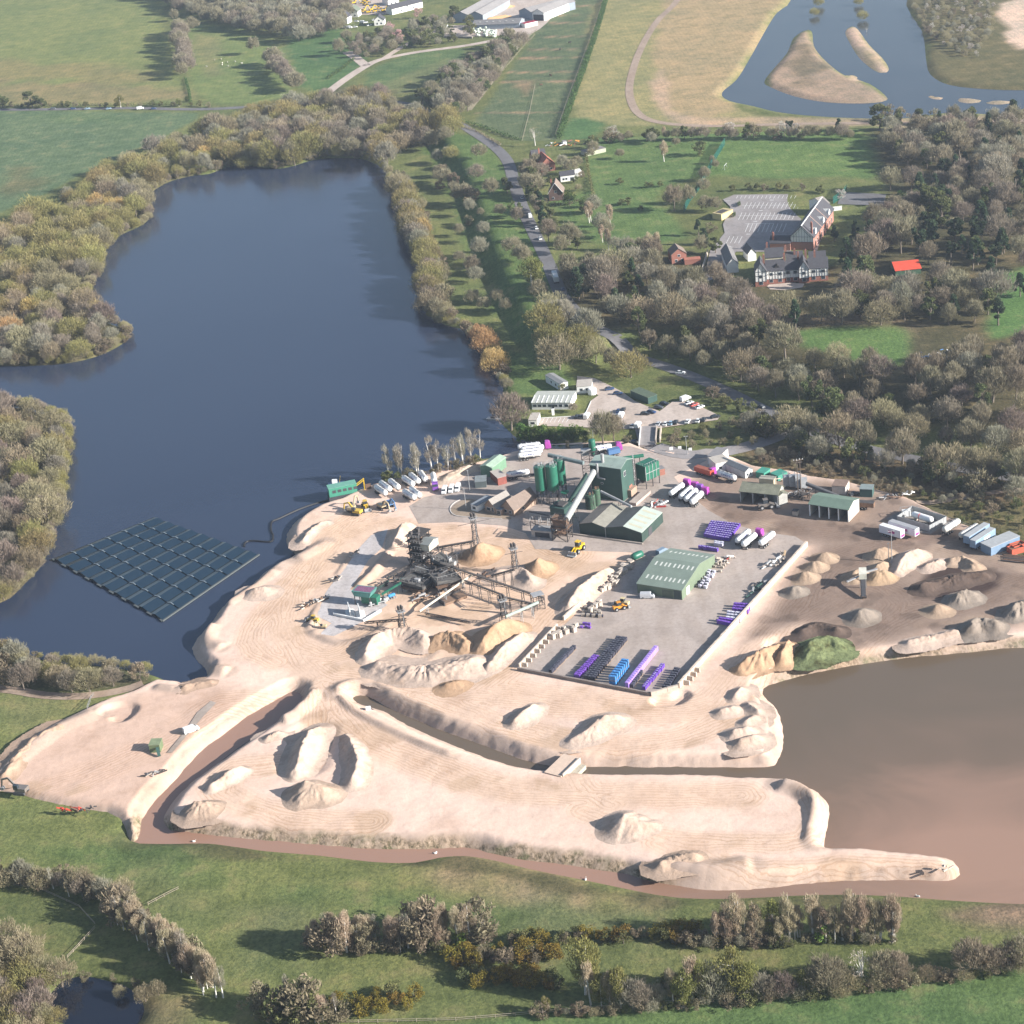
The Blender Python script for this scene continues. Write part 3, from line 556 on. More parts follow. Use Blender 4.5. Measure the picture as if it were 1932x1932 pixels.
def crown_arrays(kind, seed, H):
    _, m, bk, N, (bot, wh), shape, (fl, fw) = K[kind]; g = np.random.default_rng(seed*131+sum(map(ord, kind)))
    Rr = H*wh/2; cz = H*(1+bot)/2; hz = H*(1-bot)/2
    nl = {'cone': 22, 'bare': 30}.get(shape, 18)
    th = g.uniform(0, 2*np.pi, nl); zz = g.uniform(-.85, .95, nl)
    if shape == 'cone': rad = Rr*(1-(zz+1)/2)*.75+.05*Rr
    elif shape == 'flat': rad = Rr*np.sqrt(1-np.abs(zz)*.5)*g.uniform(.3, 1, nl)
    else: rad = Rr*np.sqrt(np.maximum(1-zz**2, .05))*g.uniform(.35, .86, nl)
    L = np.stack([np.cos(th)*rad, np.sin(th)*rad, cz+zz*hz*.84], 1)
    ls = Rr*g.uniform(.20, .40, nl) if shape != 'cone' else Rr*g.uniform(.16, .30, nl)
    if shape == 'bare': ls = Rr*g.uniform(.14, .30, nl)
    if shape == 'oval': ls = np.maximum(Rr*g.uniform(.32, .58, nl), .3)
    k = g.integers(0, nl, N); d = g.normal(size=(N, 3)); d /= np.linalg.norm(d, axis=1)[:, None]
    c = L[k]+d*(ls[k]*g.uniform(.2, 1.0, N)**.45)[:, None]*np.array([1, 1, .8 if shape != 'oval' else 1.3])
    if shape in ('bare', 'broom'):                      # a fan of twigs rising from the fork to an uneven dome
        m = int(N*(.72 if shape == 'broom' else .5)); u = g.normal(size=(m, 3)); u[:, 2] = np.abs(u[:, 2])*.9-.25; u /= np.linalg.norm(u, axis=1)[:, None]
        az = np.arctan2(u[:, 1], u[:, 0]); q1, q2 = g.uniform(0, 6.3, 2); rr = 1+.16*np.sin(az*3+q1)*np.cos(u[:, 2]*4+q2)+.12*np.sin(az*7+q2+u[:, 2]*6)
        c[:m] = u*np.array([Rr, Rr, hz*1.15])*(rr*g.uniform(.25, 1, m)**.5)[:, None]+np.array([0, 0, H*bot+hz*.78])
    c[:, 2] = np.maximum(c[:, 2], H*bot*.5+.1)
    out = c-np.array([0, 0, H*bot*.8]); out /= np.linalg.norm(out, axis=1)[:, None]
    a = out*.9+np.array([0, 0, .4 if shape in ('bare', 'oval', 'broom') else 0])+g.normal(size=(N, 3))*(.3 if shape in ('bare', 'broom', 'oval') and fw < .3 else .55); a /= np.linalg.norm(a, axis=1)[:, None]
    b = np.cross(a, g.normal(size=(N, 3))); b /= np.linalg.norm(b, axis=1)[:, None]
    sc = (H/12)**.5*{'shrub': 2.0, 'olive': 2.1, 'gorse': 2.5, 'fresh': 2.2, 'hedge': 1.9, 'yew': 1.5}.get(kind, 1.0); l = (.74*fl*sc*g.uniform(.6, 1.3, N)/2)[:, None]; w = (.78*fw*sc*g.uniform(.6, 1.3, N)/2)[:, None]
    V = np.stack([c-a*l-b*w*.6, c-a*l*.2+b*w, c+a*l, c-a*l*.1-b*w], 1).reshape(-1, 3)
    return V, np.arange(4*N).reshape(N, 4), L
def trunk_mb(kind, seed, H, L):
    g = random.Random(seed*17+len(kind)); mb = MB(); bot = K[kind][4][0]; shape = K[kind][5]
    r = H*.021 if kind not in ('birch', 'green', 'silver') else H*.0185; hb = H*(max(bot, .2)+.15)
    lean = Vector((g.uniform(-.04, .04)*H, g.uniform(-.04, .04)*H, 0)); top = Vector((0, 0, hb))+lean
    if kind in ('birch', 'silver', 'conifer', 'pine', 'green'):
        tp = Vector((0, 0, H*.9))+lean*2; mb.tube((0, 0, -.4), tuple(lean*.7+Vector((0, 0, H*.5))), r*1.2, r*.75, 6, False); mb.tube(tuple(lean*.7+Vector((0, 0, H*.5))), tuple(tp), r*.75, r*.12, 5, False)
        for q in L[:7]: z = max(q[2]-H*.12, H*.2); mb.tube(tuple(lean*(z/H)+Vector((0, 0, z))), tuple(q), r*.3, r*.07, 4, False)
    else:
        mb.tube((0, 0, -.4), tuple(top), r*1.35, r*.8, 7, False)
        for q in L[:10]: 
            q = Vector(q); mid = top*.45+q*.55+Vector((g.uniform(-.4, .4), g.uniform(-.4, .4), .3)); mb.tube(tuple(top*.9), tuple(mid), r*.55, r*.3, 5, False); mb.tube(tuple(mid), tuple(q*1.02), r*.3, r*.08, 4, False)
    return mb
PROTO = {}
def proto(kind, v):
    if (kind, v) not in PROTO:
        H = 10.0; V, F, L = crown_arrays(kind, v+1, H); nm = K[kind][0]
        me = np_mesh('crown', V, F, K[kind][1], False); cm = me.data; bpy.data.objects.remove(me)
        tr = trunk_mb(kind, v+1, H, L).build('trunk', K[kind][2], smooth=True); tmesh = tr.data; bpy.data.objects.remove(tr)
        PROTO[kind, v] = (cm, tmesh, V, F)
    return PROTO[kind, v]
PLANTS = []                                             # (kind, place, height, width factor, stand)
def plant(kind, u, v, h, stand, wf=1.0):
    if isinstance(kind, (list, tuple)): kind = random.choice(kind)
    p = at(u, v); PLANTS.append((kind, p, h*random.uniform(.85, 1.15), wf*random.uniform(.85, 1.2), stand))
def fill(pts, gap, kinds, h, stand, inset=0):           # scatter over an area, no two closer than gap metres
    if not isinstance(pts, np.ndarray): pl = poly(pts, 3.0)
    else: pl = pts
    lo, hi = pl.min(0), pl.max(0); got = []; g = random.Random(len(PLANTS)+5)
    tries = int((hi[0]-lo[0])*(hi[1]-lo[1])/gap**2*7)
    X = np.array([g.uniform(lo[0], hi[0]) for _ in range(tries)]); Y = np.array([g.uniform(lo[1], hi[1]) for _ in range(tries)])
    ok = sdf(pl, X, Y) > inset; cell = {}
    for x, y in zip(X[ok], Y[ok]):
        ci = (int(x//gap), int(y//gap))
        if any((x-a)**2+(y-b)**2 < gap*gap for i in (-1, 0, 1) for j in (-1, 0, 1) for a, b in cell.get((ci[0]+i, ci[1]+j), ())): continue
        z = top_z(x, y)
        if z < .15: continue
        cell.setdefault(ci, []).append((x, y)); hh = g.uniform(*h) if isinstance(h, tuple) else h
        PLANTS.append((g.choice(kinds), Vector((x, y, z)), hh*g.uniform(.85, 1.2), g.uniform(.8, 1.25), stand))
def row(pts, gap, kinds, h, stand, jit=1.5):            # along a line, gap in metres
    c = np.array([at(u, v)[:2] for u, v in pts]); L = np.r_[0, np.cumsum(np.linalg.norm(np.diff(c, axis=0), axis=1))]
    for s in np.arange(gap*.3, L[-1], gap):
        s += random.uniform(-.25, .25)*gap; x = np.interp(s, L, c[:, 0])+random.uniform(-jit, jit); y = np.interp(s, L, c[:, 1])+random.uniform(-jit, jit)
        z = top_z(x, y)
        if z > .1: PLANTS.append((random.choice(kinds), Vector((x, y, z)), random.uniform(*h), random.uniform(.9, 1.12), stand))
# ---------------------------------------------------------------- planting
S = 'in the shore belt west of the blue lake'
for u, v, h in ((185,402,14),(208,412,13),(228,405,11),(385,306,13),(62,600,14),(95,604,12),(20,632,11),(250,398,9)): plant('orange', u, v, h, 'on the west shore of the blue lake')
fill([(-40,470),(120,385),(200,328),(290,283),(360,262),(420,262),(500,285),(590,285),(590,300),(530,316),(450,313),(395,326),(340,338),(300,348),(268,374),(280,403),(262,425),(213,447),(188,484),(180,520),(158,556),(100,580),(-40,590)], 9.6, ['willow','sallow','grey','willow','sallow','willow'], (9,15), S)
fill([(-60,590),(100,580),(160,560),(203,612),(236,628),(233,644),(188,667),(128,682),(60,687),(-60,688)], 9.0, ['willow','sallow','grey','mauve','sallow','mauve'], (8,13), 'on the wooded point of the west shore')
fill([(-80,775),(0,768),(92,790),(120,808),(122,850),(112,900),(100,985),(86,1030),(78,1060),(38,1106),(0,1134),(-80,1150)], 8.8, ['mauve','mauve','sallow','willow','grey','sallow'], (8.5,13), 'in the wood beside the solar array')
fill([(-40,1235),(100,1254),(200,1264),(272,1279),(255,1292),(150,1303),(60,1300),(-40,1294)], 5.4, ['sallow','willow','mauve','grey','shrub'], (5.5,9), 'in the thicket south of the solar array')
fill([(395,268),(480,222),(560,205),(640,192),(720,198),(800,232),(862,262),(850,285),(790,278),(745,290),(728,318),(680,298),(600,298),(530,316),(470,316),(440,308)], 10, ['bare','grey','willow','sallow','willow','mauve'], (11,17), 'on the north shore of the blue lake')
for u, v, h in ((462,318,8),(570,300,10),(520,306,10),(640,298,9)): plant('willow', u, v, h, 'on the north shore of the blue lake', 1.1)
row([(742,345),(768,398),(780,452),(803,500),(812,545),(815,606),(845,612)], 5.0, ['willow','sallow','grey','willow','mauve'], (10,15), 'along the east shore of the blue lake', 2.5)
row([(758,345),(785,398),(798,452),(820,505),(828,560),(832,600),(858,615)], 6.5, ['sallow','grey','bare','shrub'], (6,11), 'along the east shore of the blue lake', 3)
row([(880,625),(905,645),(925,690),(948,725),(950,745)], 6, ['sallow','shrub','bare'], (5,9), 'beside the lake north of the prefab office', 2)
row([(880,245),(925,268),(952,300),(962,345),(975,392),(992,432)], 10, ['bare','mauve','grey','ivy'], (8,13), 'along the bank side of the main road', 3)
row([(990,345),(1005,390),(1028,440),(1050,495),(1085,555)], 8, ['bare','grey','ivy','conifer','mauve'], (9,14), 'along the park side of the main road', 3)
row([(830,300),(860,380),(905,470),(925,540)], 14, ['bare','grey','shrub'], (5,12), 'on the grassy bank between lake and road', 8)
row([(1130,280),(1250,275),(1340,300),(1320,380)], 22, ['grey','bare','olive'], (5,9), 'on the lawn north of the manor', 6)
row([(1110,400),(1130,450),(1160,490),(1250,495)], 11, ['bare','grey','birch'], (8,13), 'on the lawn north of the manor', 5)
for u, v, h in ((787,422,11),(797,450,11),(802,478,10)): plant('orange', u, v, h, 'along the east shore of the blue lake')
for u, v, h in ((918,668,15),(935,706,13),(905,650,10)): plant('orange', u, v, h, 'beside the lake north of the prefab office', .9)
def shore(pts, gap, kinds, h, stand):
    c = np.array([P(u, v, 0)[:2] for u, v in pts]); c = catmull(c, 3, False); L = np.r_[0, np.cumsum(np.linalg.norm(np.diff(c, axis=0), axis=1))]
    for d_ in np.arange(1, L[-1], gap):
        d_ += random.uniform(-.4, .4)*gap; x, y = np.interp(d_, L, c[:, 0])+random.uniform(-1, 1), np.interp(d_, L, c[:, 1])+random.uniform(-.5, 1.2)
        PLANTS.append((random.choice(kinds), Vector((x, y, max(.05, min(top_z(x, y), 1.2)))), random.uniform(*h), random.uniform(.8, 1.2), stand))
shore([(0,690),(60,690),(130,685),(190,670),(236,645),(240,625),(200,608),(168,585),(165,550),(185,520),(192,485),(220,448),(268,425),(283,405),(272,378),(310,347),(360,332),(395,328)], 3.6, ['sallow','willow','shrub','mauve'], (3.5,7), 'at the water edge of the west shore')
shore([(395,328),(445,312),(530,318),(600,300),(680,300),(725,320),(745,355),(760,400),(772,455),(797,500),(805,545),(808,590),(838,612),(880,625),(915,660),(940,690),(950,735)], 3.8, ['sallow','willow','shrub','grey'], (3.5,7), 'at the water edge of the north and east shores')
shore([(0,1138),(40,1108),(82,1062),(90,1030),(105,985),(116,900),(127,850),(124,805),(95,785),(0,765)], 3.4, ['sallow','willow','mauve'], (4,7.5), 'at the water edge beside the solar array')
shore([(0,1228),(100,1250),(200,1258),(280,1272)], 3.2, ['sallow','shrub','willow'], (2.5,4.5), 'at the water edge south of the solar array')
S = 'on the grassy bank between lake and road'
for k, u, v, h in (('bare',868,385,14),('bare',842,352,11),('bare',928,372,12),('mauve',900,340,10),('bare',944,410,8),('bare',968,482,12),('bare',985,495,11),('green',1006,548,15),('bare',1018,568,11),('bare',868,496,7),('bare',893,574,8),('bare',938,572,9),('bare',914,588,7),('bare',955,590,8),('willow',852,300,10),('bare',905,300,9),('bare',830,335,9)): plant(k, u, v, h, S, 1.1 if k != 'green' else 1.4)
S = 'beside the main road'
for k, u, v, h in (('bare',1000,352,14),('bare',978,330,11),('bare',1012,372,12),('mauve',1020,405,10),('ivy',1048,440,9),('bare',1075,462,12),('bare',1060,480,10),('ivy',1090,470,8),('bare',1052,510,10),('bare',1080,540,12),('bare',1068,560,13),('bare',1100,560,12),('ivy',1040,425,9),('bare',990,500,10),('bare',1035,610,11)): plant(k, u, v, h, S)
S = 'around the red roofed house'
for k, u, v, h in (('bare',1012,318,11),('bare',1000,345,13),('mauve',1022,338,9),('grey',1062,322,10),('bare',1078,330,11),('bare',1090,318,9),('olive',1060,340,4),('olive',1085,345,4),('shrub',1098,335,4),('ivy',1040,350,6),('bare',1115,300,7),('sallow',1092,360,5),('shrub',1030,385,3),('olive',1100,400,4),('bare',1120,292,8)): plant(k, u, v, h, S)
S = 'on the lawn north of the manor'
for k, u, v, h in (('birch',1253,305,12),('birch',1152,428,12),('bare',1272,398,14),('bare',1300,385,12),('birch',1225,485,14),('birch',1240,478,12),('bare',1210,480,11),('bare',1085,462,11),('bare',1170,300,6),('snag',1010,275,14),('birch',1190,487,12),('bare',1330,400,11),('bare',1120,402,6)): plant(k, u, v, h, S)
for u, v in ((1170,348),(1225,354),(1246,352),(1172,388),(1210,398),(1185,386)): plant('olive', u, v, 4, S)
row([(1150,268),(1240,266),(1330,264),(1420,262),(1520,262),(1625,264)], 6.5, ['bare','shrub','ivy','mauve','bare'], (6,10), 'in the hedge line behind the playing field', 2)
for k, u, v, h in (('blossom',1156,262,9),('blossom',1378,258,8),('blossom',1480,258,9),('blossom',1502,258,8),('green',1410,260,10),('conifer',1583,254,9),('birch',1254,262,9),('pine',1490,256,9)): plant(k, u, v, h, 'in the hedge line behind the playing field')
row([(1375,362),(1440,358),(1500,360),(1570,366)], 5, ['shrub','shrub','olive','gorse'], (3,4.5), 'in the shrub bed behind the car park with white bays', 2)
for k, u, v, h in (('blossom',1392,366,5),('blossom',1585,378,8),('bare',1350,400,8),('shrub',1340,440,6)): plant(k, u, v, h, 'beside the car park with white bays')
for k, u, v, h in (('conifer',1330,462,11),('ivy',1350,478,9),('conifer',1318,445,9),('bare',1325,478,9)): plant(k, u, v, h, 'west of the car park with white bays')
S = 'in the park wood east of the long hall'
for k, u, v, h in (('conifer',1735,378,14),('conifer',1765,368,13),('conifer',1598,505,15),('conifer',1625,520,12),('conifer',1575,455,9),('pine',1752,460,15),('conifer',1845,500,16),('conifer',1815,480,13),('conifer',1890,480,14),('conifer',1870,530,12),('pine',1780,395,13),('yew',1700,385,8),('pine',1648,480,9),('conifer',1730,400,10),('bare',1700,478,16),('bare',1640,500,15),('bare',1680,360,13),('mauve',1720,355,12),('conifer',1760,585,10),('conifer',1925,560,12)): plant(k, u, v, h, S)
fill([(1655,262),(1800,248),(1932,245),(2080,262),(2080,340),(2000,420),(1900,420),(1790,350),(1700,330),(1665,300)], 9.6, ['bare','mauve','grey','bare','ivy','conifer'], (10,16), 'in the wood beyond the playing field')
fill([(1780,350),(1900,420),(2000,420),(2080,340),(2080,560),(1925,530),(1840,545),(1760,520),(1700,500),(1590,480),(1640,460),(1700,420),(1740,400)], 10.5, ['bare','bare','ivy','conifer','mauve','pine'], (9,16), S)
fill([(1060,575),(1110,530),(1180,512),(1300,520),(1330,552),(1420,566),(1560,566),(1680,540),(1760,560),(1880,590),(1885,640),(1750,632),(1520,636),(1500,655),(1400,640),(1290,620),(1180,610)], 9.2, ['bare','grey','bare','mauve','ivy','sallow','conifer'], (9,16), 'in the wood in front of the manor')
fill([(1130,605),(1180,612),(1290,625),(1400,645),(1498,660),(1515,700),(1640,722),(1720,730),(1850,700),(2080,700),(2080,890),(1932,872),(1850,850),(1700,825),(1560,790),(1440,745),(1320,692),(1210,655)], 9.2, ['bare','grey','bare','ivy','sallow','bare','mauve'], (9,15), 'in the wood above the main road')
fill([(1035,610),(1100,655),(1200,700),(1262,735),(1235,748),(1150,712),(1060,700),(1020,660)], 8.2, ['bare','willow','sallow','grey'], (11,16), 'in the belt between road and car park')
row([(1505,822),(1570,840),(1650,862),(1740,880),(1830,905),(1932,925),(2050,950)], 6.0, ['bare','grey','sallow','bare'], (10,16), 'in the roadside row above the scrub slope', 4)
row([(1425,818),(1500,845),(1600,868),(1720,895),(1850,925),(1932,940)], 4.5, ['ivy','grey','shrub','olive'], (5,11), 'at the foot of the roadside row', 4)
fill([(1400,862),(1500,850),(1700,890),(1932,948),(2080,975),(2080,990),(1850,962),(1700,932),(1550,892),(1440,876)], 4.0, ['shrub','shrub','olive','shrub','grey'], (1.8,5), 'on the scrub slope above the open sheds')
fill([(1770,968),(1932,975),(2100,1000),(2100,1070),(1932,1044),(1860,1002)], 4.2, ['shrub','olive','olive'], (1.4,3.0), 'on the rough bank above the trailers')
fill([(1245,822),(1340,800),(1440,785),(1490,805),(1440,832),(1380,845),(1265,838)], 5.4, ['shrub','shrub','olive','shrub'], (2.5,5), 'on the bank beside the site entrance')
fill([(1320,735),(1420,775),(1480,795),(1440,788),(1360,760)], 5.5, ['shrub','olive','shrub'], (4,6), 'in the hedge between road and gravel car park')
row([(710,908),(760,902),(810,893),(860,882),(908,868)], 3.4, ['silver'], (12,17), 'in the birch stand on the near lake shore', 1.5)
row([(706,912),(780,902),(850,888),(912,874)], 2.6, ['shrub','shrub','shrub','olive'], (2.5,5), 'under the birch stand on the near lake shore', 1.8)
for i in range(8): plant('hedge', 983+i*15.6, 833-i*.4, 7, 'in the laurel row below the prefab office')
for k, u, v, h in (('mauve',965,812,19),('bare',1138,836,14),('bare',1158,832,12),('mauve',1082,778,5),('shrub',1185,834,4),('yew',1105,835,4.5),('shrub',1070,842,3),('yew',960,742,3),('olive',1060,738,4),('bare',958,738,6)): plant(k, u, v, h, 'around the prefab office', .95)
fill([(1225,720),(1290,750),(1320,758),(1270,760),(1225,742)], 6, ['bare','ivy','bare'], (11,15), 'in the belt between road and car park')
# south meadow
row([(-20,1664),(60,1674),(130,1684),(200,1696),(268,1708)], 2.7, ['birch','sallow','grey','mauve','shrub','silver'], (4.8,8.0), 'in the thicket across the south meadow', 2.2)
row([(-20,1648),(90,1662),(200,1686)], 3, ['shrub','bare','grey'], (3.6,6.4), 'in the thicket across the south meadow', 2)
row([(218,1735),(262,1762),(318,1808),(370,1850),(412,1885)], 1.7, ['birch','birch','silver','birch'], (7.2,12.0), 'in the slanting birch belt of the south meadow', 2.0)
row([(232,1728),(290,1768),(350,1820),(405,1870)], 1.9, ['birch','birch','shrub','silver','shrub'], (4.0,10.4), 'in the slanting birch belt of the south meadow', 2.0)
fill([(572,1778),(640,1795),(720,1790),(830,1784),(925,1770),(900,1756),(700,1766),(600,1758)], 2.3, ['birch','birch','silver','birch','shrub'], (6.4,12.8), 'in the birch clump south of the channel')
row([(575,1785),(700,1797),(830,1789),(935,1775)], 2.2, ['shrub','olive','shrub','shrub','fresh'], (2.5,5), 'along the foot of the birch clump', 1.5)
fill([(468,1908),(520,1918),(600,1924),(645,1922),(632,1902),(530,1886)], 2.1, ['birch','birch','silver','shrub','olive'], (4.8,10.4), 'in the small birch clump beside the gorse')
S = 'in the gorse patches of the south meadow'
fill([(615,1895),(650,1880),(720,1870),(785,1876),(790,1892),(740,1908),(660,1912)], 3.0, ['gorse','gorse','gorse','olive'], (2.8,4.6), S)
fill([(838,1806),(900,1795),(1000,1790),(1055,1795),(1050,1806),(950,1814),(860,1818)], 2.3, ['gorse','gorse','gorse','shrub'], (2.8,4.6), S)
fill([(860,1842),(930,1832),(1010,1828),(1060,1842),(1058,1860),(960,1850),(880,1850)], 2.3, ['gorse','gorse','olive'], (2.8,4.6), S)
row([(958,1774),(1040,1776),(1130,1778),(1240,1770),(1330,1760)], 2.4, ['gorse','gorse','shrub','olive'], (2.8,4.6), S, 1.5)
fill([(1255,1850),(1330,1840),(1345,1862),(1280,1880)], 2.5, ['gorse','olive','shrub'], (3,4.5), S); fill([(1400,1832),(1440,1828),(1470,1845),(1420,1858)], 2.5, ['gorse','olive'], (2.8,4.6), S)
S = 'in the tree line along the mown south field'
for k, u, v, h in (('green',1105,1876,15),('green',1135,1898,11),('birch',1115,1896,13),('green',1172,1902,12),('green',1290,1900,12),('green',1325,1890,13),('green',1385,1884,14),('green',1410,1886,12),('birch',1270,1896,10),('grey',1345,1888,10),('grey',1430,1884,9),('mauve',1455,1886,8),('birch',1150,1898,10),('grey',1190,1902,9),('grey',1240,1900,8),('birch',1308,1892,14),('mauve',1210,1904,8),('green',1030,1912,6),('mauve',1480,1884,9),('green',1515,1880,8),('bare',1560,1876,12),('bare',1545,1872,10),('snag',1628,1862,10),('bare',1665,1858,10),('bare',1690,1856,9),('sallow',1600,1872,7),('bare',1832,1838,9),('bare',1855,1836,8),('mauve',1895,1834,9),('bare',1925,1828,9),('bare',1870,1838,8)): plant(k, u, v, h, S)
row([(1010,1918),(1200,1912),(1350,1900),(1480,1890),(1620,1876),(1780,1852),(1932,1832)], 2.3, ['shrub','shrub','sallow','olive','grey'], (2,5), 'along the fence of the mown south field', 1.0)
S = 'in the birch row south of the brown lake'
for k, u, v, h in (('birch',1388,1776,13),('birch',1425,1774,12),('green',1462,1772,12),('birch',1490,1774,14),('birch',1500,1772,13),('birch',1535,1772,14),('birch',1545,1770,12),('birch',1608,1774,15),('birch',1628,1776,14),('birch',1650,1774,14),('birch',1662,1772,13),('birch',1684,1776,13),('fresh',1555,1774,6),('birch',1365,1778,9),('birch',1407,1776,10),('birch',1590,1774,11)): plant(k, u, v, h, S)
row([(1280,1782),(1400,1785),(1500,1781),(1600,1777),(1695,1777)], 1.9, ['shrub','shrub','olive','grey'], (2.0,4.4), 'along the foot of the birch row', 1.5)
fill([(1240,1770),(1330,1752),(1440,1745),(1500,1750),(1440,1766),(1320,1776)], 4, ['gorse','shrub','olive'], (2.8,4.6), 'in the gorse patches of the south meadow')
row([(1350,1778),(1420,1776),(1500,1772),(1600,1772),(1690,1775)], 2.0, ['birch','birch','silver','birch'], (7.2,12.8), 'in the birch row south of the brown lake', 1.5)
S = 'around the dark pool'
fill([(-40,1790),(50,1805),(90,1850),(85,1890),(95,1925),(60,1960),(-40,1990)], 3.8, ['willow','sallow','willow','mauve'], (6,9), S)
for k, u, v, h in (('sallow',15,1790,9),('mauve',45,1800,8),('sallow',118,1862,8),('shrub',160,1850,3),('willow',105,1935,6),('sallow',275,1890,6),('sallow',300,1878,4.5),('sallow',228,1882,4),('shrub',255,1862,3),('shrub',215,1850,2.5)): plant(k, u, v, h, S)
# far side
row([(345,62),(342,92),(352,120),(350,150)], 11, ['bare','mauve'], (13,17), 'between the far fields', 3)
fill([(275,-20),(330,22),(400,45),(480,62),(560,80),(640,66),(660,20),(600,-60),(300,-60)], 10, ['bare','mauve','grey','bare'], (11,17), 'in the far wood by the village')
fill([(505,108),(530,125),(556,160),(562,172),(548,172),(510,135)], 7, ['bare','mauve'], (11,14), 'between the far fields')
for k, u, v, h in (('bare',480,102,14),('bare',642,105,15),('bare',655,80,12),('yew',355,192,5),('bare',365,60,14),('bare',330,40,12)): plant(k, u, v, h, 'between the far fields')
fill([(650,98),(700,112),(760,90),(840,84),(905,60),(880,28),(820,40),(760,62),(680,75)], 9, ['bare','mauve','ivy','grey','olive'], (6,12), 'in the village gardens')
for k, u, v, h in (('pink',752,80,11),('pink',735,62,9),('hedge',775,88,6),('ivy',820,52,9),('pink',790,34,8)): plant(k, u, v, h, 'in the village gardens', 1.2)
fill([(785,205),(860,222),(905,196),(950,130),(985,88),(965,78),(905,112),(845,152),(800,185)], 7, ['bare','grey','mauve','ivy'], (9,15), 'in the belt beside the paddock track')
row([(-20,202),(80,202),(180,203),(270,201),(350,200),(400,203)], 9, ['shrub','olive','shrub'], (3,5), 'in the roadside hedge between the far fields', 1)
for k, u, v, h in (('ivy',62,203,13),('ivy',5,203,11),('green',228,203,9),('green',338,201,7),('ivy',80,204,8)): plant(k, u, v, h, 'in the roadside hedge between the far fields', 1.3)
fill([(1720,10),(1800,-10),(1880,5),(1870,60),(1845,105),(1800,100),(1750,60)], 6.5, ['sallow','grey','shrub','blossom'], (3,6), 'on the scrubby hill beside the ponds')
for k, u, v, h in (('willow',1537,30,7),('willow',1628,38,8),('willow',1545,12,8),('willow',1620,10,7),('snag',1635,60,4)): 
    q = P(u, v, 0); PLANTS.append((k, Vector((q[0], q[1], -.3)), h, 1, 'standing in the far pond'))
row([(1660,225),(1720,232),(1800,238),(1932,245)], 12, ['bare','mauve','shrub'], (6,10), 'in the wood beyond the playing field', 3)
# ---------------------------------------------------------------- every plant an object with trunk and crown; past 290 of a kind the smallest in view become one mass
LOOK = {'bare':'bare grey brown tree','mauve':'bare mauve brown tree','grey':'bare pale grey tree','silver':'slim white trunked birch','willow':'yellow olive budding willow','sallow':'pale grey olive willow','orange':'orange twigged willow','green':'yellow green leafing tree','ivy':'dark ivy clad tree','birch':'white trunked birch','conifer':'dark conifer','pine':'dark flat crowned pine','yew':'dark evergreen bush','hedge':'clipped green laurel bush','shrub':'bare brown shrub','olive':'dull green shrub','gorse':'yellow flowering gorse bush','fresh':'fresh green shrub','blossom':'pale blossoming tree','pink':'pink blossoming tree','snag':'pale dead tree'}
ORD = ['leftmost','second-from-left','third-from-left','fourth-from-left','fifth-from-left','sixth-from-left','seventh-from-left','eighth-from-left','ninth-from-left','tenth-from-left','eleventh-from-left','twelfth-from-left']
def seen(p, h):
    q = Vector(p)-Vector((0, 0, CAM_H)); d = q.y*CP-q.z*SP; x = q.x/d; y = -(q.z*CP+q.y*SP)/d
    return HALF+FOC*(x*CR+y*SR), HALF+FOC*(y*CR-x*SR), h*FOC/d
def in_frame(p, h, r):
    u, v, s = seen(p, h); m = s*r/h if h else 0
    return -m < u < 1932+m and -5 < v and v-s*1.05 < 1932
CLEAR = [poly(q, 8) for q in ([(1330,530),(1370,455),(1350,430),(1370,358),(1520,356),(1560,372),(1585,400),(1560,470),(1600,540),(1590,600),(1420,600),(1390,556)],[(1255,545),(1330,545),(1330,480),(1255,480)],[(1678,575),(1752,572),(1748,500),(1678,500)],[(1030,388),(1065,388),(1065,372),(1030,372)])]+[poly(q, 2) for q in ([(995,770),(1100,690),(1180,720),(1330,745),(1370,785),(1240,812),(1215,860),(1130,815),(995,815)],[(900,72),(1062,0),(1062,-40),(880,-40),(850,75)])]
ROADC = [np.array([at(u, v)[:2] for u, v in MAIN_ROAD])]
def blocked(k, p, h):
    if p.z < -.1: return False
    if any(sdf(c, np.array([p.x]), np.array([p.y]))[0] > 0 for c in CLEAR) and k not in ('yew', 'hedge', 'olive', 'shrub'): return True
    return line_dist(ROADC[0], np.array([p.x]), np.array([p.y]))[0][0] < 5.0
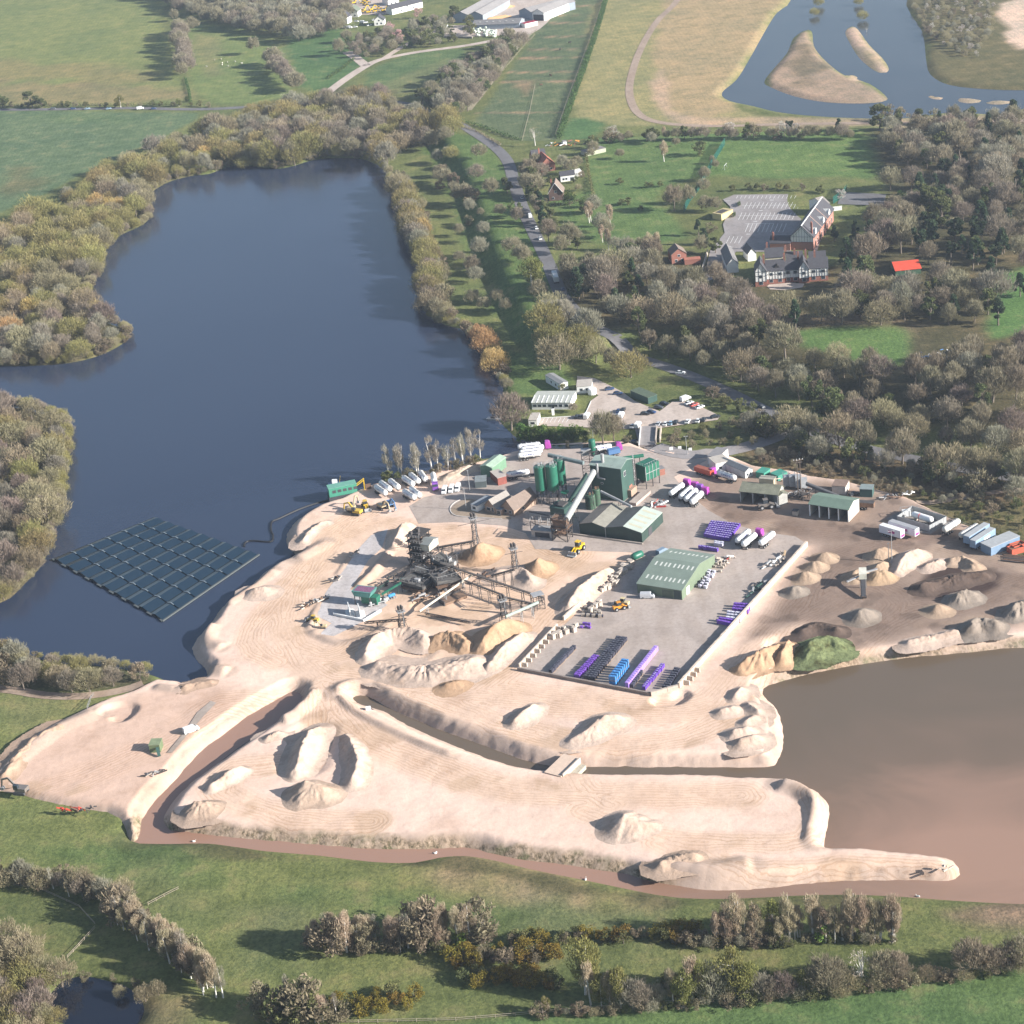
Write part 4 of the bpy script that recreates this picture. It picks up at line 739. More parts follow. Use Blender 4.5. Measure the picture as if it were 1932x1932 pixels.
def make_plants():
    PLANTS[:] = [q for q in PLANTS if q[4].startswith(('around', 'below', 'in the laurel')) or not blocked(q[0], q[1], q[2])]
    byname = {}
    for q in PLANTS:
        if in_frame(q[1], q[2], q[2]*.5): byname.setdefault(K[q[0]][0], []).append(q)
    rest = []; keepers = []
    for nm, L in byname.items():
        L.sort(key=lambda q: -seen(q[1], q[2])[2]); keepers += L[:290]; rest += L[290:]
    groups = {}
    for q in keepers: groups.setdefault((q[0], q[4]), []).append(q)
    for (kind, stand), L in groups.items():
        L.sort(key=lambda q: seen(q[1], q[2])[0]); n = len(L); look = LOOK[kind]
        for i, (k, p, h, wf, st) in enumerate(L):
            u, v, s = seen(p, h); g = None
            if n == 1: lab = f'{look} {stand}'
            elif n <= 12: lab = f'{ORD[i]} {look} {stand}' if i < n-1 or n < 3 else f'rightmost {look} {stand}'
            else:
                size = 'tall' if h > np.percentile([x[2] for x in L], 66) else 'short' if h < np.percentile([x[2] for x in L], 33) else 'middling'
                third = 'western end' if i < n/3 else 'middle' if i < 2*n/3 else 'eastern end'
                lab = f'{size} {look} {stand}, {third}'; lab = lab if len(lab.split()) <= 16 else lab.replace(', '+third, '').replace('middling ', ''); g = f'{size} {look}s {stand}, {third}'
            var = random.randrange(5); cm, tmh, _, _ = proto(k, var)
            o = thing(K[k][0], lab, 'bush' if ('bush' in K[k][0] or 'shrub' in K[k][0]) else 'tree', p, random.uniform(0, 6.28), g or (f'{look}s {stand}' if n > 1 else None))
            o.scale = (h/10*wf, h/10*wf, h/10)
            for nm, me in (('crown', cm), ('trunk', tmh)):
                c = bpy.data.objects.new(nm, me); C.objects.link(c); c.parent = o
    if rest:
        mats = []; Vs = []; Fs = []; mi = []; b = 0
        for k, p, h, wf, st in rest:
            _, _, V, F = proto(k, random.randrange(4)); a = random.uniform(0, 6.28); s = h/10
            X = np.stack([(V[:, 0]*math.cos(a)-V[:, 1]*math.sin(a))*s*wf, (V[:, 0]*math.sin(a)+V[:, 1]*math.cos(a))*s*wf, V[:, 2]*s], 1)+np.array(p)
            m = K[k][1]
            if m not in mats: mats.append(m)
            Vs.append(X); Fs.append(F+b); b += len(X); mi += [mats.index(m)]*len(F)
        o = np_mesh('woodland', np.concatenate(Vs), np.concatenate(Fs), None, False)
        for m in mats: o.data.materials.append(m)
        o.data.polygons.foreach_set('material_index', mi); tag(o, 'mass of bare trees and shrubs filling the woods', kind='stuff')
    print('PLANTS', len(keepers), 'rest', len(rest), {k: len(v) for k, v in byname.items()})
make_plants()
# ---------------------------------------------------------------- building and vehicle kit
fr = lambda ox, oy, z: (lambda x, y: ((ox+x/z)*.78061, (oy+y/z)*.78061))        # survey frames of the photograph
cA, cB, cC, cD, cE, cF = fr(1250,1040,4.83), fr(1640,1060,4.11), fr(2050,1180,4.546), fr(1230,1280,3.22), fr(720,1260,3.167), fr(850,1080,4.293)
cG, cH, cI, cJ, cK, cS = fr(1250,880,3.864), fr(1650,430,4.83), fr(740,0,3.116), fr(1250,300,7.728), fr(1800,1260,2.862), fr(100,1230,3.45)
def frame(p0, p1):
    d = Vector(p1)-Vector(p0); return Vector(p0), math.atan2(d.y, d.x), math.hypot(d.x, d.y)
def depth_to(p0, p1, q):                                 # how far q lies behind the line p0-p1
    d = Vector((p1[0]-p0[0], p1[1]-p0[1])).normalized(); return abs((q[0]-p0[0])*-d.y+(q[1]-p0[1])*d.x)
def swap(mb, b):                                         # outline built in x,z turned to y,z
    for i in range(b, len(mb.v)): x, y, z = mb.v[i]; mb.v[i] = (y, x, z)
    mb.f = [tuple(reversed(f)) if min(f) >= b else f for f in mb.f]
def gable_walls(x0, x1, y0, y1, he, hr, ridge='x', rp=.5, zb=-.6, mb=None):
    mb = mb or MB(); b = len(mb.v)
    if ridge == 'y': mb.prism([(x0, zb), (x1, zb), (x1, he), (x0+(x1-x0)*rp, hr), (x0, he)], y0, y1)
    else: mb.prism([(y0, zb), (y1, zb), (y1, he), (y0+(y1-y0)*rp, hr), (y0, he)], x0, x1); swap(mb, b)
    return mb
def roof_slabs(x0, x1, y0, y1, he, hr, ridge='x', rp=.5, o=.35, th=.18, side=None):
    out = []; 
    if ridge == 'y': a0, a1, l0, l1 = x0, x1, y0-o, y1+o
    else: a0, a1, l0, l1 = y0, y1, x0-o, x1+o
    m = a0+(a1-a0)*rp
    for s, (e, k) in enumerate(((a0, -1), (a1, 1))):
        sl = (hr-he)/abs(m-e) if abs(m-e) > .01 else 0; ee = e+k*o; ze = he-o*sl+.03; zr = hr+.03; mb = MB()
        pts = [(ee, l0, ze), (ee, l1, ze), (m, l1, zr), (m, l0, zr)]
        if ridge == 'x': pts = [(b, a, c) for a, b, c in pts]
        q = pts+[(a, b, c+th) for a, b, c in pts]
        mb.add(q, [(0, 3, 2, 1), (4, 5, 6, 7), (0, 1, 5, 4), (1, 2, 6, 5), (2, 3, 7, 6), (3, 0, 4, 7)])
        if abs(m-e) > .05: out.append(mb)
    return out
GLASS = M('window_glass', (.035, .045, .055), .15, .1, 1, .5); FRAMEW = M('white_frame', (.72, .72, .70), .6, .1)
DARK = M('dark_steel', (.075, .068, .066), .75, .35, 1.2, .3); STEEL = M('galvanised_steel', (.36, .36, .36), .6, .3, 1, .4, .2); RUST = M('rusty_steel', (.20, .125, .085), .85, .4, 1.3, .2)
TYRE = M('tyre_rubber', (.025, .025, .026), .85, .2); CONCB = M('block_concrete', (.47, .40, .335), .9, .25, .8, .1, rnd=.25)
BRICK = M('red_brick', (.30, .13, .095), .9, .25, 1.5); BRICK2 = M('buff_brick', (.33, .235, .175), .9, .25, 1.5); WHITEW = M('white_render', (.74, .73, .69), .85, .12); TIMBER = M('black_timber', (.03, .028, .027), .8, .2)
SLATE = M('slate_roof', (.07, .068, .075), .7, .3, .9, .35, stripe=('Z', 2.2, .15)); TILE = M('brown_tile_roof', (.215, .165, .135), .85, .25, .9, stripe=('Z', 2.2, .2)); REDTILE = M('red_tile_roof', (.36, .125, .08), .85, .2, .9, stripe=('Z', 2.2, .15))
G_DARK = M('plant_green_cladding', (.040, .085, .070), .55, .22, .35, .4, stripe=('X', 3.2, .18)); G_SILO = M('silo_green', (.018, .125, .078), .45, .22, .5, .5); G_ROOF = M('pale_green_roof', (.30, .37, .32), .5, .2, .3, .4, stripe=('X', 3, .12))
G_YARD = M('sage_cladding', (.145, .185, .125), .6, .15, .3, .35, stripe=('X', 3, .12)); G_YROOF = M('sage_roof', (.20, .245, .20), .5, .18, .25, .4, stripe=('X', 1.6, .14)); LITE = M('rooflight', (.62, .63, .56), .35, .15, 1, .5)
def wins(root, spec, m=None, fm=None, name='window'):    # (face, along, sill, width, height) with the wall position
    for face, c, z, w, h, at_ in spec:
        f, g = MB(), MB(); t = .05
        if face in 'fb':
            s = -1 if face == 'f' else 1; a, b = sorted((at_, at_+s*.06)); f.box(c-w/2-.1, c+w/2+.1, a, b, z-.1, z+h+.1); a, b = sorted((at_+s*.062, at_+s*.09)); g.box(c-w/2, c+w/2, a, b, z, z+h)
        else:
            s = -1 if face == 'l' else 1; a, b = sorted((at_, at_+s*.06)); f.box(a, b, c-w/2-.1, c+w/2+.1, z-.1, z+h+.1); a, b = sorted((at_+s*.062, at_+s*.09)); g.box(a, b, c-w/2, c+w/2, z, z+h)
        o = f.build(name, fm or FRAMEW, root); g.build('pane' if name == 'window' else 'panel', m or GLASS, o)
def house(name, label, cat, p0, p1, depth, he, hr, wm, rm, ridge='x', rp=.5, o=.35, group=None, windows=(), rm2=None, base=None):
    p, a, W = frame(p0, p1); r = thing(name, label, cat, p, a, group)
    gable_walls(0, W, 0, depth, he, hr, ridge, rp).build('wall', wm, r)
    for i, mb in enumerate(roof_slabs(0, W, 0, depth, he, hr, ridge, rp, o)): mb.build('roof', (rm2 or rm) if i else rm, r)
    wins(r, [(f, (x*W if f in 'fb' else x*depth), z, w, h, {'f': 0, 'b': depth, 'l': 0, 'r': W}[f]) for f, x, z, w, h in windows])
    return r, W
def flatbox(name, label, cat, p0, p1, depth, h, wm, rm, group=None, windows=(), z0=0):
    p, a, W = frame(p0, p1); r = thing(name, label, cat, p, a, group)
    MB().box(0, W, 0, depth, z0-.3 if z0 == 0 else z0, h).build('wall', wm, r); MB().box(-.12, W+.12, -.12, depth+.12, h+.004, h+.17).build('roof', rm, r)
    wins(r, [(f, (x*W if f in 'fb' else x*depth), z, w, hh, {'f': 0, 'b': depth, 'l': 0, 'r': W}[f]) for f, x, z, w, hh in windows])
    return r, W
def chim(r, x, y, z0, z1, w=.9, m=None):
    c = MB().box(x-w/2, x+w/2, y-w/2, y+w/2, z0, z1).build('chimney', m or BRICK, r); MB().tube((x, y, z1), (x, y, z1+.5), .2, .16, 8).build('chimney_pot', REDTILE, c)
# vehicles: built once along +x, then copied
def wheels(r, xs, y, rad, w=.28):
    for x in xs:
        for s in (-1, 1):
            me = MB().tube((0, -w/2, 0), (0, w/2, 0), rad, n=12); o = me.build('wheel', TYRE, r, (x, s*y, rad)); MB().tube((0, -w/2-.012, 0), (0, w/2+.012, 0), rad*.5, n=8).build('hub', STEEL, o)
def body_along(secs):                                    # sections (x, half width, z bottom, z top, top half width)
    mb = MB(); vs = []
    for x, hw, zb, zt, tw in secs: vs += [(x, -hw, zb), (x, hw, zb), (x, hw, zb+(zt-zb)*.62), (x, tw, zt), (x, -tw, zt), (x, -hw, zb+(zt-zb)*.62)]
    n = len(secs); fs = [(i*6+k, i*6+(k+1) % 6, (i+1)*6+(k+1) % 6, (i+1)*6+k) for i in range(n-1) for k in range(6)]
    return mb.add(vs, fs+[tuple(range(5, -1, -1)), tuple((n-1)*6+k for k in range(6))])
def paint(name, c): return M('paint_'+name, c, .3, .06, 1, .5)
CARS = {}
def car(kind, col, p, rz, label, group, name=None):
    if (kind, col) not in CARS:
        r = thing({'car': 'car', 'van': 'van', 'pickup': 'pickup_truck'}[kind], 'x', {'car': 'car', 'van': 'van', 'pickup': 'truck'}[kind])
        m = paint(*col)
        if kind == 'car':
            body_along([(-2.1, .78, .3, .75, .7), (-1.95, .88, .28, .95, .8), (.9, .9, .26, .95, .82), (1.9, .86, .28, .82, .76), (2.15, .72, .3, .68, .64)]).build('body', m, r)
            body_along([(-1.75, .8, .9, 1.05, .72), (-1.2, .78, .9, 1.40, .6), (.1, .78, .9, 1.45, .62), (.95, .8, .9, 1.02, .72)]).build('windows', GLASS, r)
            body_along([(-1.15, .57, 1.38, 1.45, .5), (.05, .6, 1.42, 1.5, .5)]).build('roof', m, r); wheels(r, (-1.3, 1.3), .8, .31, .22)
        elif kind == 'van':
            body_along([(-2.6, .92, .35, 2.0, .82), (-2.5, .97, .3, 2.1, .84), (1.0, .97, .3, 2.1, .84), (1.55, .97, .3, 1.65, .82), (2.3, .94, .3, 1.15, .84), (2.6, .85, .35, .95, .75)]).build('body', m, r)
            body_along([(1.02, .80, 1.5, 2.02, .74), (1.62, .84, 1.35, 1.68, .78), (1.95, .84, 1.2, 1.42, .78)]).build('windscreen', GLASS, r); wheels(r, (-1.6, 1.6), .88, .36, .25)
        r.location = (0, -9000, 0); CARS[kind, col] = (r, [False])
    r, used = CARS[kind, col]
    if not used[0]: used[0] = True; r.location = p; r.rotation_euler = (0, 0, rz); tag(r, label, None, group); return r
    return dup(r, None, p, rz, label, group)
TANKM = M('white_tank', (.76, .76, .74), .4, .10, .8, .4); CHASSIS = M('chassis', (.06, .06, .065), .7, .2)
def cabm(c): return paint(*c)
def make_cab(r, x, col):                                 # lorry tractor ahead of x, nose at x+5
    m = cabm(col)
    MB().box(x-1.0, x+4.6, -.5, .5, .55, .95).build('chassis', CHASSIS, r)
    body_along([(x+2.4, 1.2, .6, 3.3, 1.1), (x+2.7, 1.24, .5, 3.5, 1.12), (x+3.9, 1.24, .5, 3.45, 1.1), (x+4.6, 1.22, .5, 2.9, 1.1), (x+4.85, 1.18, .5, 1.9, 1.1)]).build('cab', m, r)
    MB().add([(x+4.66, -1.05, 2.9), (x+4.66, 1.05, 2.9), (x+4.93, 1.1, 2.0), (x+4.93, -1.1, 2.0), (x+4.45, -1.05, 2.9), (x+4.45, 1.05, 2.9), (x+4.7, 1.1, 2.0), (x+4.7, -1.1, 2.0)], [(0, 3, 2, 1), (4, 5, 6, 7), (0, 1, 5, 4), (2, 3, 7, 6), (1, 2, 6, 5), (3, 0, 4, 7)]).build('windscreen', GLASS, r)
    wheels(r, (x+.2, x+3.9), 1.0, .5, .35)
TRUCKS = {}
def tanker(cab, p, q, label, group, L=10.2, logo=True, tank=None, sleek=False):
    key = ('tanker', cab, L, tank and tank.name, sleek)
    if key not in TRUCKS:
        r = thing('tanker_lorry' if cab else 'tank_trailer', 'x', 'lorry' if cab else 'trailer'); tm = tank or TANKM
        prof = [(.35, 0), (.8, .12), (1.08, .5), (1.18, 1.2), (1.18, L*.42), (1.1, L*.5), (1.18, L*.58), (1.18, L-1.2), (1.08, L-.5), (.8, L-.12), (.35, L)]
        MB().lathe(prof, (0, 0, 2.25), 16, 'x').build('tank', tm, r, smooth=True)
        MB().box(.5, L-.5, -.45, .45, .8, 1.15).build('chassis', CHASSIS, r)
        t = MB(); t.box(.8, L-.8, -.28, .28, 3.435, 3.49)
        for k in range(4): t.tube((1.6+k*(L-3.2)/3, 0, 3.4), (1.6+k*(L-3.2)/3, 0, 3.68), .34, n=10)
        t.build('walkway', STEEL, r)
        for s in (-1, 1):
            k = MB(); k.tube((L*.30, s*.9, 1.7), (L*.30, s*.45, .95), .32, .12, 8); k.tube((L*.68, s*.9, 1.7), (L*.68, s*.45, .95), .32, .12, 8); k.build('hopper_cone', tm, r)
        if logo:
            for s in (-1, 1):
                k = MB(); a = 1.205; x0 = L*.2
                for w in (.9, .5, .7, .9, .4, .8, .7):
                    k.add([(x0, s*a*math.cos(.12), 2.25+a*math.sin(.12)), (x0+w*.72, s*a*math.cos(.12), 2.25+a*math.sin(.12)), (x0+w*.72, s*a*math.cos(.62), 2.25+a*math.sin(.62)), (x0, s*a*math.cos(.62), 2.25+a*math.sin(.62))], [(0, 1, 2, 3) if s < 0 else (3, 2, 1, 0)]); x0 += w
                k.build('lettering', paint('logo_blue', (.16, .17, .32)), r)
        wheels(r, (1.2, 2.5, 3.8), 1.0, .5, .35)
        if cab: make_cab(r, L-.6, cab)
        TRUCKS[key] = (r, [False])
    r, used = TRUCKS[key]; P0, a, W = frame(p, q); c = (Vector(p)+Vector(q))/2; tl = L+(4.2 if cab else 0); P0 = c-Vector((math.cos(a), math.sin(a), 0))*tl/2; P0.z = max(p[2], q[2])
    if not used[0]: used[0] = True; r.location = P0; r.rotation_euler = (0, 0, a); tag(r, label, None, group); return r
    return dup(r, None, P0, a, label, group)
def boxtrailer(name, label, p, q, L, m, top, stripe=None, group=None, h=3.9, cat='trailer'):
    P0, a, W = frame(p, q); c = (Vector(p)+Vector(q))/2; P0 = c-Vector((math.cos(a), math.sin(a), 0))*L/2; P0.z = max(p[2], q[2]); r = thing(name, label, cat, P0, a, group)
    MB().box(0, L, -1.25, 1.25, 1.1, h).build('body', m, r); MB().box(.05, L-.05, -1.2, 1.2, h+.004, h+.1).build('roof', top, r)
    MB().box(.3, L-.3, -.4, .4, .75, 1.09).build('chassis', CHASSIS, r); wheels(r, (1.3, 2.6, 3.9), 1.0, .5, .35)
    if stripe:
        for s in (-1, 1): MB().box(L*.42, L*.72, *(sorted((s*1.252, s*1.275))), 2.1, 3.1).build('panel', stripe, r)
        MB().box(L+.002, L+.02, -1.0, 1.0, 1.3, 2.3).build('panel', stripe, r)
    return r
def loader(name, label, p, rz, m, group=None, s=1.0, arm='bucket'):
    r = thing(name, label, 'digger', p, rz, group)
    MB().box(-3.0*s, -.2*s, -.9*s, .9*s, .9*s, 2.0*s).box(-.2*s, 1.7*s, -.75*s, .75*s, .8*s, 1.5*s).build('body', m, r)
    MB().box(-1.3*s, .2*s, -.7*s, .7*s, 2.0*s, 3.3*s).build('cab', GLASS, r); MB().box(-1.4*s, .3*s, -.78*s, .78*s, 3.3*s, 3.42*s).build('roof', m, r)
    wheels(r, (-1.9*s, 1.3*s), 1.05*s, .8*s, .6*s)
    if arm == 'bucket':
        b = MB(); b.bar((.9*s, -.5*s, 1.8*s), (3.0*s, -.5*s, .9*s), .22*s, .35*s).bar((.9*s, .5*s, 1.8*s), (3.0*s, .5*s, .9*s), .22*s, .35*s); b.build('arm', m, r)
        b = MB(); b.prism([(2.9*s, .2*s), (4.1*s, .15*s), (4.2*s, .25*s), (3.3*s, .45*s), (3.2*s, 1.3*s), (2.9*s, 1.3*s)], -1.4*s, 1.4*s); b.build('bucket', STEEL, r)
    else:
        b = MB(); b.bar((.8*s, 0, 1.8*s), (3.2*s, 0, 4.4*s), .4*s, .55*s); b.build('boom', m, r); b = MB(); b.bar((3.1*s, 0, 4.4*s), (5.0*s, 0, 1.9*s), .3*s, .45*s); b.build('arm', m, r)
        b = MB(); b.prism([(4.6*s, 1.9*s), (5.3*s, 1.8*s), (5.1*s, 1.0*s), (4.5*s, 1.1*s)], -.5*s, .5*s); b.build('bucket', STEEL, r)
    return r
def excavator(name, label, p, rz, m, group=None, s=1.0):
    r = thing(name, label, 'digger', p, rz, group)
    for y in (-1, 1): MB().prism([(-2.0*s, .35*s), (-1.6*s, 0), (1.6*s, 0), (2.0*s, .35*s), (1.7*s, .85*s), (-1.7*s, .85*s)], (y*1.2-.3)*s, (y*1.2+.3)*s).build('track', CHASSIS, r)
    MB().box(-2.2*s, 1.2*s, -1.2*s, 1.2*s, 1.0*s, 2.1*s).build('body', m, r); MB().box(.1*s, 1.5*s, .2*s, 1.2*s, 1.6*s, 3.1*s).build('cab', GLASS, r)
    MB().bar((1.2*s, -.2*s, 1.8*s), (3.4*s, -.2*s, 4.6*s), .45*s, .6*s).bar((3.4*s, -.2*s, 4.6*s), (5.6*s, -.2*s, 3.9*s), .4*s, .5*s).build('boom', m, r)
    MB().bar((5.5*s, -.2*s, 4.0*s), (6.1*s, -.2*s, 1.4*s), .35*s, .45*s).build('arm', m, r)
    MB().prism([(5.6*s, 1.5*s), (6.5*s, 1.4*s), (6.2*s, .4*s), (5.4*s, .6*s)], -.75*s, .35*s).build('bucket', STEEL, r); return r
# steelwork
def conveyor(name, label, a, b, w=1.1, m=None, cover=None, group=None, legs=3, cat='conveyor', belt=None, zg=SITE):
    a, b = Vector(a), Vector(b); d = Vector((b.x-a.x, b.y-a.y, 0)); L = d.length; ang = math.atan2(d.y, d.x); za, zb = a.z-zg, b.z-zg
    r = thing(name, label, cat, (a.x, a.y, zg), ang, group); m = m or DARK
    if cover:
        k = MB(); n = 10; pr = [(-w/2, -w*.3), (w/2, -w*.3)]+[(w/2*math.cos(t), w*.12+w/2*math.sin(t)) for t in np.linspace(0, math.pi, 7)]
        k.add([(0, y, za+z) for y, z in pr]+[(L, y, zb+z) for y, z in pr], [tuple(range(len(pr)-1, -1, -1)), tuple(range(len(pr), 2*len(pr)))]+[(i, (i+1) % len(pr), len(pr)+(i+1) % len(pr), len(pr)+i) for i in range(len(pr))])
        k.build('cover', cover, r)
    else:
        f = MB()
        for y in (-w/2, w/2): f.bar((0, y, za), (L, y, zb), .14, .14).bar((0, y, za-.7), (L, y, zb-.7), .12, .12)
        n = max(3, int(L/2.2))
        for i in range(n):
            t0, t1 = i/n, (i+1)/n; z0, z1 = za+(zb-za)*t0, za+(zb-za)*t1
            for y in (-w/2, w/2): f.bar((L*t0, y, z0-.7), (L*t1, y, z1), .09); f.bar((L*t0, y, z0-.7), (L*t0, y, z0), .09)
        f.build('frame', m, r); MB().bar((0, 0, za+.12), (L, 0, zb+.12), w*.85, .1).build('belt', belt or M('belt_rubber', (.10, .085, .075), .9, .3), r)
    for i in range(legs):
        t = (i+.6)/legs; z = za+(zb-za)*t-.5
        if z < 1.2: continue
        k = MB()
        for y in (-1, 1): k.bar((L*t, y*w*.45, z), (L*t, y*w*.75, 0), .16)
        k.bar((L*t, -w*.6, z*.5), (L*t, w*.6, z*.5), .1).bar((L*t, -w*.7, z*.15), (L*t, w*.5, z*.85), .08); k.build('trestle', m, r)
    return r
def lattice(mb, x0, x1, y0, y1, z0, z1, n, w=.18):
    c = [(x0, y0), (x1, y0), (x1, y1), (x0, y1)]
    for x, y in c: mb.bar((x, y, z0), (x, y, z1), w)
    for i in range(n):
        a, b = z0+(z1-z0)*i/n, z0+(z1-z0)*(i+1)/n
        for k in range(4):
            p, q = c[k], c[(k+1) % 4]; mb.bar((*p, b), (*q, b), w*.7); mb.bar((*p, a), (*q, b), w*.5) if (i+k) % 2 else mb.bar((*q, a), (*p, b), w*.5)
    return mb
def sand_mesh(u0v0, pts, h, slope=.62, cell=.45, seed=0, rough=.35, hs=None, round_=.4):
    """a heap: height falls from a crest line at the angle of repose"""
    c = np.array([P(*q, SITE)[:2] for q in pts]); o = c.mean(0); c = c-o
    if len(c) > 2: c = catmull(c, 3, False)
    hs = np.interp(np.linspace(0, 1, len(c)), np.linspace(0, 1, len(hs)), hs) if hs is not None else np.full(len(c), h)
    pad = max(hs)/slope+3.5; xs = np.arange(c[:, 0].min()-pad, c[:, 0].max()+pad, cell); ys = np.arange(c[:, 1].min()-pad, c[:, 1].max()+pad, cell)
    X, Y = np.meshgrid(xs, ys); Z = np.full(X.shape, -9.0); wx = X+rough*2.2*fbm(X+seed*31, Y, 3.5, 3); wy = Y+rough*2.2*fbm(X+seed*31+70, Y+9, 3.5, 3)
    for i in range(max(1, len(c)-1)):
        a, b = c[i], c[min(i+1, len(c)-1)]; D, t = seg_dist(wx, wy, a, b); hh = hs[i]*(1-t)+hs[min(i+1, len(hs)-1)]*t
        Z = np.maximum(Z, hh-slope*(np.sqrt(D**2+round_**2)-round_*.6))
    th = np.arctan2(Y, X)*9; Z = Z+.55*rough/.35*fbm(th+seed, np.hypot(X, Y)*.22, 1.3, 3)*np.clip(Z*.9, 0, 1.3); Z = Z+rough*(.9*fbm(X+seed*13, Y+5, 1.8, 3)+.7*fbm(X+seed*7, Y+50, 4.5, 2))*np.clip(Z*.6, 0, 1.6)+.22*fbm(X, Y+seed, 1.3, 2)*np.clip(Z, 0, 1)
    Z = .5*(Z+np.sqrt(Z**2+.9**2))-.16-.12*np.clip(-Z-.6, 0, 3)          # concave foot running out over the floor
    return xs, ys, Z, o
def heapmat(name, c, v=.14):
    t = NT(name); p = t.pos(); a = t.noise(p, .16, 4, .6); b = t.noise(p, .9, 4, .7)
    col = t.mul(c, t.ramp(a, [(.3, (1-v*1.3, 1-v*1.5, 1-v*1.7)), (.5, (1, 1, 1)), (.7, (1+v*.5,)*3)])); col = t.mul(col, t.ramp(b, [(.28, (1-v,)*3), (.5, (1, 1, 1)), (.75, (1+v*.6,)*3)]))
    t.color(col); t.bump(b, .5, .4); return t.set(.95, .1)
H_PALE = heapmat('pale_heap_sand', (.46, .352, .28), .16); H_ORNG = heapmat('orange_heap_sand', (.39, .255, .16), .18); H_BRWN = heapmat('brown_heap_grit', (.33, .24, .17)); H_DARK = heapmat('dark_heap_soil', (.105, .075, .06)); H_GREY = heapmat('grey_heap_grit', (.23, .19, .155)); H_GRASS = heapmat('grassed_heap', (.125, .145, .068), .6)
def heap(label, pts, h, m=None, slope=.62, seed=0, rough=.35, hs=None, name='sand_heap', group=None, round_=.15, cell=.4):
    h *= .84; hs = [x*.84 for x in hs] if hs else None; slope *= 1.14; rough *= .9
    xs, ys, Z, o = sand_mesh(None, pts, h, slope, cell, seed, rough, hs, round_)
    ob = grid_mesh(name, xs, ys, Z, m or H_PALE, Z > -.3); ob.location = (o[0], o[1], SITE); return tag(ob, label, 'heap', group)
# ---------------------------------------------------------------- quarry heaps
heap('tall cone of orange sand under the northern stacker mast', [(903,1050),(912,1046)], 6.2, H_ORNG, .66, 1, .3)
heap('cone of orange sand beside the second stacker mast', [(1015,1078),(1018,1074)], 5.8, H_ORNG, .68, 2, .2)
heap('pale sand ridge behind the dark screening tower', [(742,1035),(762,1010),(778,1004)], 6, H_PALE, .8, 3, .4, hs=[2.5,6.5,5])
heap('low pale sand bank between the two stacker cones', [(940,1085),(985,1080),(1000,1100)], 2.6, H_PALE, .45, 4)
heap('long sharp sand ridge along the block wall of the yard', [(1150,1082),(1120,1105),(1092,1130),(1072,1150)], 5, H_PALE, .75, 5, .45, hs=[3.0,5.0,5.4,3.5])
heap('steep orange sand ridge under the southern stacker mast', [(912,1225),(935,1205),(962,1190)], 6, H_ORNG, .72, 6, .4, hs=[4.5,7,6])
heap('curved pale sand ridge around the hollow south of the wash plant', [(690,1245),(705,1222),(735,1205),(775,1202),(800,1212)], 4.6, H_PALE, .7, 7, .6, hs=[3,5,4.6,5,4])
heap('lumpy orange sand bank across the southern hollow', [(822,1212),(850,1208),(880,1222)], 4.5, H_ORNG, .7, 8, .7, hs=[3.5,5,3.5])
heap('broad pale sand slope in front of the southern hollow', [(715,1262),(780,1272),(840,1268),(890,1258)], 3.6, H_PALE, .42, 9, .8, hs=[3,3.4,4,4.4])
heap('orange sand spill at the foot of the broad pale slope', [(845,1296),(862,1292)], 1.8, H_ORNG, .45, 10, .6)
heap('long sand tongue beside the steep orange ridge', [(925,1262),(955,1228),(985,1205)], 3.2, H_PALE, .6, 11, .5, hs=[2.5,3.6,3])
heap('short wedge shaped sand ridge between the two haul roads', [(972,1366),(992,1352),(1008,1340)], 3.2, H_PALE, .7, 12, .4, hs=[2.2,3.4,3])
heap('broad pale sand mound with a curved crest east of the wedge', [(1080,1400),(1115,1385),(1140,1368),(1165,1362)], 4, H_PALE, .55, 13, .35, hs=[1.6,3.4,4.4,3])
heap('lone pale sand cone on the southern flat', [(1180,1560),(1205,1563),(1230,1560)], 5.5, H_PALE, .55, 14, .25, hs=[5.6,3.4,1.8])
heap('western crest of the crater heap beside the brown channel', [(560,1462),(572,1430),(585,1400),(605,1378)], 5, H_PALE, .8, 15, .5, hs=[3.5,5.2,5,2.5])
heap('eastern crest of the crater heap beside the brown channel', [(668,1478),(675,1450),(668,1420),(655,1392)], 4, H_PALE, .8, 16, .5, hs=[3.5,4.2,4,2])
heap('tall grey brown cone closing the south end of the crater heap', [(580,1500),(612,1502)], 6, heapmat('tan_heap_sand', (.42,.315,.24)), .66, 17, .45, hs=[6.2,4.5])
heap('ragged sand ridge west of the crater heap', [(400,1490),(430,1472),(455,1458)], 3.6, H_PALE, .75, 18, .6, hs=[2.2,3.6,3])
heap('brown spoil heap on the channel bend', [(372,1532),(392,1528)], 3.8, heapmat('spoil', (.36,.265,.20)), .62, 19, .8)
heap('small ridge on the channel bank north of the crater heap', [(505,1395),(525,1388)], 1.8, H_PALE, .6, 20, .6)
heap('eroded spoil bank at the root of the sand spit', [(1250,1634),(1278,1624),(1310,1622)], 2.4, heapmat('spoil2', (.37,.27,.20)), .6, 22, .9)
for i, (pts, h) in enumerate((([(1362,1346),(1384,1341)],2.2),([(1386,1388),(1410,1382)],2.7),([(1398,1404),(1424,1397)],2.6),([(1408,1366),(1424,1357)],1.8),([(1388,1318),(1398,1306)],2.2),([(1412,1334),(1430,1345)],1.8))):
    heap(['small smooth dune nearest the yard corner','smooth dune in the middle of the eastern sand point','smooth dune nearest the channel on the eastern sand point','small dune on the lake side of the eastern sand point','small dune below the orange cliff','low dune along the eastern waterline'][i], pts, h, H_PALE, .6, 30+i, .3)
heap('orange sand cliff above the brown lake corner', [(1400,1265),(1440,1248),(1470,1232)], 5.5, H_ORNG, .85, 40, .9, hs=[4,5.5,4])
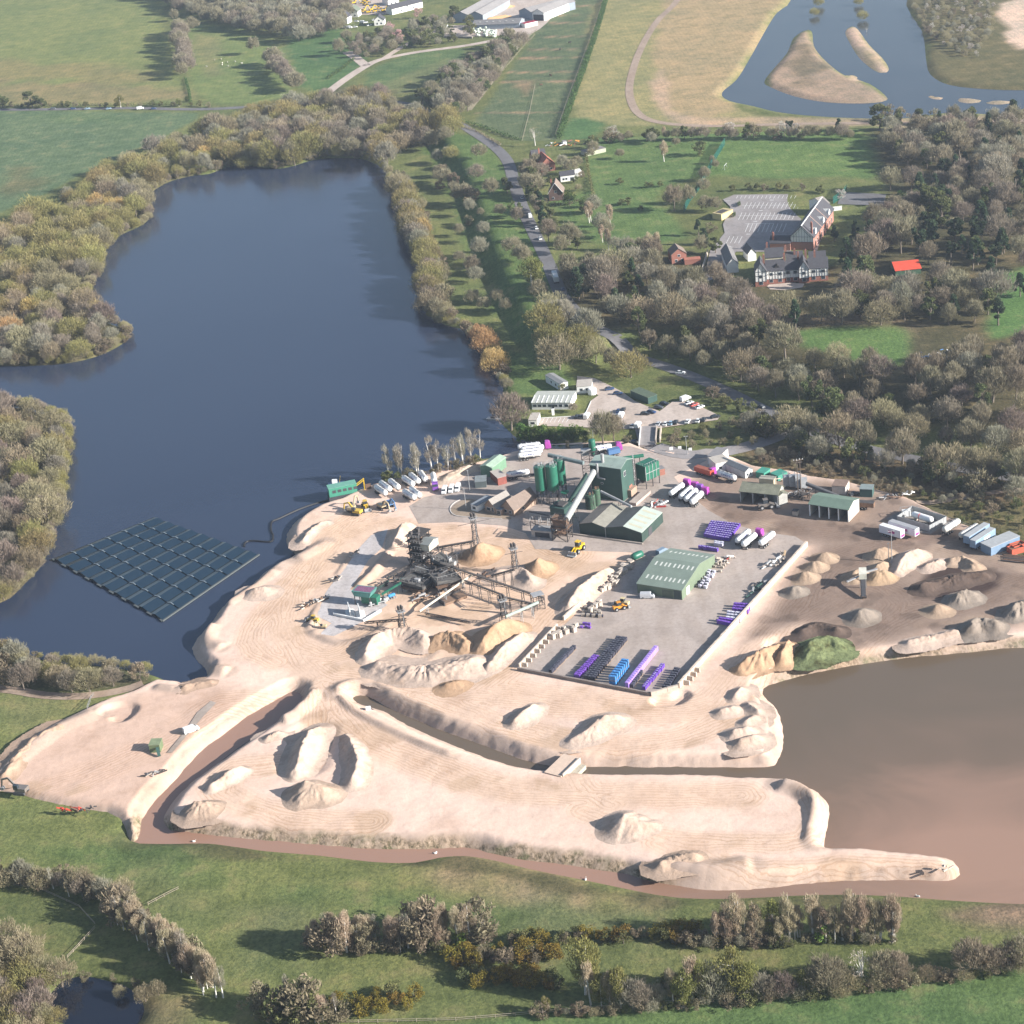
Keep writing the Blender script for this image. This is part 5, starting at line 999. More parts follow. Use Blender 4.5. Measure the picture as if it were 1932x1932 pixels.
heap('orange sand spur beside the grassed mound', [(1475,1248),(1490,1225)], 4.5, H_ORNG, .95, 41, .6)
heap('large grass covered mound at the brown lake shore', [(1528,1234),(1560,1220),(1582,1226)], 5.5, H_GRASS, .62, 42, .6, hs=[5.6,5.2,3], name='grass_mound')
heap('dark soil bank behind the grassed mound', [(1515,1195),(1540,1185),(1580,1193)], 2.4, H_DARK, .6, 43, .6)
for i, (u, v, h, m) in enumerate(((1555,1056,3.3,H_BRWN),(1538,1072,3.4,H_BRWN),(1520,1092,3.4,H_BRWN),(1500,1118,3.0,H_GREY))):
    heap(f'{["northernmost","second from the north","third from the north","southernmost grey"][i]} small grit cone along the yard wall', [(u-3,v),(u+4,v-1)], h, m, .6, 50+i, .3, group='grit cones along the yard wall')
heap('tan sand heap beside the twin lamp posts', [(1655,1052),(1668,1048)], 4.0, H_BRWN, .65, 55, .4)
heap('pale tan bank under the twin lamp posts', [(1655,1075),(1668,1070)], 2.8, heapmat('tan2', (.36,.26,.18)), .6, 56, .4)
heap('large pale wedge of sand east of the lamp posts', [(1692,1082),(1708,1062),(1730,1050)], 4.4, H_PALE, .62, 57, .4, hs=[2,4.4,4])
heap('low pale bank behind the dark soil floor', [(1750,1072),(1775,1062)], 2.0, H_PALE, .5, 58, .6)
heap('pale end bank at the far side of the dark soil floor', [(1795,1062),(1818,1060),(1838,1072)], 2.8, heapmat('tan3', (.37,.27,.195)), .7, 59, .7)
heap('half cut cone left of the screening machine', [(1610,1092),(1620,1086)], 3.6, H_BRWN, .68, 60, .35)
heap('orange tan cone right of the screening machine', [(1655,1092),(1668,1090)], 3.8, heapmat('tan4', (.36,.25,.16)), .62, 61, .35)
heap('dark grey cone below the screening machine', [(1622,1166),(1630,1163)], 4.0, H_GREY, .62, 62, .25)
heap('round brown grit cone beside the haul road', [(1766,1153),(1772,1152)], 3.0, H_BRWN, .6, 63, .2)
heap('rough grey rubble heap beside the dark soil floor', [(1808,1135),(1826,1128)], 4.0, H_GREY, .7, 64, .9)
heap('dark soil stockpile with a flat top', [(1742,1112),(1775,1102),(1815,1094),(1850,1088)], 2.6, H_DARK, .5, 65, .9)
heap('grey rubble heap above the brown lake bank', [(1832,1190),(1850,1182),(1872,1185)], 4.2, H_GREY, .7, 66, .8)
heap('dark rubble heap on the eastern edge of the yard', [(1912,1160),(1940,1145)], 4.0, H_GREY, .7, 67, .9)
heap('ragged sand bank above the brown lake cliff', [(1715,1215),(1760,1206),(1800,1196)], 1.8, H_PALE, .6, 68, .8)
heap('pale sand bump on the western lake spit', [(482,1120),(500,1118)], 3.0, H_PALE, .5, 69, .3)
heap('sand bank curving around the excavators by the lake', [(572,1024),(590,1002),(615,988)], 1.8, H_PALE, .6, 70, .5)
heap('ragged bank at the end of the western track', [(350,1300),(375,1292),(395,1290)], 1.6, heapmat('spoil3', (.34,.24,.175)), .6, 71, .9)
heap('rough sand bank along the western sand floor', [(10,1465),(60,1405),(110,1375)], 2.2, heapmat('spoil4', (.40,.28,.20)), .5, 72, .6)
heap('stony bank behind the white vans', [(842,905),(870,890),(900,884)], 2.2, heapmat('rubble_tan', (.45,.36,.28)), .6, 73, .9)

# ---------------------------------------------------------------- the tall green plant
p0, p1 = site(*cA(885,785)), site(*cA(1240,835)); dp = 10.0
main, W = house('plant_building', 'tall green clad plant building with a shallow gabled roof', 'building', p0, p1, dp, 14.0, 15.6, G_DARK, G_ROOF, 'x', .5, .3, None, [('r', .3, 9.8, 1.6, 1.9), ('f', .35, 6.5, .8, .6)])
MB().box(W+.005, W+.12, 5.6, 8.2, -.3, 4.2).build('brick_base', BRICK, main); MB().box(W*.9, W+1.6, 4.0, 9.0, -.3, 3.2).build('brick_annexe', BRICK2, main)
f = MB(); f.tube((W*.34, 2.2, 14.4), (W*.34, 2.2, 18.3), .65, n=12); f.build('roof_stack', STEEL, main); MB().tube((W*.27, -.9, 9.5), (W*.27, -.9, 15.5), .5, n=10).build('flue', STEEL, main)
MB().tube((W*.27, -1.0, 9.6), (W*.5, -1.0, 9.2), .35, n=10).build('flue', STEEL, main)
f = MB()
for k in range(9): f.bar((W*.05+k*1.2, -.02, 14.15), (W*.05+k*1.2, -.02, 15.0), .06)
f.bar((W*.05, -.02, 15.0), (W*.05+9.6, -.02, 15.0), .07); f.build('handrail', STEEL, main)
q = Vector(P(*cA(885,300), 15.5)); r = thing('dust_filter', 'dark green cylindrical dust filter on top of the tall plant building', 'filter', (q.x, q.y, SITE))
MB().lathe([(1.3, 15), (1.35, 15.1), (1.35, 19.2), (1.2, 19.5)], (0, 0, 0), 16).build('drum', G_SILO, r, smooth=True); MB().lathe([(.3, 12.5), (1.3, 15)], n=12).build('cone', G_SILO, r)
f = MB(); lattice(f, -1.5, 1.5, -1.5, 1.5, 0, 15, 5, .16); f.box(-2, 2, -2, 2, 14.9, 15.02); f.build('tower', DARK, r); MB().tube((.6, .9, 18.5), (.9, 1.2, 23), .06).build('mast', STEEL, r)
r = thing('filter_house', 'cluster of pale filter boxes and ducts on the back of the plant roof', 'machinery', P(*cA(800,330), 14.5)-np.array([0, 0, 14.5-SITE]))
f = MB(); f.box(-1.6, 1.6, -1.2, 1.2, 13.2, 15.6).box(1.8, 3.6, -1, 1, 14, 16.2); f.build('box', STEEL, r); f = MB(); lattice(f, -1.6, 3.4, -1.2, 1.2, 0, 13.2, 5, .18); f.build('support', DARK, r); MB().tube((-1, -1.4, 15), (4, -1.4, 16.5), .4).build('duct', STEEL, r)
def silo(lab, u, v, rad, zl, h, group):
    p = site(u, v); r = thing('silo', lab, 'silo', p, 0, group)
    MB().lathe([(.35, zl-1.8), (rad*.55, zl-.9), (rad, zl), (rad, zl+h), (rad*.96, zl+h+.25), (rad*.2, zl+h+.55)], n=28).build('drum', G_SILO, r, smooth=False)
    f = MB()
    for a in range(6): t = a*math.pi/3+.3; f.bar((rad*.95*math.cos(t), rad*.95*math.sin(t), zl+.1), (rad*.95*math.cos(t), rad*.95*math.sin(t), -.3), .28)
    for a in range(6): t = a*math.pi/3+.3; t2 = t+math.pi/3; f.bar((rad*.95*math.cos(t), rad*.95*math.sin(t), zl*.5), (rad*.95*math.cos(t2), rad*.95*math.sin(t2), zl*.5), .14)
    f.build('legs', DARK, r); f = MB(); n = 14
    for k in range(n):
        t, t2 = k*2*math.pi/n, (k+1)*2*math.pi/n; a, b = (rad*math.cos(t), rad*math.sin(t)), (rad*math.cos(t2), rad*math.sin(t2)); f.bar((*a, zl+h), (*a, zl+h+1.2), .06); f.bar((*a, zl+h+1.2), (*b, zl+h+1.2), .06); f.bar((*a, zl+h+.7), (*b, zl+h+.7), .05)
    f.build('handrail', STEEL, r); MB().box(-.5, .5, -.5, .5, zl+h+.5, zl+h+1.3).tube((.9, .6, zl+h+.3), (.9, .6, zl+h+1.5), .3).build('vent', STEEL, r)
silo('green silo on legs at the left of the plant', *cA(300,848), 2.15, 6, 9.6, 'green silos on dark legs'); silo('widest green silo on legs, in front', *cA(436,842), 2.35, 6, 9.8, 'green silos on dark legs'); silo('shaded green silo behind the widest one', *cA(528,770), 2.2, 6, 9.8, 'green silos on dark legs')
GREYC = M('grey_cover_sheet', (.33, .335, .315), .45, .3, .8, .4)
conveyor('covered_conveyor', 'wide grey covered conveyor climbing to the tall green building', P(*cA(572,1045), 11.6), P(*cA(892,488), 16.2), 2.1, DARK, GREYC, None, 2, 'conveyor')
conveyor('covered_conveyor', 'grey pipe conveyor from the silo tops to the plant roof', P(*cA(365,290), 20.0), P(*cA(775,385), 18.5), 1.5, DARK, M('blue_grey_cover', (.16, .20, .20), .5, .3), None, 0)
conveyor('covered_conveyor', 'thin pale chute from the plant building to the gabled barn roof', P(*cA(978,715), 11.5), P(*cA(1335,892), 9.0), .9, DARK, STEEL, None, 1)
conveyor('covered_conveyor', 'dark green conveyor in the shade under the silos', P(*cA(600,850), 5), P(*cA(810,520), 14), 1.7, DARK, G_DARK, None, 2)
conveyor('conveyor', 'low pale conveyor bridge left of the hopper', P(*cA(92,945), 6.3), P(*cA(400,1005), 7.5), 1.1, STEEL, None, None, 3)
for lab, x, y, rad, h in (('stout dark green tank in front of the plant', 862, 905, 2.0, 5.3), ('tall narrow green tank behind the stout one', 935, 872, 1.5, 6.6)):
    r = thing('storage_tank', lab, 'tank', site(*cA(x, y))); MB().lathe([(rad, -.1), (rad, h), (rad*.9, h+.3)], n=24).build('drum', M('tank_green', (.05, .095, .06), .55, .25), r)
    f = MB()
    for z in (1.4, 2.8, 4.2): f.lathe([(rad+.04, z), (rad+.06, z+.06), (rad+.04, z+.12)], n=24)
    f.build('hoop', DARK, r); MB().box(-.4, .4, -.4, .4, h+.2, h+1.2).tube((rad*.6, 0, h), (rad*.6, 0, h+1.4), .15).build('vent', RUST, r)
# steel tower at the conveyor foot
p0, p1 = site(*cA(415,1285)), site(*cA(592,1305)); p, a, W = frame(p0, p1); r = thing('transfer_tower', 'rusty dark steel tower under the foot of the covered conveyor', 'tower', p, a)
f = MB(); lattice(f, 0, W, 0, 4.5, -.3, 9.2, 3, .3); f.build('frame', DARK, r)
f = MB(); f.box(-.4, W+.4, -.4, 4.9, 5.2, 5.35).box(-.2, W+.2, -.2, 4.7, 8.6, 8.75).box(.3, W-.3, .3, 4.2, 2.3, 2.45); f.build('platform', RUST, r)
f = MB(); f.prism([(.8, 5.4), (W-.8, 5.4), (W-.2, 8.2), (.2, 8.2)], .4, 4.1); f.build('hopper', RUST, r)
f = MB(); [f.bar((random.uniform(0, W), random.uniform(0, 4.5), z), (random.uniform(0, W), random.uniform(0, 4.5), z+random.uniform(.5, 2.5)), .18) for z in np.linspace(1, 8.6, 26)]; f.build('pipework', RUST, r)
r, W = flatbox('feed_hopper', 'dark green feed hopper below the silos', 'hopper', site(*cA(395,1040)), site(*cA(560,1070)), 6.5, 5.2, G_DARK, G_DARK); MB().box(W*.2, W*.8, 1.2, 5.3, 5.4, 6.0).build('grating', DARK, r)
r, W = flatbox('weigh_shelter', 'low pale concrete truck bay beside the steel tower', 'shelter', site(*cA(170,1240)), site(*cA(425,1262)), 4.5, 2.6, M('pale_panel', (.45, .42, .39), .8, .3), M('grey_panel', (.33, .32, .31), .7, .3)); MB().box(1.5, W-1.5, -.06, -.005, -.2, 2.0).build('opening', CHASSIS, r)
f = MB(); lattice(f, 0, W+1, 0, 4.5, 2.8, 6.3, 1, .22); f.build('gantry', DARK, r)
r = thing('umbrella_feeder', 'small green cone feeder on splayed legs below the silos', 'machinery', site(*cA(570,850))); MB().lathe([(.3, 3.6), (1.6, 4.6), (1.7, 4.9)], n=12).build('cone', G_SILO, r); f = MB(); [f.bar((.8*math.cos(t), .8*math.sin(t), 3.8), (1.5*math.cos(t), 1.5*math.sin(t), -.2), .14) for t in (0, 1.57, 3.14, 4.71)]; f.build('legs', STEEL, r)
f = MB()
# bins on legs right of the tall building
p0, p1 = site(*cA(1400,648)), site(*cA(1512,690)); p, a, W = frame(p0, p1); r = thing('storage_bins', 'green steel bins on legs right of the plant building', 'bins', p, a); D = 7.5
MB().box(0, W, 0, D, 3.4, 9.6).build('bin', G_SILO, r); f = MB()
for k in range(4): f.box(W+.002, W+.12, k*D/4+.05, k*D/4+.25, 3.4, 9.65)
f.box(W+.002, W+.14, 0, D, 6.4, 6.6); f.build('rib', STEEL, r); f = MB(); [f.bar((x, y, 3.4), (x, y, -.3), .3) for x in (.2, W-.2) for y in (.2, D/2, D-.2)]; f.build('legs', DARK, r)
for k in range(3): MB().prism([(W*.15, 3.4), (W*.85, 3.4), (W*.6, 1.9), (W*.4, 1.9)], k*D/3+.3, k*D/3+D/3-.3).build('chute', DARK, r)
f = MB(); [f.bar((x, 0, 9.6), (x, 0, 10.7), .06) for x in np.linspace(0, W, 5)]; [f.bar((W, y, 9.6), (W, y, 10.7), .06) for y in np.linspace(0, D, 7)]; f.bar((0, 0, 10.7), (W, 0, 10.7), .07).bar((W, 0, 10.7), (W, D, 10.7), .07); f.build('handrail', STEEL, r)
conveyor('conveyor', 'dark conveyor running over the green bins', P(*cA(1235,330), 14.5), P(*cA(1475,295), 14.5), 1.3, DARK, G_SILO, None, 2)
r = thing('ladder_tower', 'dark ladder tower between the plant building and the bins', 'tower', site(*cA(1375,700))); f = MB(); lattice(f, -.8, .8, -.8, .8, -.2, 13, 7, .16); f.build('frame', DARK, r); f = MB(); f.tube((.2, 0, 0), (.2, 0, 15.5), .22); f.build('pipe', STEEL, r)
r, W = flatbox('brick_kiosk', 'small brick kiosk right of the green bins', 'kiosk', site(*cA(1645,535)), site(*cA(1728,515)), 3.2, 2.6, BRICK, M('grey_felt', (.22, .21, .21), .85, .2))
r, W = flatbox('retaining_bay', 'low brick walled bay behind the gabled barn', 'bay', site(*cA(1390,885)), site(*cA(1560,735)), 3.0, 1.1, M('bay_brick', (.42, .33, .29), .9, .25), CONC)
r = thing('scrap_pile', 'red and white scrap parts piled behind the gabled barn', 'scrap', site(*cA(1660,870)))
for i in range(16): MB().bar((random.uniform(-4, 4), random.uniform(-3, 3), .2), (random.uniform(-4, 4), random.uniform(-3, 3), random.uniform(.3, 1.2)), random.uniform(.2, .6)).build('scrap_part', random.choice([paint('red', (.45, .05, .04)), STEEL, FRAMEW, RUST]), r)
# gabled barn
p0, p1 = site(*cA(735,1205)), site(*cA(1462,1312)); dp = depth_to(p0, p1, site(*cA(1735,1075))); p, a, W = frame(p0, p1); r = thing('gabled_barn', 'twin gabled green barn with brown grey and pale roof slopes', 'barn', p, a)
k = .42; mb = gable_walls(0, W*k, 0, dp, 3.9, 5.3, 'y'); gable_walls(W*k+.004, W, 0, dp, 3.9, 5.5, 'y', .5, -.6, mb); mb.build('wall', M('barn_green', (.034, .060, .050), .6, .25, .4, .3, stripe=('X', 3.2, .2)), r)
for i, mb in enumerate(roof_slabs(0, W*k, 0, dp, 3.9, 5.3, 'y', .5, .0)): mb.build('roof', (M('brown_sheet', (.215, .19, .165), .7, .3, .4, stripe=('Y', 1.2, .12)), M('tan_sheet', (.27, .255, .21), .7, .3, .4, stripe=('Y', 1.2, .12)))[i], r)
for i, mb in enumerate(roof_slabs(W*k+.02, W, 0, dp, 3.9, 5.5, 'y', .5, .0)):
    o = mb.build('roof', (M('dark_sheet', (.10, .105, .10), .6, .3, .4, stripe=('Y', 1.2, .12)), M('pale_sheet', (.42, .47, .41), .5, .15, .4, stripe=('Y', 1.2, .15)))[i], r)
    if i:
        xm, xe = W*k+(W-W*k)/2, W
        for j in range(4): y = dp*(.14+.22*j); f = MB(); f.add([(xm+.9, y, 5.5+.235-.9*1.6/((W-W*k)/2)), (xe-1.2, y, 3.9+.235+1.2*1.6/((W-W*k)/2)), (xe-1.2, y+1.2, 3.9+.235+1.2*1.6/((W-W*k)/2)), (xm+.9, y+1.2, 5.5+.235-.9*1.6/((W-W*k)/2))], [(0, 1, 2, 3)]); f.build('rooflight', M('dirty_rooflight', (.42, .40, .30), .5, .2), o)
MB().box(W+.005, W+.08, dp*.30, dp*.46, -.2, 3.2).build('door', CHASSIS, r); MB().box(W*k-.1, W*k+.1, -.16, -.005, -.2, 3.9).build('downpipe', STEEL, r)
r = thing('block_wall', 'low concrete kerb wall in front of the gabled barn', 'wall', *frame(site(*cA(600,1208)), site(*cA(1470,1330)))[:2]); MB().box(0, frame(site(*cA(600,1208)), site(*cA(1470,1330)))[2], -.4, 0, -.3, .6).build('wall', CONCB, r)
# ---------------------------------------------------------------- brick office cottages and the yard behind them
r, W = house('brick_cottage', 'small buff brick cottage with a brown gable, nearest the silos', 'cottage', site(*cF(1562,688)), site(*cF(1688,724)), 13.5, 2.9, 6.2, BRICK2, TILE, 'y', .5, .4, None, [('f', .3, .9, 1.5, 1.2), ('f', .7, .9, 1.2, 1.2), ('r', .4, .9, 1.4, 1.1)])
r, W = house('brick_cottage', 'small buff brick cottage with a grey gable beside the white annexe', 'cottage', site(*cF(1388,668)), site(*cF(1496,700)), 9.5, 2.8, 5.6, BRICK2, M('grey_tile', (.27, .245, .22), .85, .25, 1), 'y', .5, .4, None, [('f', .35, .9, 1.8, 1.2), ('f', .75, .8, 1.0, 1.8)])
r, W = flatbox('cottage_porch', 'low flat porch linking the two brick cottages', 'porch', site(*cF(1500,702)), site(*cF(1558,716)), 6, 2.4, BRICK2, M('blue_felt', (.20, .22, .24), .85, .2), None, [('f', .5, .4, 1.6, 1.5)])
r, W = flatbox('white_annexe', 'low white annexe with a flat grey blue roof', 'annexe', site(*cF(1243,660)), site(*cF(1308,678)), 9.5, 2.6, WHITEW, M('blue_felt', (.20, .22, .24), .85, .2), None, [('f', .5, 1, 1.6, 1)])
paved('cottage_island', [cF(1030,640),cF(1030,690),cF(1100,715),cF(1560,745),cF(1660,740),cF(1500,640),cF(1250,540),cF(1130,560)], SITE+.17, pavemat('island_earth', (.30, .235, .175)), 2)
k = np.array([P(*cF(x, y), SITE)[:2] for x, y in ((1160,540),(1085,570),(1035,610),(1022,655),(1045,695),(1110,722),(1300,735),(1560,752))]); k = catmull(k, 4, False); f = MB()
for a_, b_ in zip(k[:-1], k[1:]): f.bar((*a_, SITE+.1), (*b_, SITE+.1), .35, .32)
tag(f.build('kerb', M('kerb_stone', (.50, .46, .42), .9, .15)), kind='structure')
r, W = house('green_shed', 'pale green roofed shed beside the lake bank', 'shed', site(*cF(1345,300)), site(*cF(1465,318)), 11, 4.2, 5.0, M('shed_green', (.13, .23, .15), .6, .2), M('shed_roof', (.33, .43, .33), .55, .2, .5, stripe=('Y', .5, .2)), 'y', .5, .2); MB().box(W*.2, W*.8, -.05, -.005, -.2, 3.4).build('door', M('shed_green', (.13, .23, .15)), r)
r, W = flatbox('shipping_container', 'rusty red container with a white end beside the green shed', 'container', site(*cF(1522,402)), site(*cF(1612,378)), 8, 3.2, M('red_container', (.28, .09, .07), .7, .3), M('dusty_top', (.42, .36, .32), .8, .2))
r, W = flatbox('skip_shelter', 'low dark open shelter in the shade of the green shed', 'shelter', site(*cF(1285,430)), site(*cF(1400,420)), 6, 2.6, M('shade_steel', (.10, .12, .12)), M('shade_roof', (.20, .22, .22)))
r, W = flatbox('pump_barge', 'long green pump house on the lake edge with a row of openings', 'pump house', site(*cF(-228,520)), site(*cF(60,462)), 4.2, 3.4, M('barge_green', (.06, .25, .17), .5, .2), M('barge_roof', (.14, .33, .25), .5, .2))
for i in range(5): MB().box(W*(.12+.19*i), W*(.12+.19*i)+1.5, -.05, -.005, 1.2, 2.4).build('opening', CHASSIS, r)
MB().box(-.3, W+.3, -.3, 4.5, -3, -.32).build('base', CHASSIS, r)
r = thing('dredger_gantry', 'yellow and black gantry at the end of the green pump house', 'machinery', site(*cF(85,450))); f = MB(); f.bar((-4, 0, .2), (2, 0, 4.2), .35).bar((-4, 2, .2), (2, 2, 4.2), .35).bar((2, 0, 0), (2, 0, 4.2), .3).bar((2, 2, 0), (2, 2, 4.2), .3); f.build('frame', paint('yellow', (.62, .40, .03)), r); MB().box(2.4, 4.6, 0, 2, 0, 1.6).build('engine', RUST, r)
r = thing('work_boat', 'small blue and white work boat moored beside the pump house', 'boat', P(*cF(-160,395), 0)); MB().prism([(-3, 0), (3, 0), (3.6, 1), (-3.2, 1)], -1.1, 1.1).build('hull', paint('navy', (.03, .06, .14)), r); MB().box(-1.5, .6, -.8, .8, 1.0, 2.4).build('cabin', FRAMEW, r); MB().bar((1.5, 0, 1), (2.2, 0, 4), .15).build('mast', paint('yellow', (.62, .40, .03)), r)
r = thing('moored_barge', 'small dark boat by the bare lakeside tree', 'boat', P(932,792,0), -.4); MB().prism([(-3, 0), (3, 0), (3.6, .8), (-3.2, .8)], -1, 1).build('hull', STEEL, r); MB().box(-1.2, .8, -.7, .7, .8, 1.7).build('cabin', CHASSIS, r)
Y_ = paint('digger_yellow', (.55, .37, .05)); O_ = paint('digger_orange', (.62, .26, .03))
excavator('excavator', 'dusty yellow excavator with raised arm nearest the lake spit', site(*cF(55,700)), 2.6, Y_, 'machines parked by the lake'); loader('wheel_loader', 'yellow loader parked by the lake bank, bucket towards the quarry', site(*cF(150,640)), -1.3, Y_, 'machines parked by the lake'); excavator('excavator', 'dusty excavator beside the blue one', site(*cF(320,640)), -1.0, paint('dusty', (.42, .34, .22)), 'machines parked by the lake'); excavator('excavator', 'blue excavator in the machine line', site(*cF(395,620)), -1.1, paint('mid_blue', (.08, .17, .33)), 'machines parked by the lake'); excavator('excavator', 'brown excavator behind the yellow one', site(*cF(8,660)), 1.2, paint('dusty', (.42, .34, .22)), 'machines parked by the lake')
loader('wheel_loader', 'bright yellow loader working below the gabled barn', site(1090,1041), -2.2, paint('bright_yellow', (.66, .42, .02)), None, 1.2)
# ---------------------------------------------------------------- tankers and vans
PUR = ('purple', (.36, .06, .32)); PUR2 = ('violet', (.20, .07, .34)); BLU = ('sky_blue', (.20, .33, .52))
G1 = 'white powder tankers parked along the lake bank'
for lab, a_, b_ in (('westernmost white tank trailer by the lake bank', (225,440), (395,560)), ('second white tank trailer by the lake bank', (285,405), (430,510)), ('short white tank trailer behind the front pair', (398,395), (500,480)), ('white tank trailer against the birch stand, left of three', (525,355), (665,455)), ('white tank trailer against the birch stand, middle of three', (585,310), (735,440)), ('white tank trailer against the birch stand, right of three', (700,290), (795,420)), ('front white tank trailer with a dark walkway', (520,490), (690,600)), ('white tank trailer right of the front one', (600,465), (735,575))):
    tanker(None, site(*cF(*a_)), site(*cF(*b_)), lab, G1, 9.4)
tanker(PUR2, site(*cF(845,310)), site(*cF(878,480)), 'white tanker lorry with a violet cab facing the yard', G1, 8.6)
for lab, x, y in (('white van nearest the violet lorry', 965, 470), ('middle one of three white vans', 1037, 458), ('white van nearest the lamp post', 1102, 446)): car('van', ('white', (.72, .72, .70)), site(*cF(x, y)), -1.75, lab, 'white vans in a row')
tanker(BLU, site(*cF(1665,335)), site(*cF(1900,300)), 'white tanker lorry with a pale blue cab beside the container', None, 9.4)
for i in range(4): tanker(PUR if i == 3 else None, site(*cA(35+18*i, 352-36*i)), site(*cA(262+18*i, 325-36*i)), ['nearest of four white tank trailers stacked side by side', 'second of four white tank trailers side by side', 'third of four white tank trailers side by side', 'farthest of four side by side white tankers, with a purple cab'][i], 'tank trailers behind the silos', 9.6)
tanker(PUR, site(*cA(960,265)), site(*cA(1165,235)), 'white tanker lorry with a pink purple cab behind the plant', None, 7.5)
r = boxtrailer('blue_bowser', 'small blue bowser behind the plant roof', site(*cA(1095,300)), site(*cA(1165,285)), 5, paint('mid_blue', (.08, .17, .33)), paint('mid_blue', (.08, .17, .33)), None, None, 3.0)
for i, (a_, b_) in enumerate((((-75,600), (100,468)), ((15,640), (185,490)), ((65,668), (235,510)), ((118,700), (295,535)))): tanker(PUR if i != 2 else PUR2, site(*cB(*a_)), site(*cB(*b_)), ['leftmost of four white tankers with purple cabs', 'second from left of four white tankers with purple cabs', 'third from left of four white tankers, violet cab', 'rightmost of four white tankers with purple cabs'][i], 'white tankers with purple cabs', 9.6)
tanker(None, site(*cB(575,1080)), site(*cB(712,965)), 'white tank trailer left of the pair below the dirt road', None, 9.4); tanker(PUR, site(*cB(635,1115)), site(*cB(830,955)), 'white tanker with a purple cab right of the pair below the dirt road', None, 9.4); tanker(None, site(*cB(805,1105)), site(*cB(955,985)), 'lone white tank trailer right of the pair', None, 9.8)
tanker(PUR, site(*cB(555,440)), site(*cB(330,365)), 'white tanker lorry with a purple cab by the white offices', None, 9.6)
r = boxtrailer('tipper_trailer', 'orange red tipper trailer by the white offices', site(*cB(185,340)), site(*cB(330,385)), 8.5, paint('tipper_red', (.48, .07, .04)), M('tipper_load', (.28, .09, .06)), None, None, 3.0, 'trailer')
boxtrailer('box_trailer', 'rounded white trailer with a pink panel, left of two', site(*cC(395,508)), site(*cC(568,560)), 9.5, paint('trailer_white', (.70, .68, .72)), paint('white', (.72, .72, .70)), paint('magenta', (.40, .06, .22)))
boxtrailer('box_trailer', 'grey topped trailer with a pink end, right of two', site(*cC(480,462)), site(*cC(742,545)), 12.0, paint('trailer_white', (.70, .68, .72)), M('grey_top', (.33, .33, .34), .6, .2), paint('magenta', (.40, .06, .22)))
CREAM = M('cream_tank', (.62, .59, .52), .5, .2)
tanker(None, site(*cC(1048,522)), site(*cC(1218,415)), 'cream tank trailer beside the gas compound', None, 9.6, False, CREAM); tanker(None, site(*cC(1232,585)), site(*cC(1425,470)), 'cream tank trailer beside the blue trailers', None, 10.5, False, CREAM)
BT = M('blue_trailer', (.22, .31, .42), .5, .2); GT = M('grey_trailer_top', (.36, .37, .37), .6, .2)
boxtrailer('box_trailer', 'blue sided trailer with a grey top, left of the pair', site(*cC(1300,635)), site(*cC(1520,490)), 13, BT, GT, None, 'blue trailers by the boundary'); boxtrailer('box_trailer', 'blue sided trailer with a white flank, right of the pair', site(*cC(1375,680)), site(*cC(1580,545)), 12.5, BT, GT, FRAMEW, 'blue trailers by the boundary')
r, W = flatbox('steel_container', 'long blue grey container with a ribbed grey roof', 'container', site(*cC(1455,690)), site(*cC(1570,745)), 13.5, 3.2, M('container_blue', (.16, .235, .33), .6, .2), GT)
for lab, a_, b_ in (('rusty red skip beside the blue grey container, nearer one', (1740,700), (1800,740)), ('rusty red skip beside the blue grey container, farther one', (1765,672), (1822,705))):
    p, a, W = frame(site(*cC(*a_)), site(*cC(*b_))); r = thing('skip', lab, 'skip', p, a, 'red skips'); f = MB(); [f.box(*b) for b in ((0, W, 0, .12, 0, 2.2), (0, W, 5, 5.12, 0, 2.2), (0, .12, .12, 5, 0, 2.2), (W-.12, W, .12, 5, 0, 2.2))]; f.build('side', M('skip_red', (.42, .09, .05), .7, .25), r); MB().box(.12, W-.12, .12, 5, 0, 1.7).build('load', RUST, r)
r = thing('pipe_stack', 'rusty pipes and beams lying by the boundary road', 'pipes', site(*cC(1850,790)), -.5); [MB().bar((-5+random.uniform(-1, 1), i*.6-2, .25), (5+random.uniform(-1, 1), i*.6-2+random.uniform(-.4, .4), .25), .35).build('pipe', random.choice([RUST, DARK]), r) for i in range(9)]
# gas compound
q = [site(*cC(*k)) for k in ((540,375),(893,478),(1078,380),(705,262))]; GW = M('galvanised_panel', (.40, .41, .41), .5, .2, .6, .5, .3, stripe=('X', 1.5, .12))
r = thing('panel_fence', 'grey panel fence around the gas tank compound', 'fence', q[0])
for i in range(4):
    d = q[(i+1) % 4]-q[i]; f = MB(); b = q[i]-q[0]; f.bar(tuple(b+Vector((0, 0, 1.25))), tuple(b+d+Vector((0, 0, 1.25))), .12, 2.7); f.build('fence_panel', GW, r); f = MB(); n = 6; [f.bar(tuple(b+d*k/n+Vector((0, 0, -.1))), tuple(b+d*k/n+Vector((0, 0, 2.75))), .18) for k in range(n)]; f.build('post', STEEL, r)
r = thing('gas_tank', 'long white gas tank on saddles inside the panel fence', 'tank', *frame(site(*cC(705,335)), site(*cC(930,405)))[:2]); L = frame(site(*cC(705,335)), site(*cC(930,405)))[2]
MB().lathe([(.3, 0), (.85, .2), (1.15, .7), (1.2, 1.2), (1.2, L-1.2), (1.15, L-.7), (.85, L-.2), (.3, L)], (0, 0, 2.0), 18, 'x').build('tank', TANKM, r, smooth=True); [MB().box(x-.3, x+.3, -1, 1, -.1, 1.2).build('saddle', CONCB, r) for x in (L*.2, L*.8)]; MB().tube((L*.4, -1.2, 0), (L*.4, -1.2, 3), .12).tube((L*.4, -1.2, 3), (L*.4, 0, 3.2), .1).build('pipework', paint('red', (.45, .05, .04)), r)
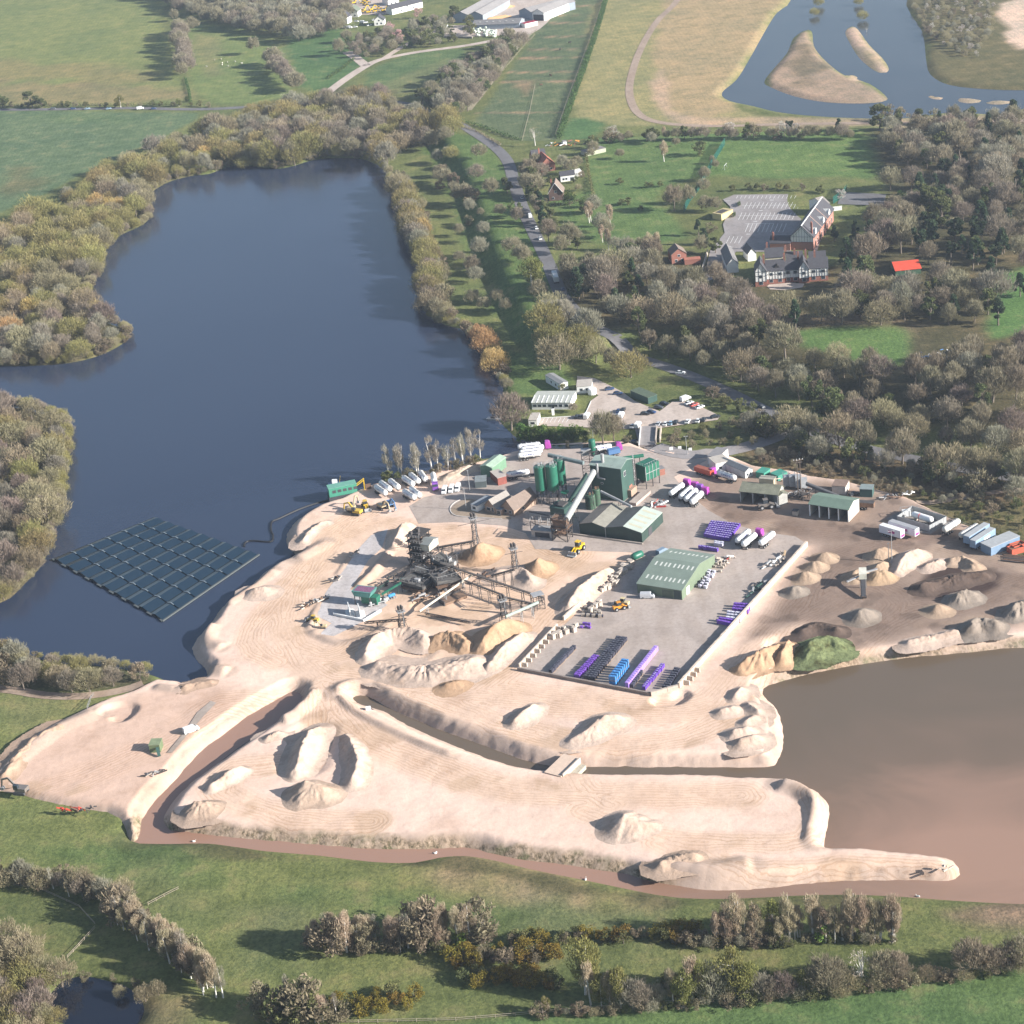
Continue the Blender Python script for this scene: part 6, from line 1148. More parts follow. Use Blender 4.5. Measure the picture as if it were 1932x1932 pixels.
r = thing('filling_station', 'white pipework and gantry beside the gas tank', 'machinery', site(*cC(640,300))); MB().box(-1.5, 1.5, -1, 1, 0, 2.2).build('cabinet', FRAMEW, r); f = MB(); lattice(f, -2, 2, -1.5, 1.5, 0, 3, 1, .12); f.build('frame', STEEL, r)
paved('compound_slab', [cC(415,335),cC(600,235),cC(700,205),cC(1130,375),cC(905,500),cC(780,490),cC(540,400)], SITE+.04, pavemat('damp_concrete', (.235, .21, .19)))
# ---------------------------------------------------------------- sage green shed in the yard
p0, p1 = site(*cD(1003,493)), site(*cD(1350,548)); dp = depth_to(p0, p1, site(*cD(1622,272))); p, a, W = frame(p0, p1); r = thing('warehouse', 'sage green metal warehouse with rows of pale rooflights in the paved yard', 'warehouse', p, a)
gable_walls(0, W, 0, dp, 3.7, 6.6, 'x', .54).build('wall', G_YARD, r)
for i, mb in enumerate(roof_slabs(0, W, 0, dp, 3.7, 6.6, 'x', .54, .25)):
    o = mb.build('roof', G_YROOF, r); ym = dp*.54
    for row_ in ((.22, .36), (.72, .86)) if i == 0 else ((.25, .40),):
        for k in range(9):
            x = W*(.10+.1*k)+(.25 if k % 3 else 0); f = MB(); y0, y1 = (ym*row_[0], ym*row_[1]) if i == 0 else (dp-(dp-ym)*row_[0], dp-(dp-ym)*row_[1])
            zz = lambda y: (3.7+2.9*y/ym if i == 0 else 3.7+2.9*(dp-y)/(dp-ym))+.235; f.add([(x, y0, zz(y0)), (x+.62, y0, zz(y0)), (x+.62, y1, zz(y1)), (x, y1, zz(y1))], [(0, 1, 2, 3) if i == 0 else (3, 2, 1, 0)]); f.build('rooflight', LITE, o)
MB().box(W*.82, W*.97, -.06, -.005, -.2, 3.3).build('door', M('shed_door', (.07, .09, .085), .7), r); MB().box(W*.56, W*.8, -.05, -.004, -.2, 3.0).build('door', M('shed_door2', (.11, .135, .10), .7), r); MB().box(W+.005, W+.06, dp*.13, dp*.22, -.2, 2.8).build('door', FRAMEW, r)
# walls of concrete blocks around the yard
def blockwall(lab, a, b, h, m=None, th=.8, zb=-.4, posts=0, name='block_wall'):
    p, an, L = frame(a, b); r = thing(name, lab, 'wall', p, an); mb = MB(); n = max(1, int(L/1.7))
    for k in range(n): mb.box(L*k/n+.02, L*(k+1)/n-.02, random.uniform(-.05, .05), th+random.uniform(-.05, .05), zb, h*random.uniform(.94, 1.0))
    mb.build('block_course', m or CONCB, r)
    for k in range(posts): x = L*(k+.5)/posts; MB().box(x-.35, x+.35, th+.06, th+2.0, zb, h*.9).build('buttress', CONCB, r)
    return r
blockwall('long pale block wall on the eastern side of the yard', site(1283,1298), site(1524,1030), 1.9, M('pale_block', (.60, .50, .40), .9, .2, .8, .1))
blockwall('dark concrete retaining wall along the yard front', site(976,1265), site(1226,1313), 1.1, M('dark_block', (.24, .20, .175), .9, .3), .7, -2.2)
blockwall('pale ramp wall at the yard corner', site(1229,1314), site(1280,1300), 1.5, None, .8, -2.2)
blockwall('pale block wall with buttresses at the western yard edge', site(1050,1183), site(978,1260), 1.5, M('pale_block', (.60, .50, .40), .9, .2, .8, .1), .6, -.4, 9)
blockwall('short pale block wall beside the sharp sand ridge', site(1108,1128), site(1062,1170), 1.6, M('pale_block', (.60, .50, .40), .9, .2, .8, .1), .6, -.4, 0)
blockwall('pale buttressed wall end at the eastern yard corner', site(1310,1262), site(1284,1294), 1.7, M('pale_block', (.60, .50, .40), .9, .2, .8, .1), .6, -.4, 4)
# stacked blocks and stone cubes along the western wall
CUBE = MB().box(-.8, .8, -.5, .5, -.1, 1.7).build('concrete_block', CONCB); CUBE.location = (0, -9000, 0)
n0 = 0
for (x0, y0, x1, y1, n, lab) in ((330,850,420,820,4,'pale bay block at the western wall, lower group'), (430,800,540,770,6,'pale bay block at the western wall, middle group'), (620,640,720,590,8,'grey block beside the loader and stone stacks'), (730,470,860,420,8,'pale stone block near the warehouse shadow'), (790,400,960,300,16,'pale stone block stacked in the warehouse shadow'), (850,330,970,260,12,'pale stone block at the top of the western wall')):
    for k in range(n):
        t = (k+.5)/n; o = CUBE if n0 == 0 else CUBE.copy(); n0 and C.objects.link(o); n0 += 1
        q = site(*cD(x0+(x1-x0)*t+random.uniform(-12, 12), y0+(y1-y0)*t+random.uniform(-18, 18))); o.location = q; o.rotation_euler = (0, 0, .85+random.uniform(-.25, .25)); o.scale = (random.uniform(.7, 1.3), random.uniform(.8, 1.5), random.uniform(.6, 1.2)); tag(o, lab, 'concrete block', lab+'s')
# pallets of wrapped goods: one mesh per colour, every pallet an object with its timber base
def pallet_proto(name, c, top):
    m = M('wrap_'+name, c, .45, .25, 1.2, .4, rnd=.25); t = M('wraptop_'+name, top, .45, .3, 1.5, .4, rnd=.35)
    a = MB().box(-.55, .55, -.45, .45, .15, 1.35).build('load', m); b = MB().box(-.24, .24, -.20, .20, 1.351, 1.40).build('top_sheet', t); c_ = MB().box(-.58, .58, -.48, .48, 0, .14).build('pallet', M('pallet_wood', (.30, .21, .13), .9, .3)); ms = [x.data for x in (a, b, c_)]
    for x in (a, b, c_): bpy.data.objects.remove(x)
    return ms
PP = {'purple': pallet_proto('purple', (.125, .055, .36), (.42, .38, .58)), 'violet': pallet_proto('violet', (.17, .07, .40), (.22, .11, .46)), 'lilac': pallet_proto('lilac', (.38, .24, .66), (.46, .33, .72)), 'dark': pallet_proto('dark', (.05, .05, .07), (.12, .12, .14)), 'blue': pallet_proto('blue', (.06, .22, .50), (.09, .28, .56)), 'white': pallet_proto('white', (.50, .48, .58), (.72, .72, .74)), 'stone': pallet_proto('stone', (.36, .31, .26), (.45, .40, .34))}
def pallet(kind, p, rz, lab, group, s=1.0, h=1.0):
    r = thing('pallet_stack', lab, 'pallet', p, rz, group); r.scale = (s, s, s*h)
    for nm, me in zip(('load', 'top_sheet', 'pallet'), PP[kind]): o = bpy.data.objects.new(nm, me); C.objects.link(o); o.parent = r
    return r
def pallets(kind, corners, nx, ny, lab, group, fr_=cD, s=1.0, h=1.0, layers=1, jit=.12):
    q = [np.array(site(*fr_(*k))) for k in corners]; d = q[1]-q[0]; rz = math.atan2(d[1], d[0])
    for i in range(nx):
        for j in range(ny):
            a, b = (i+.5)/nx, (j+.5)/ny; p = (q[0]*(1-a)+q[1]*a)*(1-b)+(q[3]*(1-a)+q[2]*a)*b
            for l in range(layers): pallet(kind, (p[0]+random.uniform(-jit, jit), p[1]+random.uniform(-jit, jit), SITE+.05+l*1.42*s*h), rz+random.uniform(-.05, .05), lab, group, s, h)
pallets('purple', [(255,985),(495,1030),(612,872),(330,845)], 11, 8, 'purple wrapped pallet in the big block below the dirt road', 'purple pallets in the big block', cB, 1.15)
pallets('purple', [(200,1105),(380,1140),(400,1108),(215,1085)], 8, 1, 'purple wrapped pallet in the row behind the warehouse', 'purple pallets behind the warehouse', cB, 1.1); pallets('white', [(350,1070),(440,1085),(455,1050),(365,1040)], 3, 2, 'white topped pallet behind the warehouse', 'white pallets behind the warehouse', cB)
pallets('violet', [(1740,645),(1860,665),(1890,598),(1760,590)], 6, 3, 'violet wrapped pallet in the upper block by the eastern wall', 'upper violet pallets by the eastern wall', cD, 1.1); pallets('white', [(1690,715),(1800,730),(1825,665),(1700,650)], 4, 3, 'white and violet pallet in the middle block by the eastern wall', 'white pallets by the eastern wall', cD, 1.1); pallets('violet', [(1620,740),(1735,765),(1790,725),(1640,700)], 5, 2, 'violet wrapped pallet in the lower block by the eastern wall', 'lower violet pallets by the eastern wall', cD, 1.1)
pallets('dark', [(312,1122),(332,1126),(520,930),(502,926)], 1, 17, 'dark wrapped stack in the lone western row', 'dark stacks of the western row', cD, 1.1)
pallets('violet', [(505,1158),(545,1164),(700,1003),(665,996)], 2, 12, 'purple stack in the double row left of the dark rows', 'purple stacks of the double row', cD, 1.05)
pallets('dark', [(575,1168),(668,1180),(925,862),(845,852)], 3, 22, 'dark wrapped stack in the long triple row', 'dark stacks of the triple row', cD, 1.1)
pallets('blue', [(780,1215),(830,1222),(940,1075),(890,1068)], 2, 8, 'bright blue wrapped stack in the tall blue block', 'blue stacks of the tall block', cD, 1.12, 1.1, 2, .03)
pallets('lilac', [(903,1232),(935,1238),(1165,945),(1135,940)], 1, 20, 'lilac wrapped stack in the long lilac row', 'lilac stacks of the long row', cD, 1.2, 1.25, 1, .03)
pallets('dark', [(945,1235),(965,1238),(1045,1118),(1025,1112)], 1, 9, 'dark stack in the short row beside the lilac row', 'dark stacks beside the lilac row', cD)
pallets('purple', [(1030,1252),(1065,1257),(1220,1072),(1190,1066)], 1, 14, 'purple stack with pale top in the eastern single row', 'purple stacks of the eastern row', cD, 1.1); pallets('dark', [(1195,1248),(1240,1254),(1335,1098),(1295,1092)], 2, 9, 'dark stack in the easternmost double row', 'dark stacks of the easternmost row', cD, 1.0)
pallets('stone', [(560,690),(720,690),(720,640),(590,600)], 4, 3, 'stone pallet among the loose stacks by the loader', 'stone pallets by the loader', cD, 1.0, .8, 1, .5); pallets('violet', [(555,775),(640,780),(650,735),(570,725)], 3, 2, 'violet pallet among the loose stacks by the loader', 'violet pallets by the loader', cD, .9, .7, 1, .4)
pallets('dark', [(560,690),(740,700),(735,660),(590,640)], 4, 1, 'dark pallet among the loose stacks by the loader', 'dark pallets by the loader', cD, .9, .7, 1, .5)
pallets('white', [(1470,455),(1530,470),(1625,330),(1560,320)], 2, 7, 'white sack stack along the warehouse gable', 'white sack stacks along the gable', cD, 1.0, .8, 1, .4); pallets('dark', [(1455,450),(1540,462),(1575,415),(1480,405)], 2, 2, 'dark sack stack at the warehouse corner', 'dark stacks at the warehouse corner', cD, 1.0, .9); pallets('stone', [(1560,330),(1640,340),(1760,220),(1650,220)], 2, 5, 'pale bagged stack behind the warehouse gable', 'pale stacks behind the gable', cD, 1.0, .6, 1, .6)
loader('telehandler', 'orange and cream loader among the stone pallets', site(*cD(868,620)), .3, O_, None, .9); loader('wheel_loader', 'cream loader behind the orange one', site(*cD(880,590)), 2.6, paint('cream', (.55, .45, .25)), None, .9)
car('van', ('silver', (.45, .46, .48)), site(*cD(1080,530)), -.2, 'silver van in front of the warehouse', None); car('van', ('blue_grey', (.18, .24, .30)), site(*cD(1195,185)), .7, 'blue grey van at the back corner of the warehouse', None)
r = thing('green_dome_tank', 'green rounded tank beside the warehouse shadow', 'tank', site(*cD(1000,225)), .6); MB().lathe([(.3, -2.6), (1.2, -2.2), (1.4, -1), (1.4, 1), (1.2, 2.2), (.3, 2.6)], (0, 0, 1.3), 14, 'x').build('tank', G_SILO, r, smooth=True); MB().box(-1.5, 1.5, -1, 1, -.1, .4).build('saddle', CONCB, r)
def frames(lab, u, v, rz, n, m, sx=4, name='scrap_heap', cat='scrap', z=None):
    r = thing(name, lab, cat, site(u, v) if z is None else (*P(u, v, z)[:2], z), rz); g = random.Random(int(u*7+v))
    for k in range(n): a = (g.uniform(-sx, sx), g.uniform(-sx*.5, sx*.5), g.uniform(.1, 1.2)); b = (a[0]+g.uniform(-3, 3), a[1]+g.uniform(-1, 1), g.uniform(.1, 1.6)); MB().bar(a, b, g.uniform(.2, .6)).build('beam', m if not isinstance(m, list) else g.choice(m), r)
frames('pale frames and a hopper dumped against the eastern block wall', *cK(190,300), .8, 18, [STEEL, CONCB, FRAMEW]); frames('timber and pale posts leaning on the eastern block wall', *cK(250,260), 1.0, 12, [paint('pine', (.50, .36, .22)), CONCB]); frames('dark steel bundles lying at the eastern block wall', *cK(130,440), .8, 16, [DARK, STEEL, G_DARK], 5); frames('green and grey sections at the foot of the eastern wall', *cK(70,500), .8, 10, [G_DARK, STEEL], 3); frames('loose white parts on the yard near the twin pallets', *cD(1700,245), .6, 14, [FRAMEW, CONCB, paint('red', (.45, .05, .04))], 5)
# ---------------------------------------------------------------- open fronted sheds and offices on the eastern side
def openshed(lab, a, b, back, he, hr, bays, rm, wm, rp=.5, post=STEEL):
    p, an, W = frame(a, b); D = depth_to(a, b, back); r = thing('open_shed', lab, 'shed', p, an); f = MB()
    f.box(0, W, D-.25, D, -.4, he); b0 = len(f.v); f.prism([(0, -.4), (D-.255, -.4), (D-.255, he), (D*rp, hr), (0, he)], W-.25, W); swap(f, b0); b0 = len(f.v); f.prism([(0, -.4), (D-.255, -.4), (D-.255, he), (D*rp, hr), (0, he)], 0, .25); swap(f, b0); f.build('wall', wm, r)
    for mb in roof_slabs(0, W, 0, D, he, hr, 'x', rp, .3): mb.build('roof', rm, r)
    for k in range(bays+1): x = .2+(W-.4)*k/bays; MB().box(x-.2, x+.2, -.02, .38, -.4, he-.05).build('post', post, r)
    for k in range(1, bays): x = .2+(W-.4)*k/bays; MB().box(x-.15, x+.15, .385, D*.8, -.4, he*.75).build('bay_wall', M('bay_conc', (.28, .26, .24), .9, .3), r)
    return r, W, D
r, W, D = openshed('open fronted shed with a plain green roof and four bays', site(*cB(1300,765)), site(*cB(1690,825)), site(*cB(1792,712)), 4.8, 6.4, 4, M('green_sheet', (.16, .22, .17), .55, .15, .4, .3, stripe=('X', 2.2, .1)), M('shed_block', (.56, .52, .46), .85, .2), .45, FRAMEW)
r, W, D = openshed('open fronted shed with a stained olive roof beside the loader', site(*cB(612,632)), site(*cB(990,670)), site(*cB(1085,590)), 4.6, 6.6, 3, M('olive_sheet', (.225, .225, .165), .65, .4, .35, .3, stripe=('X', 2.2, .1)), M('shed_grey', (.36, .35, .32), .85, .3), .6)
MB().box(W*.42, W*.8, D*.62, D*1.02, 4.5, 8.4).build('roof_house', M('tan_cladding', (.40, .34, .24), .8, .2), r); MB().box(W*.41, W*.81, D*.61, D*1.03, 8.402, 8.6).build('roof', M('tan_roof', (.33, .31, .25), .7, .3), r)
r, W = house('open_lean_to', 'lower olive lean-to joined to the stained shed', 'shed', site(*cB(1000,668)), site(*cB(1085,640)), 7, 4.2, 4.9, M('shed_grey', (.36, .35, .32)), M('olive_sheet', (.225, .225, .165)), 'y')
loader('wheel_loader', 'dark dusty loader in front of the stained open shed', site(*cB(880,690)), 0.1, paint('dusty_grey', (.16, .14, .125)), None, 1.15); flatbox('concrete_bin', 'small grey concrete bin between the open sheds', 'bin', site(*cB(1130,760)), site(*cB(1180,765)), 2, 1.6, CONCB, DARK)
r, W = flatbox('site_office', 'white flat roofed site office behind the red tipper', 'office', site(*cB(375,335)), site(*cB(520,300)), 7, 3.6, WHITEW, M('sandy_roof', (.42, .38, .33), .85, .2), None, [('f', .3, 1, 1.2, 1.1)])
r, W = flatbox('site_office', 'grey roofed office hut with a parapet behind the white one', 'office', site(*cB(290,250)), site(*cB(400,265)), 9, 3.4, WHITEW, M('grey_felt', (.22, .21, .21)), None)
r, W = house('office_hut', 'long grey roofed hut with a white gable', 'office', site(*cB(665,398)), site(*cB(738,368)), 15, 2.9, 3.9, M('hut_wall', (.58, .58, .55), .8), M('grey_sheet', (.23, .235, .235), .6, .2), 'y', .5, .25, None, [('f', .3, .9, .8, 1), ('f', .7, .9, .8, 1)])
for lab, x0, y0, x1, y1, d in (('teal covered stack behind the stained shed', 770,385,850,400,5), ('smaller teal covered stack nearer the grey tanks', 915,395,990,425,5)): flatbox('covered_stack', lab, 'stack', site(*cB(x0, y0)), site(*cB(x1, y1)), d, 2.2, M('teal_sheet', (.06, .26, .19), .5, .25), M('teal_sheet', (.06, .26, .19)))
for i, (x, y, h) in enumerate(((1075,480,4.8),(1130,485,5.2),(1190,495,5.6),(1245,500,4.5))):
    r = thing('grey_plant_tank', ['leftmost','second','third','rightmost'][i]+' grey tank in the mixing plant behind the open sheds', 'tank', site(*cB(x, y))); MB().box(-1.2, 1.2, -1.2, 1.2, .8, h).build('tank', M('grey_tank', (.40, .41, .42), .5, .3, 1, .4, stripe=('X', 4, .15)), r); f = MB(); [f.bar((x_, y_, .8), (x_, y_, -.2), .2) for x_ in (-1, 1) for y_ in (-1, 1)]; f.build('legs', DARK, r); f = MB(); lattice(f, -1.2, 1.2, -1.2, 1.2, h, h+1, 1, .08); f.build('handrail', STEEL, r)
conveyor('conveyor', 'dark inclined conveyor from the mixing plant to the green roofed shed', P(*cB(1270,450), 9), P(*cB(1590,578), 5.6), 1.4, DARK, M('dark_cover', (.10, .10, .105), .6, .3), None, 2); conveyor('conveyor', 'short dark conveyor rising into the mixing plant', P(*cB(1330,560), 4), P(*cB(1200,520), 7.5), 1.1, DARK, None, None, 2)
frames('dark steelwork and pipes in the mixing plant', *cB(1210,560), .2, 34, [DARK, STEEL, DARK], 5, 'steelwork', 'machinery'); frames('rusty scrap heap at the edge of the mixing plant', *cB(1040,400), .2, 14, [RUST, CONCB], 4)
def pole(lab, u, v, h, arms, name='lamp_post', cat='lamp post', p=None, rz=0, m=None):
    r = thing(name, lab, cat, p or site(u, v), rz); MB().tube((0, 0, -.3), (0, 0, h), .16, .09, 8).build('pole', m or STEEL, r); f = MB(); f.bar((-arms, 0, h), (arms, 0, h), .12)
    f.build('arm', m or STEEL, r); [MB().box(x-.3, x+.3, -.18, .18, h-.05, h+.15).build('lamp_head', STEEL, r) for x in ((-arms, arms) if arms > .3 else (0,))]; return r
WOODP = M('pole_wood', (.13, .10, .08), .9, .3)
for i, x in enumerate((1168, 1198)):
    r = thing('telegraph_pole', ['left','right'][i]+' one of the twin tall poles behind the open sheds', 'pole', site(*cB(x+22, 600)), .3); MB().tube((0, 0, -.3), (0, 0, 16.5), .2, .13, 8).build('pole', WOODP, r); MB().bar((-1.4, 0, 16.2), (1.4, 0, 16.2), .18).bar((-1, 0, 15.3), (1, 0, 15.3), .15).build('cross_arm', WOODP, r); [MB().tube((s, 0, 16.25), (s, 0, 16.7), .1).build('insulator', FRAMEW, r) for s in (-1.2, 0, 1.2)]
pole('taller of the twin lamp posts on the eastern yard', *cK(1018,288), 12.5, .9); pole('shorter of the twin lamp posts on the eastern yard', *cK(995,285), 7.5, .2)
pole('tall grey lamp post by the white vans', *cF(1228,470), 9.5, .2); pole('lamp post on the cottage island', *cF(1190,655), 9, .2); pole('lamp post at the site entrance', *cG(1585,845), 8, .5)
for lab, a_, b_, d, h, m, t_ in (('brown roofed container beside the scrub slope', (1525,545), (1660,555), 6, 3.2, M('dusty_white', (.52, .48, .44), .8), M('brown_top', (.22, .155, .12), .9, .3)), ('dark green container at the end of the yard', (1800,575), (1925,580), 4.5, 3, M('container_green', (.05, .10, .09), .7, .2), M('container_grey', (.22, .26, .25), .6))): flatbox('storage_container', lab, 'container', site(*cB(*a_)), site(*cB(*b_)), d, h, m, t_)
car('car', ('black', (.02, .022, .026)), site(*cB(1745,560)), .2, 'dark car beside the green container', None)
boxtrailer('dump_trailer', 'dark rusty dump trailer beside the green roofed shed', site(*cB(1790,690)), site(*cB(1920,700)), 7, RUST, DARK, None, None, 2.8); frames('old tractor parts and axles at the track end', *cC(470,110), .1, 14, [RUST, DARK, STEEL, TYRE], 3.5); frames('loose white frames at the scrub edge', *cC(640,75), .1, 8, [FRAMEW, STEEL], 2.5)
# screening machine on the eastern yard
p = site(*cK(822,540)); q = site(*cK(818,420)); an = frame(p, q)[1]; r = thing('screening_machine', 'white and dark screening machine between the tan cones', 'machinery', p, an); L = frame(p, q)[2]
f = MB(); f.bar((0, -.7, .6), (L, -.7, 4.6), .3, .5).bar((0, .7, .6), (L, .7, 4.6), .3, .5); f.build('frame', DARK, r); MB().bar((.2, 0, 1.0), (L*.75, 0, 4.0), 1.3, .15).build('belt', CHASSIS, r); MB().box(L*.62, L*1.02, -1.3, 1.3, 3.6, 5.6).build('hopper', M('cream_steel', (.62, .60, .50), .6, .3), r); f = MB(); [f.bar((x, y, 3.6), (x, y, -.2), .22) for x in (L*.65, L) for y in (-1, 1)]; f.build('legs', STEEL, r); MB().bar((L*.8, .2, 4.2), (L*.5, 5.5, 3.6), .8, .3).bar((L*.9, -.2, 4.2), (L*1.1, -5, 4.4), .8, .3).build('side_conveyor', STEEL, r); wheels(r, (1.0,), .9, .5)
# ---------------------------------------------------------------- sand washing plant
def tower(lab, top, h, plat=True, arms=0.0, w=1.5, name='cyclone_tower', zb=0):
    p = P(*top, SITE+h); r = thing(name, lab, 'tower', (p[0], p[1], SITE), .35); f = MB(); lattice(f, -w/2, w/2, -w/2, w/2, -.3, h-2.2, int(h/1.9), .17); f.bar((-w*1.5, 0, -.2), (-w/2, 0, h*.55), .16).bar((w*1.5, 0, -.2), (w/2, 0, h*.55), .16); f.build('frame', DARK, r)
    f = MB(); f.box(-w*.9, w*.9, -w*.9, w*.9, h-2.2, h-2.05); lattice(f, -w*.9, w*.9, -w*.9, w*.9, h-2.05, h-1.0, 1, .08); f.build('platform', STEEL, r)
    for x, y in ((-.5, -.5), (.5, -.5), (.5, .5), (-.5, .5)): MB().lathe([(.08, h-2.9), (.42, h-1.0), (.42, h-.2), (.2, h)], (x*w*.7, y*w*.7, 0), 10).build('cyclone', DARK, r)
    if arms: MB().bar((-arms, 0, h-3.6), (arms, 0, h-4.2), .14).bar((0, -arms*.4, h-3.8), (0, arms*.4, h-3.8), .12).build('boom', DARK, r)
    MB().tube((w*.3, -w*.4, 0), (w*.3, -w*.4, h-1), .14).build('pipe', STEEL, r); return r
tower('tall cyclone mast with side arms over the northern sand cone', (891,968), 16, True, 6.2); tower('cyclone mast over the second sand cone', (967,1025), 12, True, 3.5); tower('cyclone mast over the southern orange ridge', (946,1122), 11.5, True, 2.2); tower('slender mast over the southwestern hollow', (754,1143), 10.5, True, 3.5)
r = thing('conveyor_end_tower', 'square lattice frame at the end of the long thin conveyor', 'tower', site(1016,1147), .3); f = MB(); lattice(f, -2, 2, -1.6, 1.6, -.3, 5.5, 3, .2); f.build('frame', DARK, r); MB().box(-2.1, 2.1, -1.7, 1.7, 5.5, 5.7).build('platform', STEEL, r)
# screening tower with its decks
p, an, W = frame(site(*cE(872,352)), site(*cE(1020,378))); r = thing('screening_tower', 'tall dark screening tower with stacked decks and stairs', 'tower', p, an); f = MB(); lattice(f, 0, W*.55, 0, 7, -.3, 13, 5, .26); lattice(f, W*.58, W, .5, 6.5, -.3, 7.8, 3, .24); f.build('frame', DARK, r)
for z in (3.2, 5.8, 8.4, 10.8, 13.0):
    f = MB(); f.box(-.8, W*.55+.8, -.8, 7.8, z, z+.14); f.build('deck', M('deck_grating', (.06, .055, .052), .85, .3), r); f = MB(); [f.bar((x, -.8, z), (x, -.8, z+1.1), .06) for x in np.linspace(-.8, W*.55+.8, 6)]; f.bar((-.8, -.8, z+1.1), (W*.55+.8, -.8, z+1.1), .07).bar((-.8, -.8, z+1.1), (-.8, 7.8, z+1.1), .07); f.build('handrail', STEEL, r)
g = random.Random(5)
for k in range(26): x, y, z = g.uniform(0, W*.5), g.uniform(0, 6.5), g.choice((.3, 3.4, 6, 8.6, 11)); a_, b_, c_ = g.uniform(.5, 1.5), g.uniform(.5, 1.6), g.uniform(.7, 2.0); MB().box(x, x+a_, y, y+b_, z, z+c_).build('machine_box', g.choice([DARK, STEEL, RUST, DARK]), r)
for k in range(10): MB().bar((g.uniform(-2, W*.6), g.uniform(-1, 7), g.uniform(.5, 12)), (g.uniform(-2, W*.6), g.uniform(-1, 7), g.uniform(.5, 13)), .16).build('brace', DARK, r)
[MB().box(x, x+1.1, y, y+1.2, 13.15, 13.15+z).build('machine_box', DARK, r) for x, y, z in ((.2, .5, 1.2), (1.8, 3, 1.6), (.4, 5, .9), (3, 1, .8))]; MB().prism([(.3, 8.6), (W*.55-.3, 8.6), (W*.55, 10.6), (0, 10.6)], 1, 6).build('hopper', DARK, r); f = MB()
for k in range(12): f.box(W*.55+.3, W*.55+1.4, -1+k*.55, -.5+k*.55, k*.65, k*.65+.08)
f.build('stair', STEEL, r)
k = MB(); gable_walls(W*.58, W*1.02, .3, 6.7, 10.3, 11.3, 'x', .5, 7.8, k); k.build('cabin', M('cabin_cream', (.50, .47, .38), .8, .25), r); [mb.build('roof', M('cabin_roof', (.22, .235, .225), .6, .2), r) for mb in roof_slabs(W*.58, W*1.02, .3, 6.7, 10.3, 11.3, 'x', .5, .3)]
def screenbox(lab, a, b, d, h, n):
    p, an, W = frame(site(*cE(*a)), site(*cE(*b))); r = thing('screen_deck', lab, 'machinery', p, an); g = random.Random(int(a[0])); f = MB(); lattice(f, 0, W, 0, d, -.3, h, 3, .22); f.build('frame', DARK, r)
    f = MB(); f.prism([(-.3, h*.62), (W+.3, h*.45), (W+.3, h*.62), (-.3, h*.85)], .2, d-.2); f.build('screen', M('screen_steel', (.10, .095, .088), .8, .4), r); MB().box(-.3, W+.3, -.5, d+.5, h*.4, h*.4+.12).build('deck', RUST, r)
    for k in range(n): x, y, z = g.uniform(0, W-1), g.uniform(0, d-1), g.choice((.2, h*.42, h*.7)); MB().box(x, x+g.uniform(.5, 2), y, y+g.uniform(.5, 1.8), z, z+g.uniform(.6, 1.8)).build('machine_box', g.choice([DARK, STEEL, DARK]), r)
    f = MB(); [f.bar((x, -.5, h), (x, -.5, h+1), .06) for x in np.linspace(0, W, 6)]; f.bar((0, -.5, h+1), (W, -.5, h+1), .07); f.build('handrail', STEEL, r); [MB().bar((g.uniform(0, W), g.uniform(0, d), g.uniform(0, h)), (g.uniform(0, W), g.uniform(0, d), g.uniform(0, h+1)), .2).build('pipe', g.choice([STEEL, DARK]), r) for k in range(8)]
screenbox('stepped pale screening frame right of the tall screening tower', (1030,385), (1150,420), 6, 6.5, 10); screenbox('dark screening deck in the middle of the wash plant', (1080,560), (1260,510), 8, 6, 14); screenbox('dark crusher frame at the western side of the wash plant', (800,540), (960,570), 7, 5, 14); screenbox('low dark tank frame below the tall screening tower', (880,440), (1060,480), 6, 3.6, 10)
frames('dark pipes and steelwork on the ground west of the wash plant', *cE(720,460), .3, 22, [DARK, DARK, G_DARK], 6, 'steelwork', 'machinery'); frames('dark pipes and steelwork north of the screening deck', *cE(1120,300), .3, 22, [DARK, DARK, STEEL], 5, 'steelwork', 'machinery'); frames('dark steelwork between the deck and the second mast', *cE(1420,430), .4, 16, [DARK, RUST], 5, 'steelwork', 'machinery'); frames('dark steelwork and pumps south of the screening deck', *cE(980,590), .3, 20, [DARK, STEEL, RUST], 5, 'steelwork', 'machinery')
r = thing('settling_tank', 'brown settling tank with dark curved walls', 'tank', site(*cE(1190,600)), .5); f = MB(); f.slab([(-4.5, -2.2), (4.5, -2.2), (4.5, 2.2), (-4.5, 2.2)], -.2, .9); f.build('floor', M('wet_mud', (.22, .145, .10), .5, .2), r); MB().box(-4.6, 4.6, 2.21, 2.5, -.2, 1.8).build('wall', DARK, r); MB().box(-4.9, -4.52, -2.2, 2.2, -.2, 1.6).build('wall', DARK, r)
c1 = lambda x, y, z: P(*cE(x, y), SITE+z)
conveyor('conveyor', 'long thin conveyor from the wash plant to the lattice frame', c1(1090,320,5.5), c1(1880,585,5.5), 1.0, DARK, None, None, 7); conveyor('conveyor', 'conveyor from the long line to the second cyclone mast', c1(1480,415,4.0), c1(1655,368,7), 1.0, DARK, None, None, 3); conveyor('conveyor', 'stacker conveyor feeding the northern sand cone', c1(1060,200,4.5), c1(1348,150,7.5), 1.2, DARK, None, None, 4)
